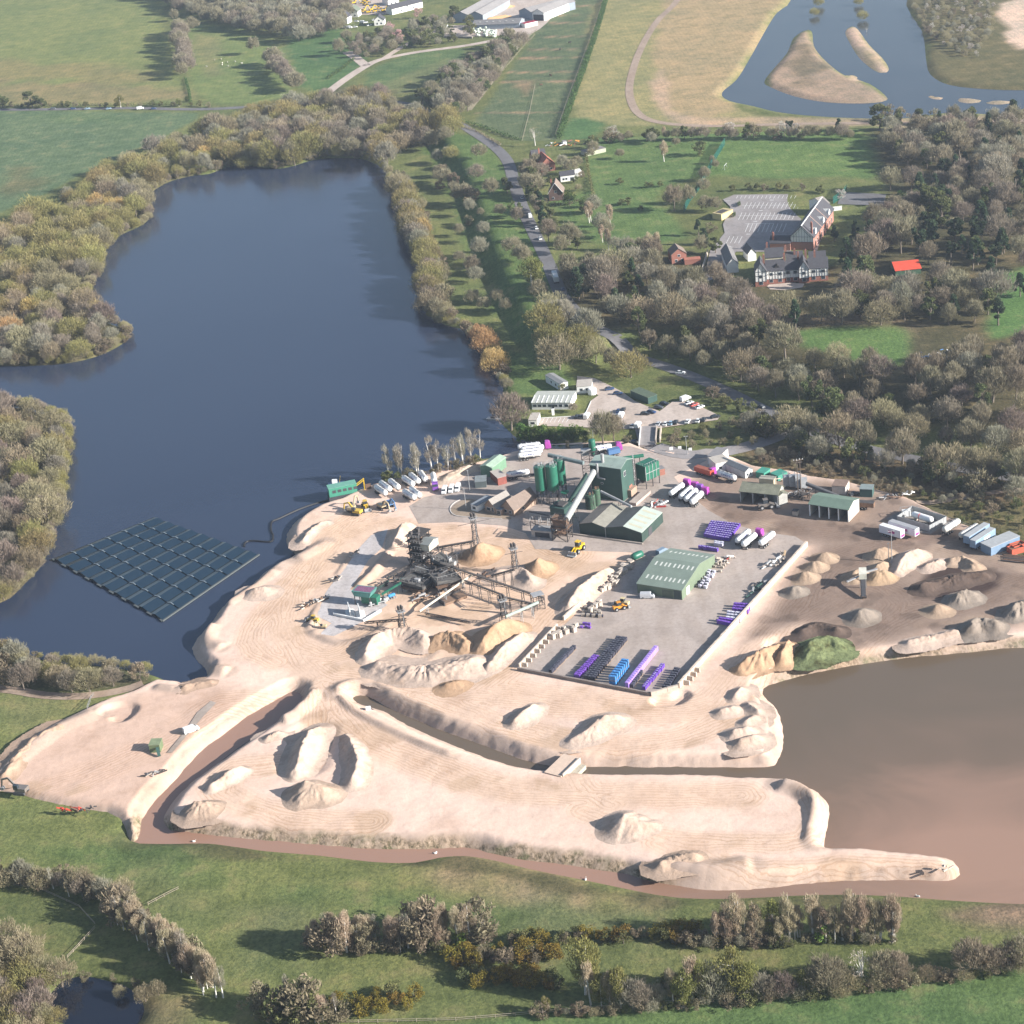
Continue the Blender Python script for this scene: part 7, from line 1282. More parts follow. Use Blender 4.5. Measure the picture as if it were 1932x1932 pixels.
conveyor('conveyor', 'pale covered pipe conveyor crossing to the southern track', c1(1345,402,4.6), c1(930,690,2.2), .7, STEEL, M('pale_pipe', (.48, .44, .36), .6, .2), None, 3); conveyor('conveyor', 'thin walkway conveyor between the screening deck and the southern mast', c1(1275,452,5), c1(1560,560,6.5), .8, DARK, None, None, 4); conveyor('conveyor', 'lattice link from the southern mast to the square frame', c1(1565,575,6.5), c1(1830,635,4.5), .8, DARK, None, None, 3); conveyor('conveyor', 'pale green conveyor from the square frame to the southern ridge', c1(1840,620,5), c1(1590,730,4.5), .9, STEEL, M('sage_cover', (.30, .36, .31), .6, .2), None, 3)
conveyor('conveyor', 'dark inclined conveyor behind the screening deck', c1(1010,470,1.5), c1(1190,390,5.5), 1.0, DARK, None, None, 3); conveyor('conveyor', 'dark pipeline lying towards the southern hollow', c1(975,700,1.2), c1(1320,770,1.6), .5, DARK, None, None, 0); conveyor('conveyor', 'dark pipeline from the white walled pad to the hollow', c1(510,770,1.4), c1(830,745,5.0), .5, DARK, None, None, 2); conveyor('conveyor', 'lattice arm west of the tall screening tower', c1(860,330,2.0), c1(690,420,1.0), .8, DARK, None, None, 1)
conveyor('conveyor', 'green stacker conveyor right of the green crusher', c1(640,560,1.2), c1(790,470,4.0), .9, G_DARK, G_SILO, None, 2); conveyor('conveyor', 'second green stacker conveyor above the blue pump', c1(560,530,2.5), c1(660,475,3.8), .8, G_DARK, None, None, 1)
p, an, W = frame(site(*cE(430,640)), site(*cE(560,655))); r = thing('mobile_crusher', 'green mobile crusher with a raised hopper of mixed stone', 'machinery', p, an); f = MB(); [f.bar((x, y, 3.8), (x, y, -.1), .25) for x in (.4, W-.4) for y in (.5, 4)]; f.build('legs', DARK, r); MB().prism([(.6, 3.6), (W-.2, 3.6), (W+.7, 5.6), (-.3, 5.6)], 0, 5).build('hopper', M('crusher_green', (.10, .26, .23), .5, .3), r); MB().box(.2, W+.2, .5, 4.5, 5.3, 5.62).build('load', M('mixed_stone', (.22, .10, .17), .8, .6, 2.0), r); MB().box(W*.4, W+2.2, .8, 3.8, .6, 3.4).build('engine', G_SILO, r)
for i, (x, y) in enumerate(((400,705),(478,715))):
    r = thing('white_bay_wall', ['left','right'][i]+' white concrete L block beside the green crusher', 'wall', site(*cE(x, y)), .15); MB().prism([(-1.6, -.1), (1.6, -.1), (1.6, .3), (.3, .5), (0, 3.4), (-.3, 3.4), (-.3, .5), (-1.6, .3)], -2.6, 2.6).build('wall', M('white_concrete', (.66, .66, .64), .85, .12), r)
blockwall('low white concrete wall in front of the gravel pad', site(*cE(270,720)), site(*cE(500,768)), .9, M('white_concrete', (.66, .66, .64), .85, .12), .5); blockwall('low white concrete wall on the right of the gravel pad', site(*cE(505,770)), site(*cE(640,690)), .9, M('white_concrete', (.66, .66, .64), .85, .12), .5)
r = thing('pump_set', 'blue and grey pump set with pipes right of the crusher', 'machinery', site(*cE(720,590)), .5); MB().lathe([(.4, -1.4), (.6, -1), (.6, 1), (.4, 1.4)], (0, 0, 1.3), 12, 'x').build('pump', paint('pump_blue', (.05, .24, .50)), r); MB().box(-2.8, -1.6, -.8, .8, -.1, 1.5).build('engine', STEEL, r); f = MB(); [f.tube((-1.5+k*.9, -1.2, .3), (-1.2+k*.9, 1.4, .9), .2, .2, 8) for k in range(4)]; f.build('pipework', STEEL, r)
r = thing('valve_set', 'white and grey pipe manifold in front of the crusher', 'machinery', site(*cE(600,640)), .3); [MB().lathe([(.35, 0), (.55, .2), (.55, 1.5), (.3, 1.8)], (k*1.3-2, (k % 2)*1.0, 0), 10).build('drum', [STEEL, FRAMEW][k % 2], r) for k in range(5)]; MB().tube((-3, -.6, .8), (3.5, -.6, 1.0), .22).build('pipe', STEEL, r)
for i, (x, y, n) in enumerate(((80,640,16),(200,600,10),(290,450,10),(440,265,6))): frames(['scrap frames west of the gravel pad','rubble and frames on the pad edge','spoil and frames beside the pad ditch','broken blocks at the head of the pad'][i], *cE(x, y), .9, n, [CONCB, STEEL, RUST, DARK], 2.6)
loader('wheel_loader', 'small yellow loader at the western end of the gravel pad', site(*cE(115,770)), 2.7, Y_, None, .8); excavator('excavator', 'small cream excavator below the yellow loader', site(*cE(195,815)), 2.9, paint('cream', (.55, .45, .25)), None, .55)
# western sand floor machines, bridges
r, W = flatbox('green_hopper', 'olive green hopper unit standing on the western sand floor', 'hopper', site(283,1420), site(303,1419), 4, 2.6, M('olive_box', (.13, .17, .09), .6, .3), M('olive_top', (.22, .26, .15), .6, .3)); MB().bar((W*.8, -.3, 2), (W*1.1, -3, .3), 1.0, .3).build('ramp', G_DARK, r)
frames('dark broken machinery on the western floor near the channel bank', 288,1463, .1, 12, [DARK, STEEL, CONCB], 2.5, 'old_machinery', 'machinery'); frames('red frames dumped at the meadow edge', 136,1529, -.15, 12, [paint('tipper_red', (.48, .07, .04)), RUST], 3, 'scrap_heap', 'scrap'); frames('dark beams beside the red frames', 168,1534, -.2, 7, [DARK], 4); excavator('excavator', 'dark excavator at the western edge of the sand', site(40,1496), 2.8, paint('dusty_grey', (.16, .14, .125)), None, 1.1); car('van', ('white', (.72, .72, .70)), site(361,1380), .5, 'white van on the grey strip of the western floor', None)
paved('grey_strip', [(315,1420),(325,1420),(385,1350),(408,1326),(398,1322),(372,1344),(350,1378)], SITE+.22, pavemat('grey_strip', (.36, .30, .255)))
p, an, W = frame(site(1046,1459), site(1076,1430)); r = thing('sand_bridge', 'sand covered culvert bridge over the middle channel', 'bridge', p, an); MB().box(-1, W+1, -3.0, 3.0, -3.2, .25).build('deck', M('bridge_sand', (.58, .44, .34), .95, .15), r); MB().box(-.5, W+.5, -3.4, -3.003, -3, .8).build('parapet', CONCB, r); MB().box(1, W, -5.5, -3.45, -2.6, -1.2).build('rubble', M('rubble_m', (.42, .38, .30), .9, .4, 2), r)
r = thing('small_pump', 'white pump on the bank of the middle channel', 'machinery', site(695,1338)); MB().box(-.8, .8, -.5, .5, -.2, .9).build('pump', FRAMEW, r); MB().tube((.5, 0, .6), (2.6, .6, -2), .18).build('hose', CHASSIS, r); frames('pale pallets on the tip of the sand spit', 1782,1641, .1, 6, [CONCB], 1.6)
for i, (u, v) in enumerate(((366,1588),(1105,1660),(1732,1692),(822,1610))): 
    r = thing('swan', ['white swan by the channel bend','white swan in the middle of the southern channel','white swan near the end of the sand spit','white swan on the channel below the crater heap'][i], 'swan', (*P(u, v, 0)[:2], .02), i*1.3); body_along([(-.75, .1, .15, .55, .05), (-.4, .32, .0, .6, .2), (.2, .34, 0, .5, .2), (.6, .15, .05, .35, .08)]).tube((.5, 0, .3), (.75, 0, .9), .1, .07, 6).tube((.75, 0, .9), (1.0, 0, .85), .09, .04, 6).build('body', M('swan_white', (.62, .61, .58), .8), r); r.scale = (.75, .75, .75)
# ---------------------------------------------------------------- floating solar array: nine ridge rows of panels on floats, six panels a row side by side
q = [np.array(P(*cS(*k), .5)) for k in ((95,415),(1012,930),(1812,380),(940,68))]       # west, south, east, north corner
bl = lambda a, b, z: tuple(((q[0]*(1-a)+q[1]*a)*(1-b)+(q[3]*(1-a)+q[2]*a)*b)[:2]-q[0][:2])+(z,)
r = thing('solar_array', 'large diamond shaped floating solar array of dark panel rows', 'solar array', (q[0][0], q[0][1], 0)); PANEL = M('solar_panel', (.010, .026, .045), .4, .1, .2, .3); FLOAT = M('grey_float', (.02, .026, .032), .7, .2)
t_ = NT('walkway_float'); w_ = t_.new('ShaderNodeTexBrick'); t_.L(t_.vec(t_.pos(), (1.2, 1.2, 1)), w_.inputs['Vector']); w_.inputs['Color1'].default_value = (.022, .026, .024, 1); w_.inputs['Color2'].default_value = (.015, .019, .02, 1); w_.inputs['Mortar'].default_value = (.02, .025, .03, 1); t_.color(w_.outputs[0]); WALK = t_.set(.8, .2)
def slab4(a0, a1, b0, b1, z00, z10, z1, th, f): # a0 edge z00, a1 edge z10
    v = [bl(a0, b0, z00), bl(a0, b1, z00), bl(a1, b1, z10), bl(a1, b0, z10)]; v2 = [(x, y, z-th) for x, y, z in v]; f.add(v+v2, [(3, 2, 1, 0), (4, 5, 6, 7), (0, 1, 5, 4), (1, 2, 6, 5), (2, 3, 7, 6), (3, 0, 4, 7)]); return f
N = 9
for i in range(N):
    a0, a1 = (i+.075)/N, (i+.985)/N; am = a0+(a1-a0)*.34; rw = slab4(a0, a1, 0, 1, .28, .28, 0, .25, MB()).build('float_row', FLOAT, r)
    for j in range(6):
        b0, b1 = j/6+.004, (j+1)/6-.007; f = slab4(a0, am, b0, b1, .55, 1.15, 0, .05, MB()); f.build('panel', M('panel_back', (.02, .035, .05), .3, .1, .2, .5), rw); f = slab4(am+.0015, a1, b0, b1, 1.15, .5, 0, .05, MB()); f.build('panel', PANEL, rw)
        if j: f = MB(); f.bar(bl(a0, j/6, .75), bl(am, j/6, 1.3), .55, .16).bar(bl(am, j/6, 1.3), bl(am+(a1-am)*.3, j/6, 1.1), .35, .14); f.build('rail', M('rail_grey', (.17, .205, .23), .5, .2), rw)
    slab4((i-.012)/N, (i+.07)/N, 0, 1, .42, .42, 0, .4, MB()).build('walkway', WALK, r)
f = MB(); f.bar(bl(1.0, -.005, .4), bl(1.0, 1.005, .4), .7, .5); f.build('edge_beam', M('pale_edge', (.085, .095, .095), .7), r); f = MB()
for i in range(N+1): f.bar(bl(max(i/N-.02, 0), -.004, .45), bl(min(i/N+.02, 1), -.004, .45), .8, .35)
f.build('end_float', M('pale_edge', (.085, .095, .095), .7), r)
cb = catmull(np.array([P(*k, .1)[:2] for k in (cS(1692,315),cS(1695,290),cS(1725,270),cS(1790,268),cS(1870,275),(513,1021),(515,1010),(511,1000),(513,985),(528,978),(560,963),(590,952),(622,943))]), 6, False); f = MB()
for a_, b_ in zip(cb[:-1], cb[1:]): f.tube((*a_, .12), (*b_, .12), .42, n=6)
tag(f.build('floating_cable', M('black_cable', (.015, .015, .017), .6)), 'black cable floating from the solar array to the green pump house', 'cable')
# ---------------------------------------------------------------- prefab office, hut and car park by the lake
paved('car_park', [cG(225,500),cG(500,485),cG(640,455),cG(690,340),cG(760,290),cG(560,200),cG(560,110),cG(720,130),cG(900,215),cG(990,265),cG(1100,345),cG(1330,440),cG(1450,350),cG(1560,345),cG(1720,400),cG(1900,485),cG(1870,520),cG(1300,600),cG(1160,605),cG(870,605),cG(640,590),cG(200,575)], 1.75, PALE); CPZ = 1.77
cp = lambda x, y: Vector(P(*cG(x, y), CPZ))

r, W = house('prefab_office', 'long white prefab office with a ribbed pale flat roof', 'office', cp(140,420), cp(500,418), 13, 2.9, 3.5, WHITEW, M('prefab_roof', (.42, .43, .38), .7, .25, .4), 'x', .5, .3, None, [('f', x, 1, 1.6, 1.1) for x in (.08,.2,.33,.47,.62,.75,.9)]+[('f', .55, .1, 1, 2)])
for k in range(9): f = MB(); x = W*k/8-.1; f.add([(x, -.3, 3.22), (x+.35, -.3, 3.22), (x+.35, 6.5, 3.82), (x, 6.5, 3.82), (x, -.3, 3.08), (x+.35, -.3, 3.08), (x+.35, 6.5, 3.68), (x, 6.5, 3.68)], [(0, 1, 2, 3), (7, 6, 5, 4), (0, 4, 5, 1), (1, 5, 6, 2), (2, 6, 7, 3), (3, 7, 4, 0)]); f.build('roof_rib', FRAMEW, r)
house('portable_hut', 'grey roofed white hut on the grass above the prefab office', 'hut', cp(405,246), cp(478,225), 14, 3.0, 3.4, WHITEW, M('grey_sheet', (.23, .235, .235)), 'y', .5, .2, None, [('l', .3, 1, 1, 1), ('l', .6, 1, 1, 1)])
flatbox('kiosk', 'small white kiosk at the lake end of the car park', 'kiosk', cp(110,582), cp(190,580), 8, 2.8, WHITEW, M('sandy_roof', (.42, .38, .33)), None, [('f', .5, 1, 1.6, 1)])
r, W = flatbox('club_house', 'white parapet club house with a brown bay', 'building', cp(560,272), cp(700,262), 8, 3.0, WHITEW, M('sandy_roof', (.42, .38, .33)), None, [('f', .3, 1, 1.2, 1.1), ('f', .7, 1, 1.2, 1.1)]); MB().lathe([(1.9, -.2), (1.9, 2.2), (1.5, 2.5)], (W*1.02, -1.5, 0), 14).build('bay', FRAMEW, r)
flatbox('long_green_shed', 'long low dark green shed under the trees', 'shed', cp(1062,300), cp(1225,368), 5, 2.6, G_DARK, M('mossy_roof', (.095, .125, .085), .8, .3))
flatbox('sign_board', 'small white board on the grass before the prefab office', 'sign', cp(325,475), cp(350,472), .3, 2.6, FRAMEW, FRAMEW); f = MB()
cols = {'w': ('white', (.72, .72, .70)), 'k': ('black', (.02, .022, .026)), 'n': ('navy', (.03, .05, .10)), 'r': ('red', (.45, .05, .04)), 'b': ('pale_blue', (.25, .36, .45)), 's': ('silver', (.42, .43, .45)), 'g': ('dark_grey', (.08, .085, .09))}
cn = {'w': 'white', 'k': 'black', 'n': 'navy blue', 'r': 'red', 'b': 'pale blue', 's': 'silver', 'g': 'dark grey'}
for (k, c, x, y, rz, lab) in (('car','k',560,500,1.2,'in the bays below the prefab office, leftmost'),('car','g',602,500,1.2,'in the bays below the prefab office, middle'),('van','w',652,497,1.2,'in the bays below the prefab office'),('car','w',928,492,1.25,'in the central bays, left'),('van','w',973,490,1.25,'in the central bays, right'),('car','n',948,446,1.25,'behind the two white ones in the central bays'),('car','k',990,436,1.25,'behind the white van in the central bays'),('car','k',938,590,1.2,'in the front bays above the stream, left'),('car','g',986,588,1.2,'in the front bays above the stream, second'),('car','s',1078,588,1.2,'in the front bays above the stream, third'),('van','w',1128,582,1.15,'in the front bays beside the bridge'),('car','s',1318,568,1.2,'on the gravel by the hedge, leftmost'),('car','w',1386,566,1.2,'on the gravel by the hedge, second'),('car','b',1436,560,1.2,'on the gravel by the hedge, third'),('car','k',1480,552,1.2,'on the gravel by the hedge, fourth'),('car','w',1592,545,1.2,'alone in the middle of the hedge row'),('car','w',1690,537,1.2,'near the right end of the hedge row'),('car','k',1740,528,1.2,'at the right end of the hedge row'),('car','k',1850,500,.2,'in the far right corner of the gravel'),('car','n',1252,456,-.6,'beside the black one near the green shed'),('car','k',1195,472,-.3,'near the green shed'),('car','g',1320,412,-.5,'under the trees right of the green shed, nearer'),('car','k',1372,378,-.5,'under the trees right of the green shed, farther'),('van','w',1572,335,.6,'at the top of the gravel car park'),('car','w',1607,372,.5,'between the van and the red car'),('car','r',1655,388,.5,'at the top of the gravel car park'),('car','w',1706,410,.5,'right of the red car'),('car','n',862,240,.1,'under the trees by the club house'),('car','n',940,282,-.3,'at the tree edge by the club house'),('car','w',1525,92,-.35,'driving on the main road above the gravel')):
    q = cp(x, y) if y != 92 else at(*cG(x, y), .16); car(k, cols[c], q, rz, f'{cn[c]} {k} {lab}', 'vehicles in the car park')
for i, y0 in enumerate((515,)):
    f = MB()
    for k in range(7): a_, b_ = cp(255+k*38, 500), cp(230+k*38, 545); f.bar(tuple(a_+Vector((0, 0, .0))), tuple(b_), .14, .03)
    a_, b_, c_, d_ = cp(225,503), cp(500,488), cp(640,458), cp(690,345); f.bar(tuple(a_), tuple(b_), .3, .25); f.bar(tuple(c_), tuple(d_), .25, .2); tag(f.build('bay_markings', WHITE), kind='structure')
# bridge, stream side parapets and signs at the entrance
p, an, W = frame(Vector(P(*cG(1145,725), 2.4)), Vector(P(*cG(1158,610), 2.0))); r = thing('road_bridge', 'short grey road bridge with white parapets over the stream', 'bridge', p, an); MB().box(-4, W+2, -6.4, 0, -3, .15).build('deck', PARK, r); MB().box(-4, W+1, .004, .3, -3, 1.1).build('parapet', FRAMEW, r); MB().box(-1, W, -6.9, -6.404, -3, 1.1).build('parapet', CONCB, r); MB().box(0, W, -8.6, -8.1, -3, 1.0).build('parapet', CONCB, r)
ribbon('bridge_road', [cG(1165,605),cG(1180,650),cG(1195,720),cG(1240,770),cG(1330,800)], 6, PARK, .22)
for i, (x, y) in enumerate(((1440,820),(1520,815),(1618,830))): r = thing('site_sign', ['left','middle','right'][i]+' small white sign at the site entrance', 'sign', at(*cG(x, y))); MB().bar((0, 0, -.2), (0, 0, 1.4), .12).build('post', STEEL, r); MB().box(-.7, .7, -.06, .06, 1.0, 2.3).build('board', FRAMEW, r)
ribbon('stream', [(985,842),(1040,843),(1100,842),(1160,838),(1212,834)], 4.5, M('dark_water', (.012, .013, .014), .1, .1, 1, .5), .1)
# ---------------------------------------------------------------- manor, hall and their car park
HZ = float(at(*cH(1100,1220)).z)+.05
hz = lambda x, y: Vector(P(*cH(x, y), HZ))
cpl = [cH(*k) for k in ((265,1080),(320,850),(490,640),(470,540),(560,340),(470,250),(600,195),(1400,185),(1470,230),(1330,640),(1260,860),(1000,860),(620,860),(560,1000),(480,1110),(330,1190),(235,1240))]
paved('hall_car_park', cpl, HZ+.12, PARK); f = MB(); hp = lambda x, y: tuple(Vector(P(*cH(x, y), HZ+.14)))
for (x0, y0, dx, y1, n, st) in ((645,205,-20,240,16,48.5),(757,285,-40,357,15,48),(692,405,-40,487,14,48),(770,532,-42,632,10,49),(550,682,-42,762,4,48)):
    for k in range(n): f.bar(hp(x0+k*st, y0), hp(x0+k*st+dx, y1), .16, .03)
for (a_, b_) in (((690,320),(1330,315)),((650,443),(1100,438)),((735,535),(1060,530)),((480,270),(560,265)),((480,765),(580,810))): f.bar(hp(*a_), hp(*b_), .2, .03)
for (x, y) in ((1040,258),(910,380),(845,507),(765,656)): f.bar(hp(x-22, y), hp(x+22, y), .5, .03)
tag(f.build('bay_markings', WHITE), kind='structure')
for x0, y0, x1, y1, h, lab in ((650,345,665,285,1.6,'clipped dark hedge block in the car park with white bays, upper'),(590,470,610,410,1.6,'clipped dark hedge block in the car park with white bays, lower')):
    p, an, W = frame(Vector(hp(x0, y0)), Vector(hp(x1, y1))); V, F, L = crown_arrays('yew', 3, 10); o = np_mesh('box_hedge', V*np.array([W/8, .25, .17])+np.array([W/2, 0, 0]), F, K['yew'][1], False); o.location = p; o.rotation_euler = (0, 0, an); tag(o, lab, 'hedge')
# long hall
HW = M('hall_wall', (.34, .17, .13), .85, .2, 1.2)
p0, p1 = hz(1265,838), hz(1530,842); dp = min(depth_to(p0, p1, hz(1655,505)), 52); p, an, W = frame(p0, p1); r = thing('long_hall', 'long steep roofed hall with pale ridge and half timbered end gable', 'hall', p, an)
gable_walls(0, W, 0, dp, 7.0, 12.6, 'y').build('wall', HW, r); [mb.build('roof', SLATE, r) for mb in roof_slabs(0, W, 0, dp, 7.0, 12.6, 'y', .5, .6)]
MB().box(W/2-.22, W/2+.22, -.6, dp+.6, 12.75, 13.05).build('ridge_tiles', WHITEW, r); f = MB(); f.add([(0, -.02, 4.2), (W, -.02, 4.2), (W, -.02, 7), (W/2, -.02, 12.3), (0, -.02, 7), (0, -.06, 4.2), (W, -.06, 4.2), (W, -.06, 7), (W/2, -.06, 12.3), (0, -.06, 7)], [(5, 6, 7, 8, 9), (0, 4, 3, 2, 1), (0, 1, 6, 5), (1, 2, 7, 6), (2, 3, 8, 7), (3, 4, 9, 8), (4, 0, 5, 9)]); f.build('gable_panel', WHITEW, r)
f = MB(); [f.bar((x, -.09, 4.2), (x, -.09, 7+5.2*(1-abs(x-W/2)/(W/2))), .3, .06) for x in np.linspace(.2, W-.2, 9)]; [f.bar((0, -.12, z), (W, -.12, z), .3, .05) for z in (4.2, 6.9)]; f.bar((W*.15, -.13, 7), (W/2, -.13, 11.6), .28, .05).bar((W*.85, -.13, 7), (W/2, -.13, 11.6), .28, .05); f.build('timber_frame', TIMBER, r)
for s in (.36, .64): f = MB(); y = dp*s; f.bar((W/2, y, 12.75), (W+.6, y, 6.6), .5, .3); f.build('roof_divider', M('pink_stone', (.40, .28, .23), .9), r)
for y in (.12, .5, .78): 
    f = MB(); b0 = 0; y_ = dp*y; f.add([(W*.72, y_-1.6, 7.0), (W+.25, y_-1.6, 7.0), (W+.25, y_-1.6, 8.6), (W+.25, y_, 10.2), (W+.25, y_+1.6, 8.6), (W+.25, y_+1.6, 7.0), (W*.66, y_, 10.2), (W*.72, y_+1.6, 7)], [(1, 5, 4, 3, 2), (0, 1, 2), (0, 2, 3, 6), (6, 3, 4, 7), (7, 4, 5)]); f.build('dormer', WHITEW, r)
wins(r, [('r', dp*x, 1.2, 1.6, 2.4, W) for x in (.1,.2,.3,.4,.5,.6,.7,.8,.9)]); chim(r, W*.9, 2, 8, 14)
p, an, W2 = frame(hz(1640,445), hz(1712,425)); r = thing('timbered_porch', 'small half timbered wing with grey hipped roof east of the long hall', 'wing', p, an); gable_walls(0, W2, 0, 12, 6.2, 8.6, 'x').build('wall', WHITEW, r); [mb.build('roof', M('grey_tile', (.27, .245, .22)), r) for mb in roof_slabs(0, W2, 0, 12, 6.2, 8.6, 'x', .5, .5)]; f = MB(); [f.bar((x, -.06, 0), (x, -.06, 6.2), .3, .06) for x in np.linspace(.2, W2-.2, 5)]; f.bar((0, -.1, 3.2), (W2, -.1, 3.2), .3, .06); f.build('timber_frame', TIMBER, r)
r, W = house('link_wing', 'low dark roofed wing linking the hall and the manor', 'wing', hz(1020,850), hz(1258,850), 9, 4, 6.5, HW, SLATE, 'x'); chim(r, 1.5, 2, 4, 9); r, W = flatbox('white_terrace', 'white walled terrace east of the long hall', 'terrace', hz(1720,395), hz(1860,378), .4, 2.2, WHITEW, WHITEW); paved('garden_path', [cH(1520,850),cH(1570,850),cH(1690,490),cH(1650,490)], HZ+.1, CONC)
# half timbered manor: one house of several gables, local frame along its front
p, an, W = frame(hz(852,1252), hz(1695,1195)); r = thing('timbered_manor', 'black and white half timbered manor on a red brick base', 'house', p, an); sx_ = lambda x: (x-852)/(1695-852)*W
def block(x0, x1, y0, y1, zb, he, hr, ridge, roof=SLATE, wall=WHITEW, brick=True, timber=True):
    x0, x1 = sx_(x0), sx_(x1)
    gable_walls(x0+.003, x1-.003, y0, y1, he, hr, ridge, .5, 2.4 if brick else -.4).build('wall', wall, r)
    if brick: MB().box(x0-.08, x1-.003, y0-.08, y1, -.5, 2.398).build('brick_base', BRICK, r)
    [mb.build('roof', roof, r) for mb in roof_slabs(x0, x1, y0, y1, he, hr, ridge, .5, .35)]
    if timber:
        f = MB(); n = max(4, int((x1-x0)/1.1)); top = lambda x: he+(hr-he)*(1-abs(x-(x0+x1)/2)/((x1-x0)/2)) if ridge == 'y' else he
        for x in np.linspace(x0+.15, x1-.15, n): f.bar((x, y0-.04, 2.4), (x, y0-.04, top(x)-.1), .24, .06)
        for z in (2.5, he*.5+1.5, he-.1): f.bar((x0, y0-.085, z), (x1, y0-.085, z), .26, .05)
        if ridge == 'y': f.bar((x0-.3, y0-.38, he-.25), ((x0+x1)/2, y0-.38, hr+.05), .35, .1).bar((x1+.3, y0-.38, he-.25), ((x0+x1)/2, y0-.38, hr+.05), .35, .1)
        f.build('timber_frame', TIMBER, r)
        k = max(1, int((x1-x0)/3.4)); wins(r, [('f', x0+(x1-x0)*(i+.5)/k, z, 1.7, 1.5, y0-.1) for i in range(k) for z in (.9, 4.3)])
block(852,985,-2.5,9,0,7.6,11.8,'y'); block(985,1195,0,10,0,6.8,10.6,'x'); block(1195,1362,.8,9,0,6.4,9.6,'x'); block(1362,1478,-1.5,9,0,7,11.2,'y'); block(1478,1700,0,9.5,0,6.6,10.2,'x'); block(985,1195,12.5,21,0,9.5,12.8,'x', SLATE, M('cream_render', (.66, .60, .42), .85), False, False); block(1230,1420,13,22,0,7.0,10,'x', SLATE, HW, False, False); block(1500,1690,12,20,0,7,9.8,'x', SLATE, HW, False, False)
for x, y, z0, z1 in ((960,4,9,15.5),(1010,21,9,16),(1200,5,8,15),(1330,16,7,13.5),(1365,8,7,14.5),(1455,9,7,15),(1560,11,8,13.5),(1225,19,8,14.5)): chim(r, sx_(x), y, z0, z1-1.8, 1.0, M('chimney_brick', (.22, .11, .085), .9, .2))
f = MB(); b0 = 0; x = sx_(1110); f.add([(x-1.2, 1, 7.2), (x+1.2, 1, 7.2), (x+1.2, 1, 8.2), (x, 1, 9.4), (x-1.2, 1, 8.2), (x, 4.5, 9.4), (x-1.2, 3.4, 8.2), (x+1.2, 3.4, 8.2)], [(0, 1, 2, 3, 4), (4, 3, 5, 6), (3, 2, 7, 5), (0, 4, 6), (1, 7, 2)]); f.build('dormer', TIMBER, r)
paved('gravel_forecourt', [cH(985,1262),cH(1010,1245),cH(1250,1222),cH(1420,1235),cH(1400,1275),cH(1200,1310),cH(1020,1300)], HZ+.1, PALE)
p0, p1 = hz(525,1112), hz(655,1098); house('white_gabled_annexe', 'white gabled annexe with a long ribbed grey roof', 'annexe', p0, p1, 24, 4.4, 7.6, WHITEW, M('ribbed_slate', (.19, .18, .175), .7, .25, .6, .3, stripe=('Y', .5, .3)), 'y', .5, .4); house('small_white_annexe', 'small white annexe in the shade between the gabled annexe and the manor', 'annexe', hz(765,975), hz(862,960), 9, 4, 6.6, WHITEW, SLATE, 'y')
r, W = flatbox('yellow_pavilion', 'cream yellow pavilion with an open dark roof well by the car park', 'pavilion', Vector(hp(350,475)), Vector(hp(455,492)), 10, 3.0, M('yellow_render', (.62, .50, .24), .85), M('yellow_felt', (.45, .37, .20), .85)); MB().box(W*.15, W*.85, 1.5, 7.5, 3.18, 3.3).build('roof_well', DARK, r)
blockwall('long cream garden wall beside the shaded drive', hz(238,1080), hz(300,870), 2.0, M('cream_wall', (.46, .40, .32), .9), .4)
r, W = house('brick_house', 'red brick house with a pale gable west of the manor', 'house', Vector(at(1268,499)), Vector(at(1296,495)), 9, 5, 7.8, BRICK, TILE, 'y', .5, .3, None, [('f', .3, 1, 1.2, 1.2), ('f', .7, 1, 1.2, 1.2), ('f', .5, 3.6, 1.2, 1.1)]); flatbox('brick_lean_to', 'low red brick lean-to beside the brick house', 'extension', at(1292,500), at(1322,497), 4, 2.4, BRICK, M('red_tiles2', (.38, .15, .10), .85)); flatbox('brick_hut', 'tiny brick hut at the lawn edge near the road', 'hut', at(1140,499), at(1164,496), 4, 2.6, BRICK, TILE)
r, W = house('red_roofed_pavilion', 'low pavilion with a bright orange red roof among the conifers', 'pavilion', at(1690,521), at(1738,516), 14, 2.6, 4.2, M('pav_green', (.05, .10, .06), .8), M('bright_red_sheet', (.62, .085, .045), .6, .12), 'x', .62, .3, None, (), M('pav_roof_green', (.06, .12, .07), .7))
house('field_shelter', 'grey roofed field shelter among junk by the far paddock', 'shelter', at(1818,672), at(1850,670), 6, 2.6, 3.4, M('weathered_board', (.20, .17, .14), .9), M('grey_sheet', (.23, .235, .235)), 'x'); frames('blue and white junk piled beside the field shelter', 1770,672, .1, 30, [paint('mid_blue', (.08, .17, .33)), FRAMEW, STEEL, CHASSIS, RUST], 9, z=float(at(1770,672).z)); frames('rusty farm scrap under the bare trees by the field shelter', 1740,690, .1, 12, [RUST, DARK], 5, z=float(at(1740,690).z))
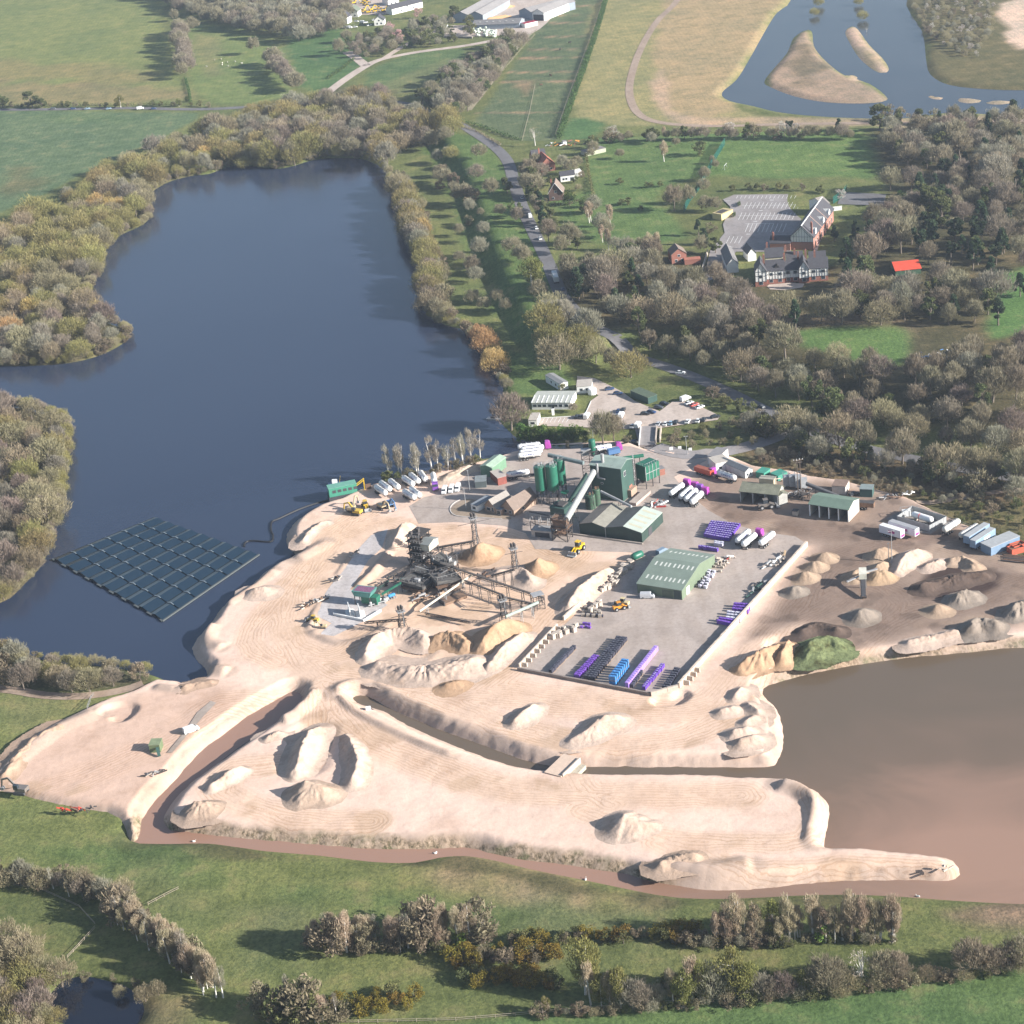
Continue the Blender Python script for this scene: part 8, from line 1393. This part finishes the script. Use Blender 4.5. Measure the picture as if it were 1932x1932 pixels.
# ---------------------------------------------------------------- houses by the road
hj = lambda x, y: at(*cJ(x, y))
r, W = house('red_roofed_house', 'house with a weathered red tile roof beside the road bend', 'house', hj(455,905), hj(720,860), 15, 4.2, 8.6, BRICK, REDTILE, 'y', .5, .5, None, [('f', .3, 1, 1.2, 1.2), ('f', .7, 1, 1.2, 1.2)]); gable_walls(-1.0, W*.8, 15.1, 24, 4.6, 9.0, 'x').build('wall', BRICK, r); [mb.build('roof', SLATE if i == 0 else M('grey_tile', (.27, .245, .22)), r) for i, mb in enumerate(roof_slabs(-1.0, W*.8, 15.1, 24, 4.6, 9.0, 'x', .5, .4))]; chim(r, W*.3, 14, 7, 11)
house('white_bungalow', 'white bungalow with a dark shallow roof behind the gabled house', 'house', hj(818,1085), hj(1085,1050), 7, 3.6, 5.4, WHITEW, SLATE, 'x', .5, .3, None, [('f', .2, 1, 1.2, 1.2), ('f', .4, 1, 1.2, 1.2), ('f', .8, .1, 2.2, 2.1)]); flatbox('white_garage', 'small white garage at the end of the bungalow', 'garage', hj(1080,985), hj(1210,965), 6, 2.8, WHITEW, WHITEW)
r, W = house('dark_gabled_house', 'dark steep gabled house with pale barge boards in shade', 'house', hj(600,1440), hj(860,1420), 10, 4.8, 10.2, M('dark_brick', (.13, .085, .07), .9), TILE, 'y', .5, .6, None, [('f', .5, 4.6, 1.2, 1.2), ('f', .3, 1, 1.2, 1.2)]); f = MB(); f.bar((-.6, -.66, 4.2), (W/2, -.66, 10.4), .3, .12).bar((W+.6, -.66, 4.2), (W/2, -.66, 10.4), .3, .12); f.build('barge_board', FRAMEW, r); chim(r, W*.2, 5, 7, 11)
flatbox('low_stable', 'low pale green stable block at the lawn corner', 'stable', hj(1290,605), hj(1660,520), 7, 2.4, M('pale_green_wall', (.42, .44, .32), .85), M('stable_roof', (.22, .20, .19), .8, .3)); frames('white and orange clutter along the house yard', *cJ(900,390), -.1, 34, [FRAMEW, paint('orange', (.60, .28, .06)), CHASSIS, BRICK, STEEL], 12, z=float(hj(900,400).z)); flatbox('garden_shed', 'small white garden shed among the yard clutter', 'shed', hj(860,400), hj(930,390), 3, 2.3, FRAMEW, M('grey_felt', (.22, .21, .21)))
def hedge(lab, pts, h, w, kind='yew', name='hedge', dens=9.0, cat='hedge'):
    c = np.array([at(u, v) for u, v in pts]); L = np.r_[0, np.cumsum(np.linalg.norm(np.diff(c[:, :2], axis=0), axis=1))]; n = int(L[-1]*dens); s = RNG.uniform(0, L[-1], n); x = np.interp(s, L, c[:, 0]); y = np.interp(s, L, c[:, 1]); z = np.interp(s, L, c[:, 2]); th = RNG.uniform(0, 2*np.pi, n); k = RNG.uniform(.2, 1, n)**.4
    ctr = np.stack([x+np.cos(th)*k*w/2, y+np.sin(th)*k*w/2, z+RNG.uniform(.05, 1, n)**.8*h*(1+.25*np.sin(s*.9))], 1); a = RNG.normal(size=(n, 3)); a /= np.linalg.norm(a, axis=1)[:, None]; b = np.cross(a, RNG.normal(size=(n, 3))); b /= np.linalg.norm(b, axis=1)[:, None]; l = .45*(h/2)**.4
    V = np.stack([ctr-a*l, ctr+b*l*.6, ctr+a*l, ctr-b*l*.6], 1).reshape(-1, 3); o = np_mesh(name, V, np.arange(4*n).reshape(n, 4), K[kind][1], False); return tag(o, lab, cat)
hedge('clipped hedge along the eastern side of the house garden', [cJ(1285,560),cJ(1330,900),cJ(1400,1250),cJ(1450,1430)], 2.2, 1.8, 'olive'); hedge('brown hedge along the front of the house garden', [cJ(640,1530),cJ(1000,1490),cJ(1440,1430)], 1.8, 2.0, 'shrub'); hedge('pale hedge between the red roofed house and its lawn', [cJ(230,1120),cJ(480,1080),cJ(640,1050)], 1.8, 1.6, 'olive'); hedge('long dark hedge on the eastern side of the paddocks', [(1146,-8),(1128,55),(1106,120),(1080,190),(1055,262)], 3.2, 4.0, 'yew', dens=16); hedge('low hedge on the paddock roadside', [(865,240),(905,255),(945,275)], 1.8, 2, 'shrub'); hedge('dark roadside hedge above the green bank', [(855,225),(900,238),(985,268)], 2, 2.2, 'yew')
hedge('dark field hedge along the far road', [(0,201),(120,200),(250,199),(345,197)], 1.8, 2.2, 'olive', dens=7); hedge('short dark hedge between the far fields', [(350,150),(357,175),(360,195)], 2.2, 2.2, 'yew'); hedge('hedge along the lane junction', [(618,150),(650,128),(668,112)], 2, 2.8, 'yew', dens=10)
for kind, u, v, h in (('yew',1075,388,9),('yew',1102,392,6)): 
    cm, tm_, _, _ = proto(kind, 1); o = thing('evergreen_bush', 'tall rounded dark evergreen beside the gabled house' if u < 1090 else 'smaller dark evergreen in the house garden', 'bush', at(u, v)); o.scale = (h/10*1.1, h/10*1.1, h/10)
    for nm, me in (('crown', cm), ('trunk', tm_)): c_ = bpy.data.objects.new(nm, me); C.objects.link(c_); c_.parent = o
# green netting, goal, fences
def fence(lab, pts, h, gap, m, mesh=None, rails=2, w=.12, name='fence'):
    c = [at(u, v) for u, v in pts]; r = thing(name, lab, 'fence', c[0]); o = c[0]; f = MB(); g = MB(); k = 0
    for a_, b_ in zip(c[:-1], c[1:]):
        L = (b_-a_).length; n = max(1, int(L/gap))
        for i in range(n): p = a_.lerp(b_, i/n)-o; f.bar(tuple(p-Vector((0, 0, .3))), tuple(p+Vector((0, 0, h))), w)
        if mesh: g.bar(tuple(a_-o+Vector((0, 0, h/2))), tuple(b_-o+Vector((0, 0, h/2))), .05, h)
        else: [g.bar(tuple(a_-o+Vector((0, 0, h*(j+.8)/rails))), tuple(b_-o+Vector((0, 0, h*(j+.8)/rails))), .08) for j in range(rails)]
    f.build('post', m, r); g.build('netting' if mesh else 'rail', mesh or m, r); return r
tn = NT('green_netting'); tr_ = tn.new('ShaderNodeBsdfTransparent'); mx_ = tn.new('ShaderNodeMixShader'); mx_.inputs[0].default_value = .35; tn.color((.02, .13, .10)); tn.L(tr_.outputs[0], mx_.inputs[1]); tn.L(tn.b.outputs[0], mx_.inputs[2]); tn.L(mx_.outputs[0], tn.n['Material Output'].inputs[0]); NETM = tn.m
fence('tall green netting along the western side of the playing field', [(1368,272),(1345,310),(1325,350),(1302,380),(1290,402)], 4, 6, G_DARK, NETM, name='netting_fence'); fence('short green netting beside the playground', [(1572,385),(1590,372),(1598,360)], 4, 5, G_DARK, NETM, name='netting_fence')
PW = M('fence_wood', (.36, .30, .23), .9, .2)
fence('pale rail fence along the paddock track', [(905,190),(940,145),(985,92),(1010,66)], 1.3, 9, PW); fence('grey rail fence inside the long paddock hedge', [(1138,0),(1118,60),(1096,120),(1072,185),(1048,255)], 1.3, 9, PW); fence('rail fence dividing the lower paddock', [(985,268),(1000,210),(1010,160)], 1.2, 9, PW)
for i, y in enumerate((12,30,44,70,94,110,137,155)): fence(f'{ORD[i].replace("from-left","from-far-end").replace("leftmost","farthest")} cross rail fence of the horse paddocks', [(1078-y*.84,y),(1140-y*.34,y-1.6)], 1.2, 12, PW, rails=1)
fence('post fence between the south meadow and the mown field', [(640,1931),(860,1926),(1010,1914),(1200,1898),(1400,1884),(1600,1862),(1780,1838),(1932,1818)], 1.1, 5, PW); fence('pale plank fence on the lower meadow path', [(128,1808),(150,1785),(180,1752)], 1.1, 2.5, PW); fence('short plank fence above the slanting birch belt', [(280,1708),(310,1692),(338,1678)], 1.1, 2.5, PW); fence('rail fence at the sand track gate', [(165,1338),(172,1318),(178,1312)], 1.2, 2.5, STEEL); fence('post fence along the curving meadow path', [(0,1665),(80,1680),(150,1712),(180,1745)], .9, 5, PW); fence('wire fence along the eastern quarry road', [(1730,958),(1800,985),(1860,1008),(1932,1038)], 1.4, 6, STEEL)
r = thing('goal', 'white goal frame on the playing field', 'goal', at(1369,318), 1.2); f = MB(); f.bar((-3, 0, 0), (-3, 0, 2.4), .14).bar((3, 0, 0), (3, 0, 2.4), .14).bar((-3, 0, 2.4), (3, 0, 2.4), .14).bar((-3, 0, 2.4), (-3, 1.6, 0), .1).bar((3, 0, 2.4), (3, 1.6, 0), .1); f.build('frame', FRAMEW, r)
r = thing('climbing_frame', 'yellow climbing frame under the trees by the playground', 'play frame', at(1637,412)); f = MB(); lattice(f, -1.5, 1.5, -1, 1, 0, 2.5, 1, .15); f.build('frame', paint('bright_yellow', (.66, .42, .02)), r); paved('play_court', [(1588,362),(1672,366),(1668,388),(1580,385)], float(at(1620,375).z)+.2, ASPH)
# road traffic
RZ = .17
def onroad(kind, c, u, v, u2, v2, lab): a_, b_ = at(u, v, RZ), at(u2, v2, RZ); car(kind, cols[c], a_, math.atan2(b_.y-a_.y, b_.x-a_.x), lab, 'traffic on the main road')
onroad('car', 'w', 1019,452, 1012,440, 'white car on the tree shaded stretch of the main road'); onroad('car', 'w', 1012,432, 1005,418, 'white car ahead of another on the main road'); onroad('van', 'w', 1000,410, 994,395, 'white van on the main road below the gabled house'); onroad('car', 'n', 1062,548, 1056,535, 'navy car behind the white coach'); onroad('car', 'g', 1436,770, 1425,765, 'grey pickup like car at the entrance junction'); onroad('car', 'b', 1890,893, 1880,890, 'pale blue car behind the roadside trees'); onroad('car', 's', 985,375, 980,365, 'silver car near the road bend')
a_, b_ = at(1045,520, RZ), at(1052,540, RZ); boxtrailer('coach', 'long white coach on the main road', b_, a_, 11.5, paint('white', (.72, .72, .70)), FRAMEW, None, None, 3.5, 'coach')
for (k, c, u, lab) in (('van','w',265,'white and orange van on the far road'),('car','b',165,'pale blue car on the far road'),('car','n',138,'navy car on the far road, leftmost'),('car','n',290,'navy car right of the white van on the far road'),('car','b',205,'pale blue car in the middle of the far road'),('car','g',100,'grey car on the far road')): car(k, cols[c], at(u, 206.5, RZ), 0.1, lab, 'traffic on the far road')
# ---------------------------------------------------------------- far farm and village
hi = lambda x, y: at(*cI(x, y))
AGR = M('farm_roof', (.27, .255, .245), .7, .2, .3, .3, stripe=('Y', .35, .15)); AGW = M('farm_wall', (.25, .29, .34), .8, .2)
r, W = house('farm_barn', 'large double span grey barn with pale roof strips', 'barn', hi(1112,172), hi(1228,170), 58, 6, 9, AGW, AGR, 'y', .5, .4); r, W = house('farm_barn', 'right hand span of the large grey barn beside the grain clamp', 'barn', hi(1230,170), hi(1335,168), 58, 6, 9, AGW, AGR, 'y', .5, .4)
r, W = house('farm_barn', 'long low grey barn with six square rooflights', 'barn', hi(1255,228), hi(1608,212), 16, 4, 6.4, AGW, M('slate_sheet', (.20, .19, .185), .7, .2), 'x', .5, .4); [MB().box(W*(.12+.14*k), W*(.12+.14*k)+1.6, 3.2, 4.8, 5.5, 5.6).build('rooflight', LITE, r) for k in range(6)]
r, W = house('farm_barn', 'open fronted grey barn at the farm track corner', 'barn', hi(1608,140), hi(1705,155), 46, 6.5, 9.5, AGW, AGR, 'y', .5, .4); r, W = house('farm_barn', 'right hand span of the open fronted barn with a white side', 'barn', hi(1707,155), hi(1795,158), 46, 6.5, 9.5, M('white_cladding', (.66, .66, .64), .8), AGR, 'y', .5, .4); MB().box(1, W-1, -.08, -.01, 0, 5).build('opening', CHASSIS, r)
paved('farm_yard', [cI(1040,190),cI(1260,190),cI(1330,170),cI(1380,20),cI(1600,-30),cI(1900,-20),cI(1860,100),cI(1720,230),cI(1640,260),cI(1250,275),cI(1020,275)], float(hi(1500,160).z)+.2, PALE)
for lab, pts, h in (('orange grain clamp between the farm barns', [cI(1380,100),cI(1440,60),cI(1520,40)], 3), ('nearer orange grain clamp between the farm barns', [cI(1380,135),cI(1500,115)], 2.4)): o = heap(lab, pts, h, M('grain', (.58, .36, .18), .95, .15), .5, 80, .3, cell=1.2, name='grain_heap'); o.location.z = float(hi(1450,100).z)+.2
blockwall('pale wall of the empty farm clamp', hi(1035,265), hi(1070,205), 2.4, FRAMEW, .5); blockwall('grey stone wall behind the wrapped bales', hi(1035,285), hi(1250,290), 1.6, M('stone_grey', (.30, .27, .24), .9, .3), .8); flatbox('red_shed', 'small dark red roofed shed with a white wall at the farm', 'shed', hi(1620,205), hi(1650,212), 12, 3.4, WHITEW, M('maroon', (.30, .03, .05), .7))
BALE = None; BW = M('bale_wrap', (.58, .64, .52), .4, .25, 1.5, .4, rnd=.3)
for i in range(54):
    x, y = random.uniform(1245, 1430), random.uniform(228, 285); z = .9 if i < 36 else 2.3
    if BALE is None: BALE = MB().lathe([(.8, -.75), (.9, -.68), (.9, .68), (.8, .75)], (0, 0, 0), 10, 'x').build('wrapped_bale', BW); o = BALE
    else: o = BALE.copy(); C.objects.link(o)
    q = hi(x, y); o.location = (q.x, q.y, q.z+z); o.rotation_euler = (0, 0, random.uniform(0, 3)); tag(o, 'pale wrapped bale in the heap beside the long farm barn', 'bale', 'wrapped bales by the farm')
for lab, x0, y0, x1, y1, d, he, hr, rg, rm in (('white gabled village house, nearest the yellow machines', 238,182,312,180,9,5.5,9.5,'y',SLATE),('white gabled village house behind the first', 318,132,392,128,9,5,9,'y',M('mossy_slate', (.14,.16,.12))),('long white village house with a dark roof', 650,112,880,55,9,5,8,'x',SLATE),('small grey roofed village house with a white end', 515,195,590,188,9,4.5,8,'y',SLATE),('white village house at the left edge of the yard', 75,105,105,105,7,4.5,7.5,'y',SLATE),('dark roofed house behind the long white one', 620,45,700,25,9,5,8.5,'x',SLATE)): house('village_house', lab, 'house', hi(x0, y0), hi(x1, y1), d, he, hr, WHITEW, rm, rg, .5, .4, None, [('f', .3, 1, 1.3, 1.3), ('f', .7, 1, 1.3, 1.3), ('f', .5, 3.6, 1.3, 1.2)])
paved('machine_yard', [cI(90,20),cI(200,70),cI(390,110),cI(600,110),cI(640,30),cI(560,-40),cI(80,-40)], float(hi(400,60).z)+.25, PALE)
for i in range(16): x, y = (random.uniform(290, 500), random.uniform(15, 50)) if i < 9 else (random.uniform(400, 600), random.uniform(72, 108)); f_ = [loader, excavator][i % 2]; f_('yellow_digger', 'yellow digger lined up in the far machine yard', hi(x, y)+Vector((0, 0, .25)), random.uniform(-.4, .4)+(0 if i < 9 else .3), paint('bright_yellow', (.66, .42, .02)), 'yellow diggers in the far machine yard', .95)
for i in range(15): x, y = random.choice([(random.uniform(330, 520), random.uniform(150, 215)), (random.uniform(90, 180), random.uniform(90, 200)), (random.uniform(260, 330), random.uniform(190, 215))]); car('van' if i % 3 == 0 else 'car', cols['wwskw'[i % 5]], hi(x, y), random.uniform(-.5, .5), 'pale vehicle parked among the village houses' if i % 5 != 3 else 'dark vehicle parked among the village houses', 'vehicles parked in the village')
# animals in the far fields
def beast(name, lab, p, rz, s, m, group):
    r = thing(name, lab, name, p, rz, group); mb = MB(); mb2 = body_along([(-.95, .18, .75, 1.2, .1), (-.75, .32, .62, 1.42, .2), (-.1, .32, .6, 1.32, .2), (.5, .30, .58, 1.42, .18), (.78, .2, .75, 1.5, .12)])
    for x, y in ((-.75, -.2), (-.75, .2), (.5, -.18), (.5, .18)): mb2.tube((x, y, .8), (x+.05, y, .4), .13, .08, 6).tube((x+.05, y, .42), (x, y, -.02), .08, .05, 6)
    mb2.tube((.65, 0, 1.3), (1.15, 0, 1.0 if name == 'horse' else 1.25), .22, .13, 7).tube((1.1, 0, 1.05 if name == 'horse' else 1.3), (1.45, 0, .62 if name == 'horse' else 1.1), .15, .08, 7).tube((-.92, 0, 1.25), (-1.1, 0, .6), .07, .04, 5); o = mb2.build('body', m, r); r.scale = (s, s, s); return r
for i, (x, y, c) in enumerate(((1380,104,0),(1354,122,0),(1340,185,1),(1267,205,1))): beast('horse', ['dark horse grazing in the far paddock, uppermost','dark horse grazing above the worn crossing','brown horse lying pale in the lower paddock','brown horse at the worn crossing'][i], at(*((644+(x-644)*1.0-0, y) if 0 else (1075-i*18, (82, 95, 144, 162)[i]))), i*1.1, 1.15, M('horse_%d' % c, [(.03, .025, .022), (.12, .07, .045)][c], .8), 'horses in the paddocks')
for i in range(9): beast('sheep', 'white sheep grazing in the far pasture', at(random.uniform(385, 465), random.uniform(112, 132)), random.uniform(0, 6), .75, M('sheep_wool', (.60, .57, .50), .95), 'sheep in the far pasture')
# ---------------------------------------------------------------- air
def make_haze(density=.00007):
    mb = MB(); mb.box(-12500, 12500, -3500, 16500, -5, 345); o = mb.build('haze', None)
    m = bpy.data.materials.new('air'); m.use_nodes = True; n = m.node_tree; n.nodes.remove(n.nodes['Principled BSDF'])
    v = n.nodes.new('ShaderNodeVolumePrincipled'); v.inputs['Color'].default_value = (.70, .82, 1, 1); v.inputs['Density'].default_value = density; v.inputs['Anisotropy'].default_value = .2
    n.links.new(v.outputs[0], n.nodes['Material Output'].inputs['Volume']); o.data.materials.append(m); tag(o, 'thin blue air over the whole valley', kind='stuff')
make_haze()
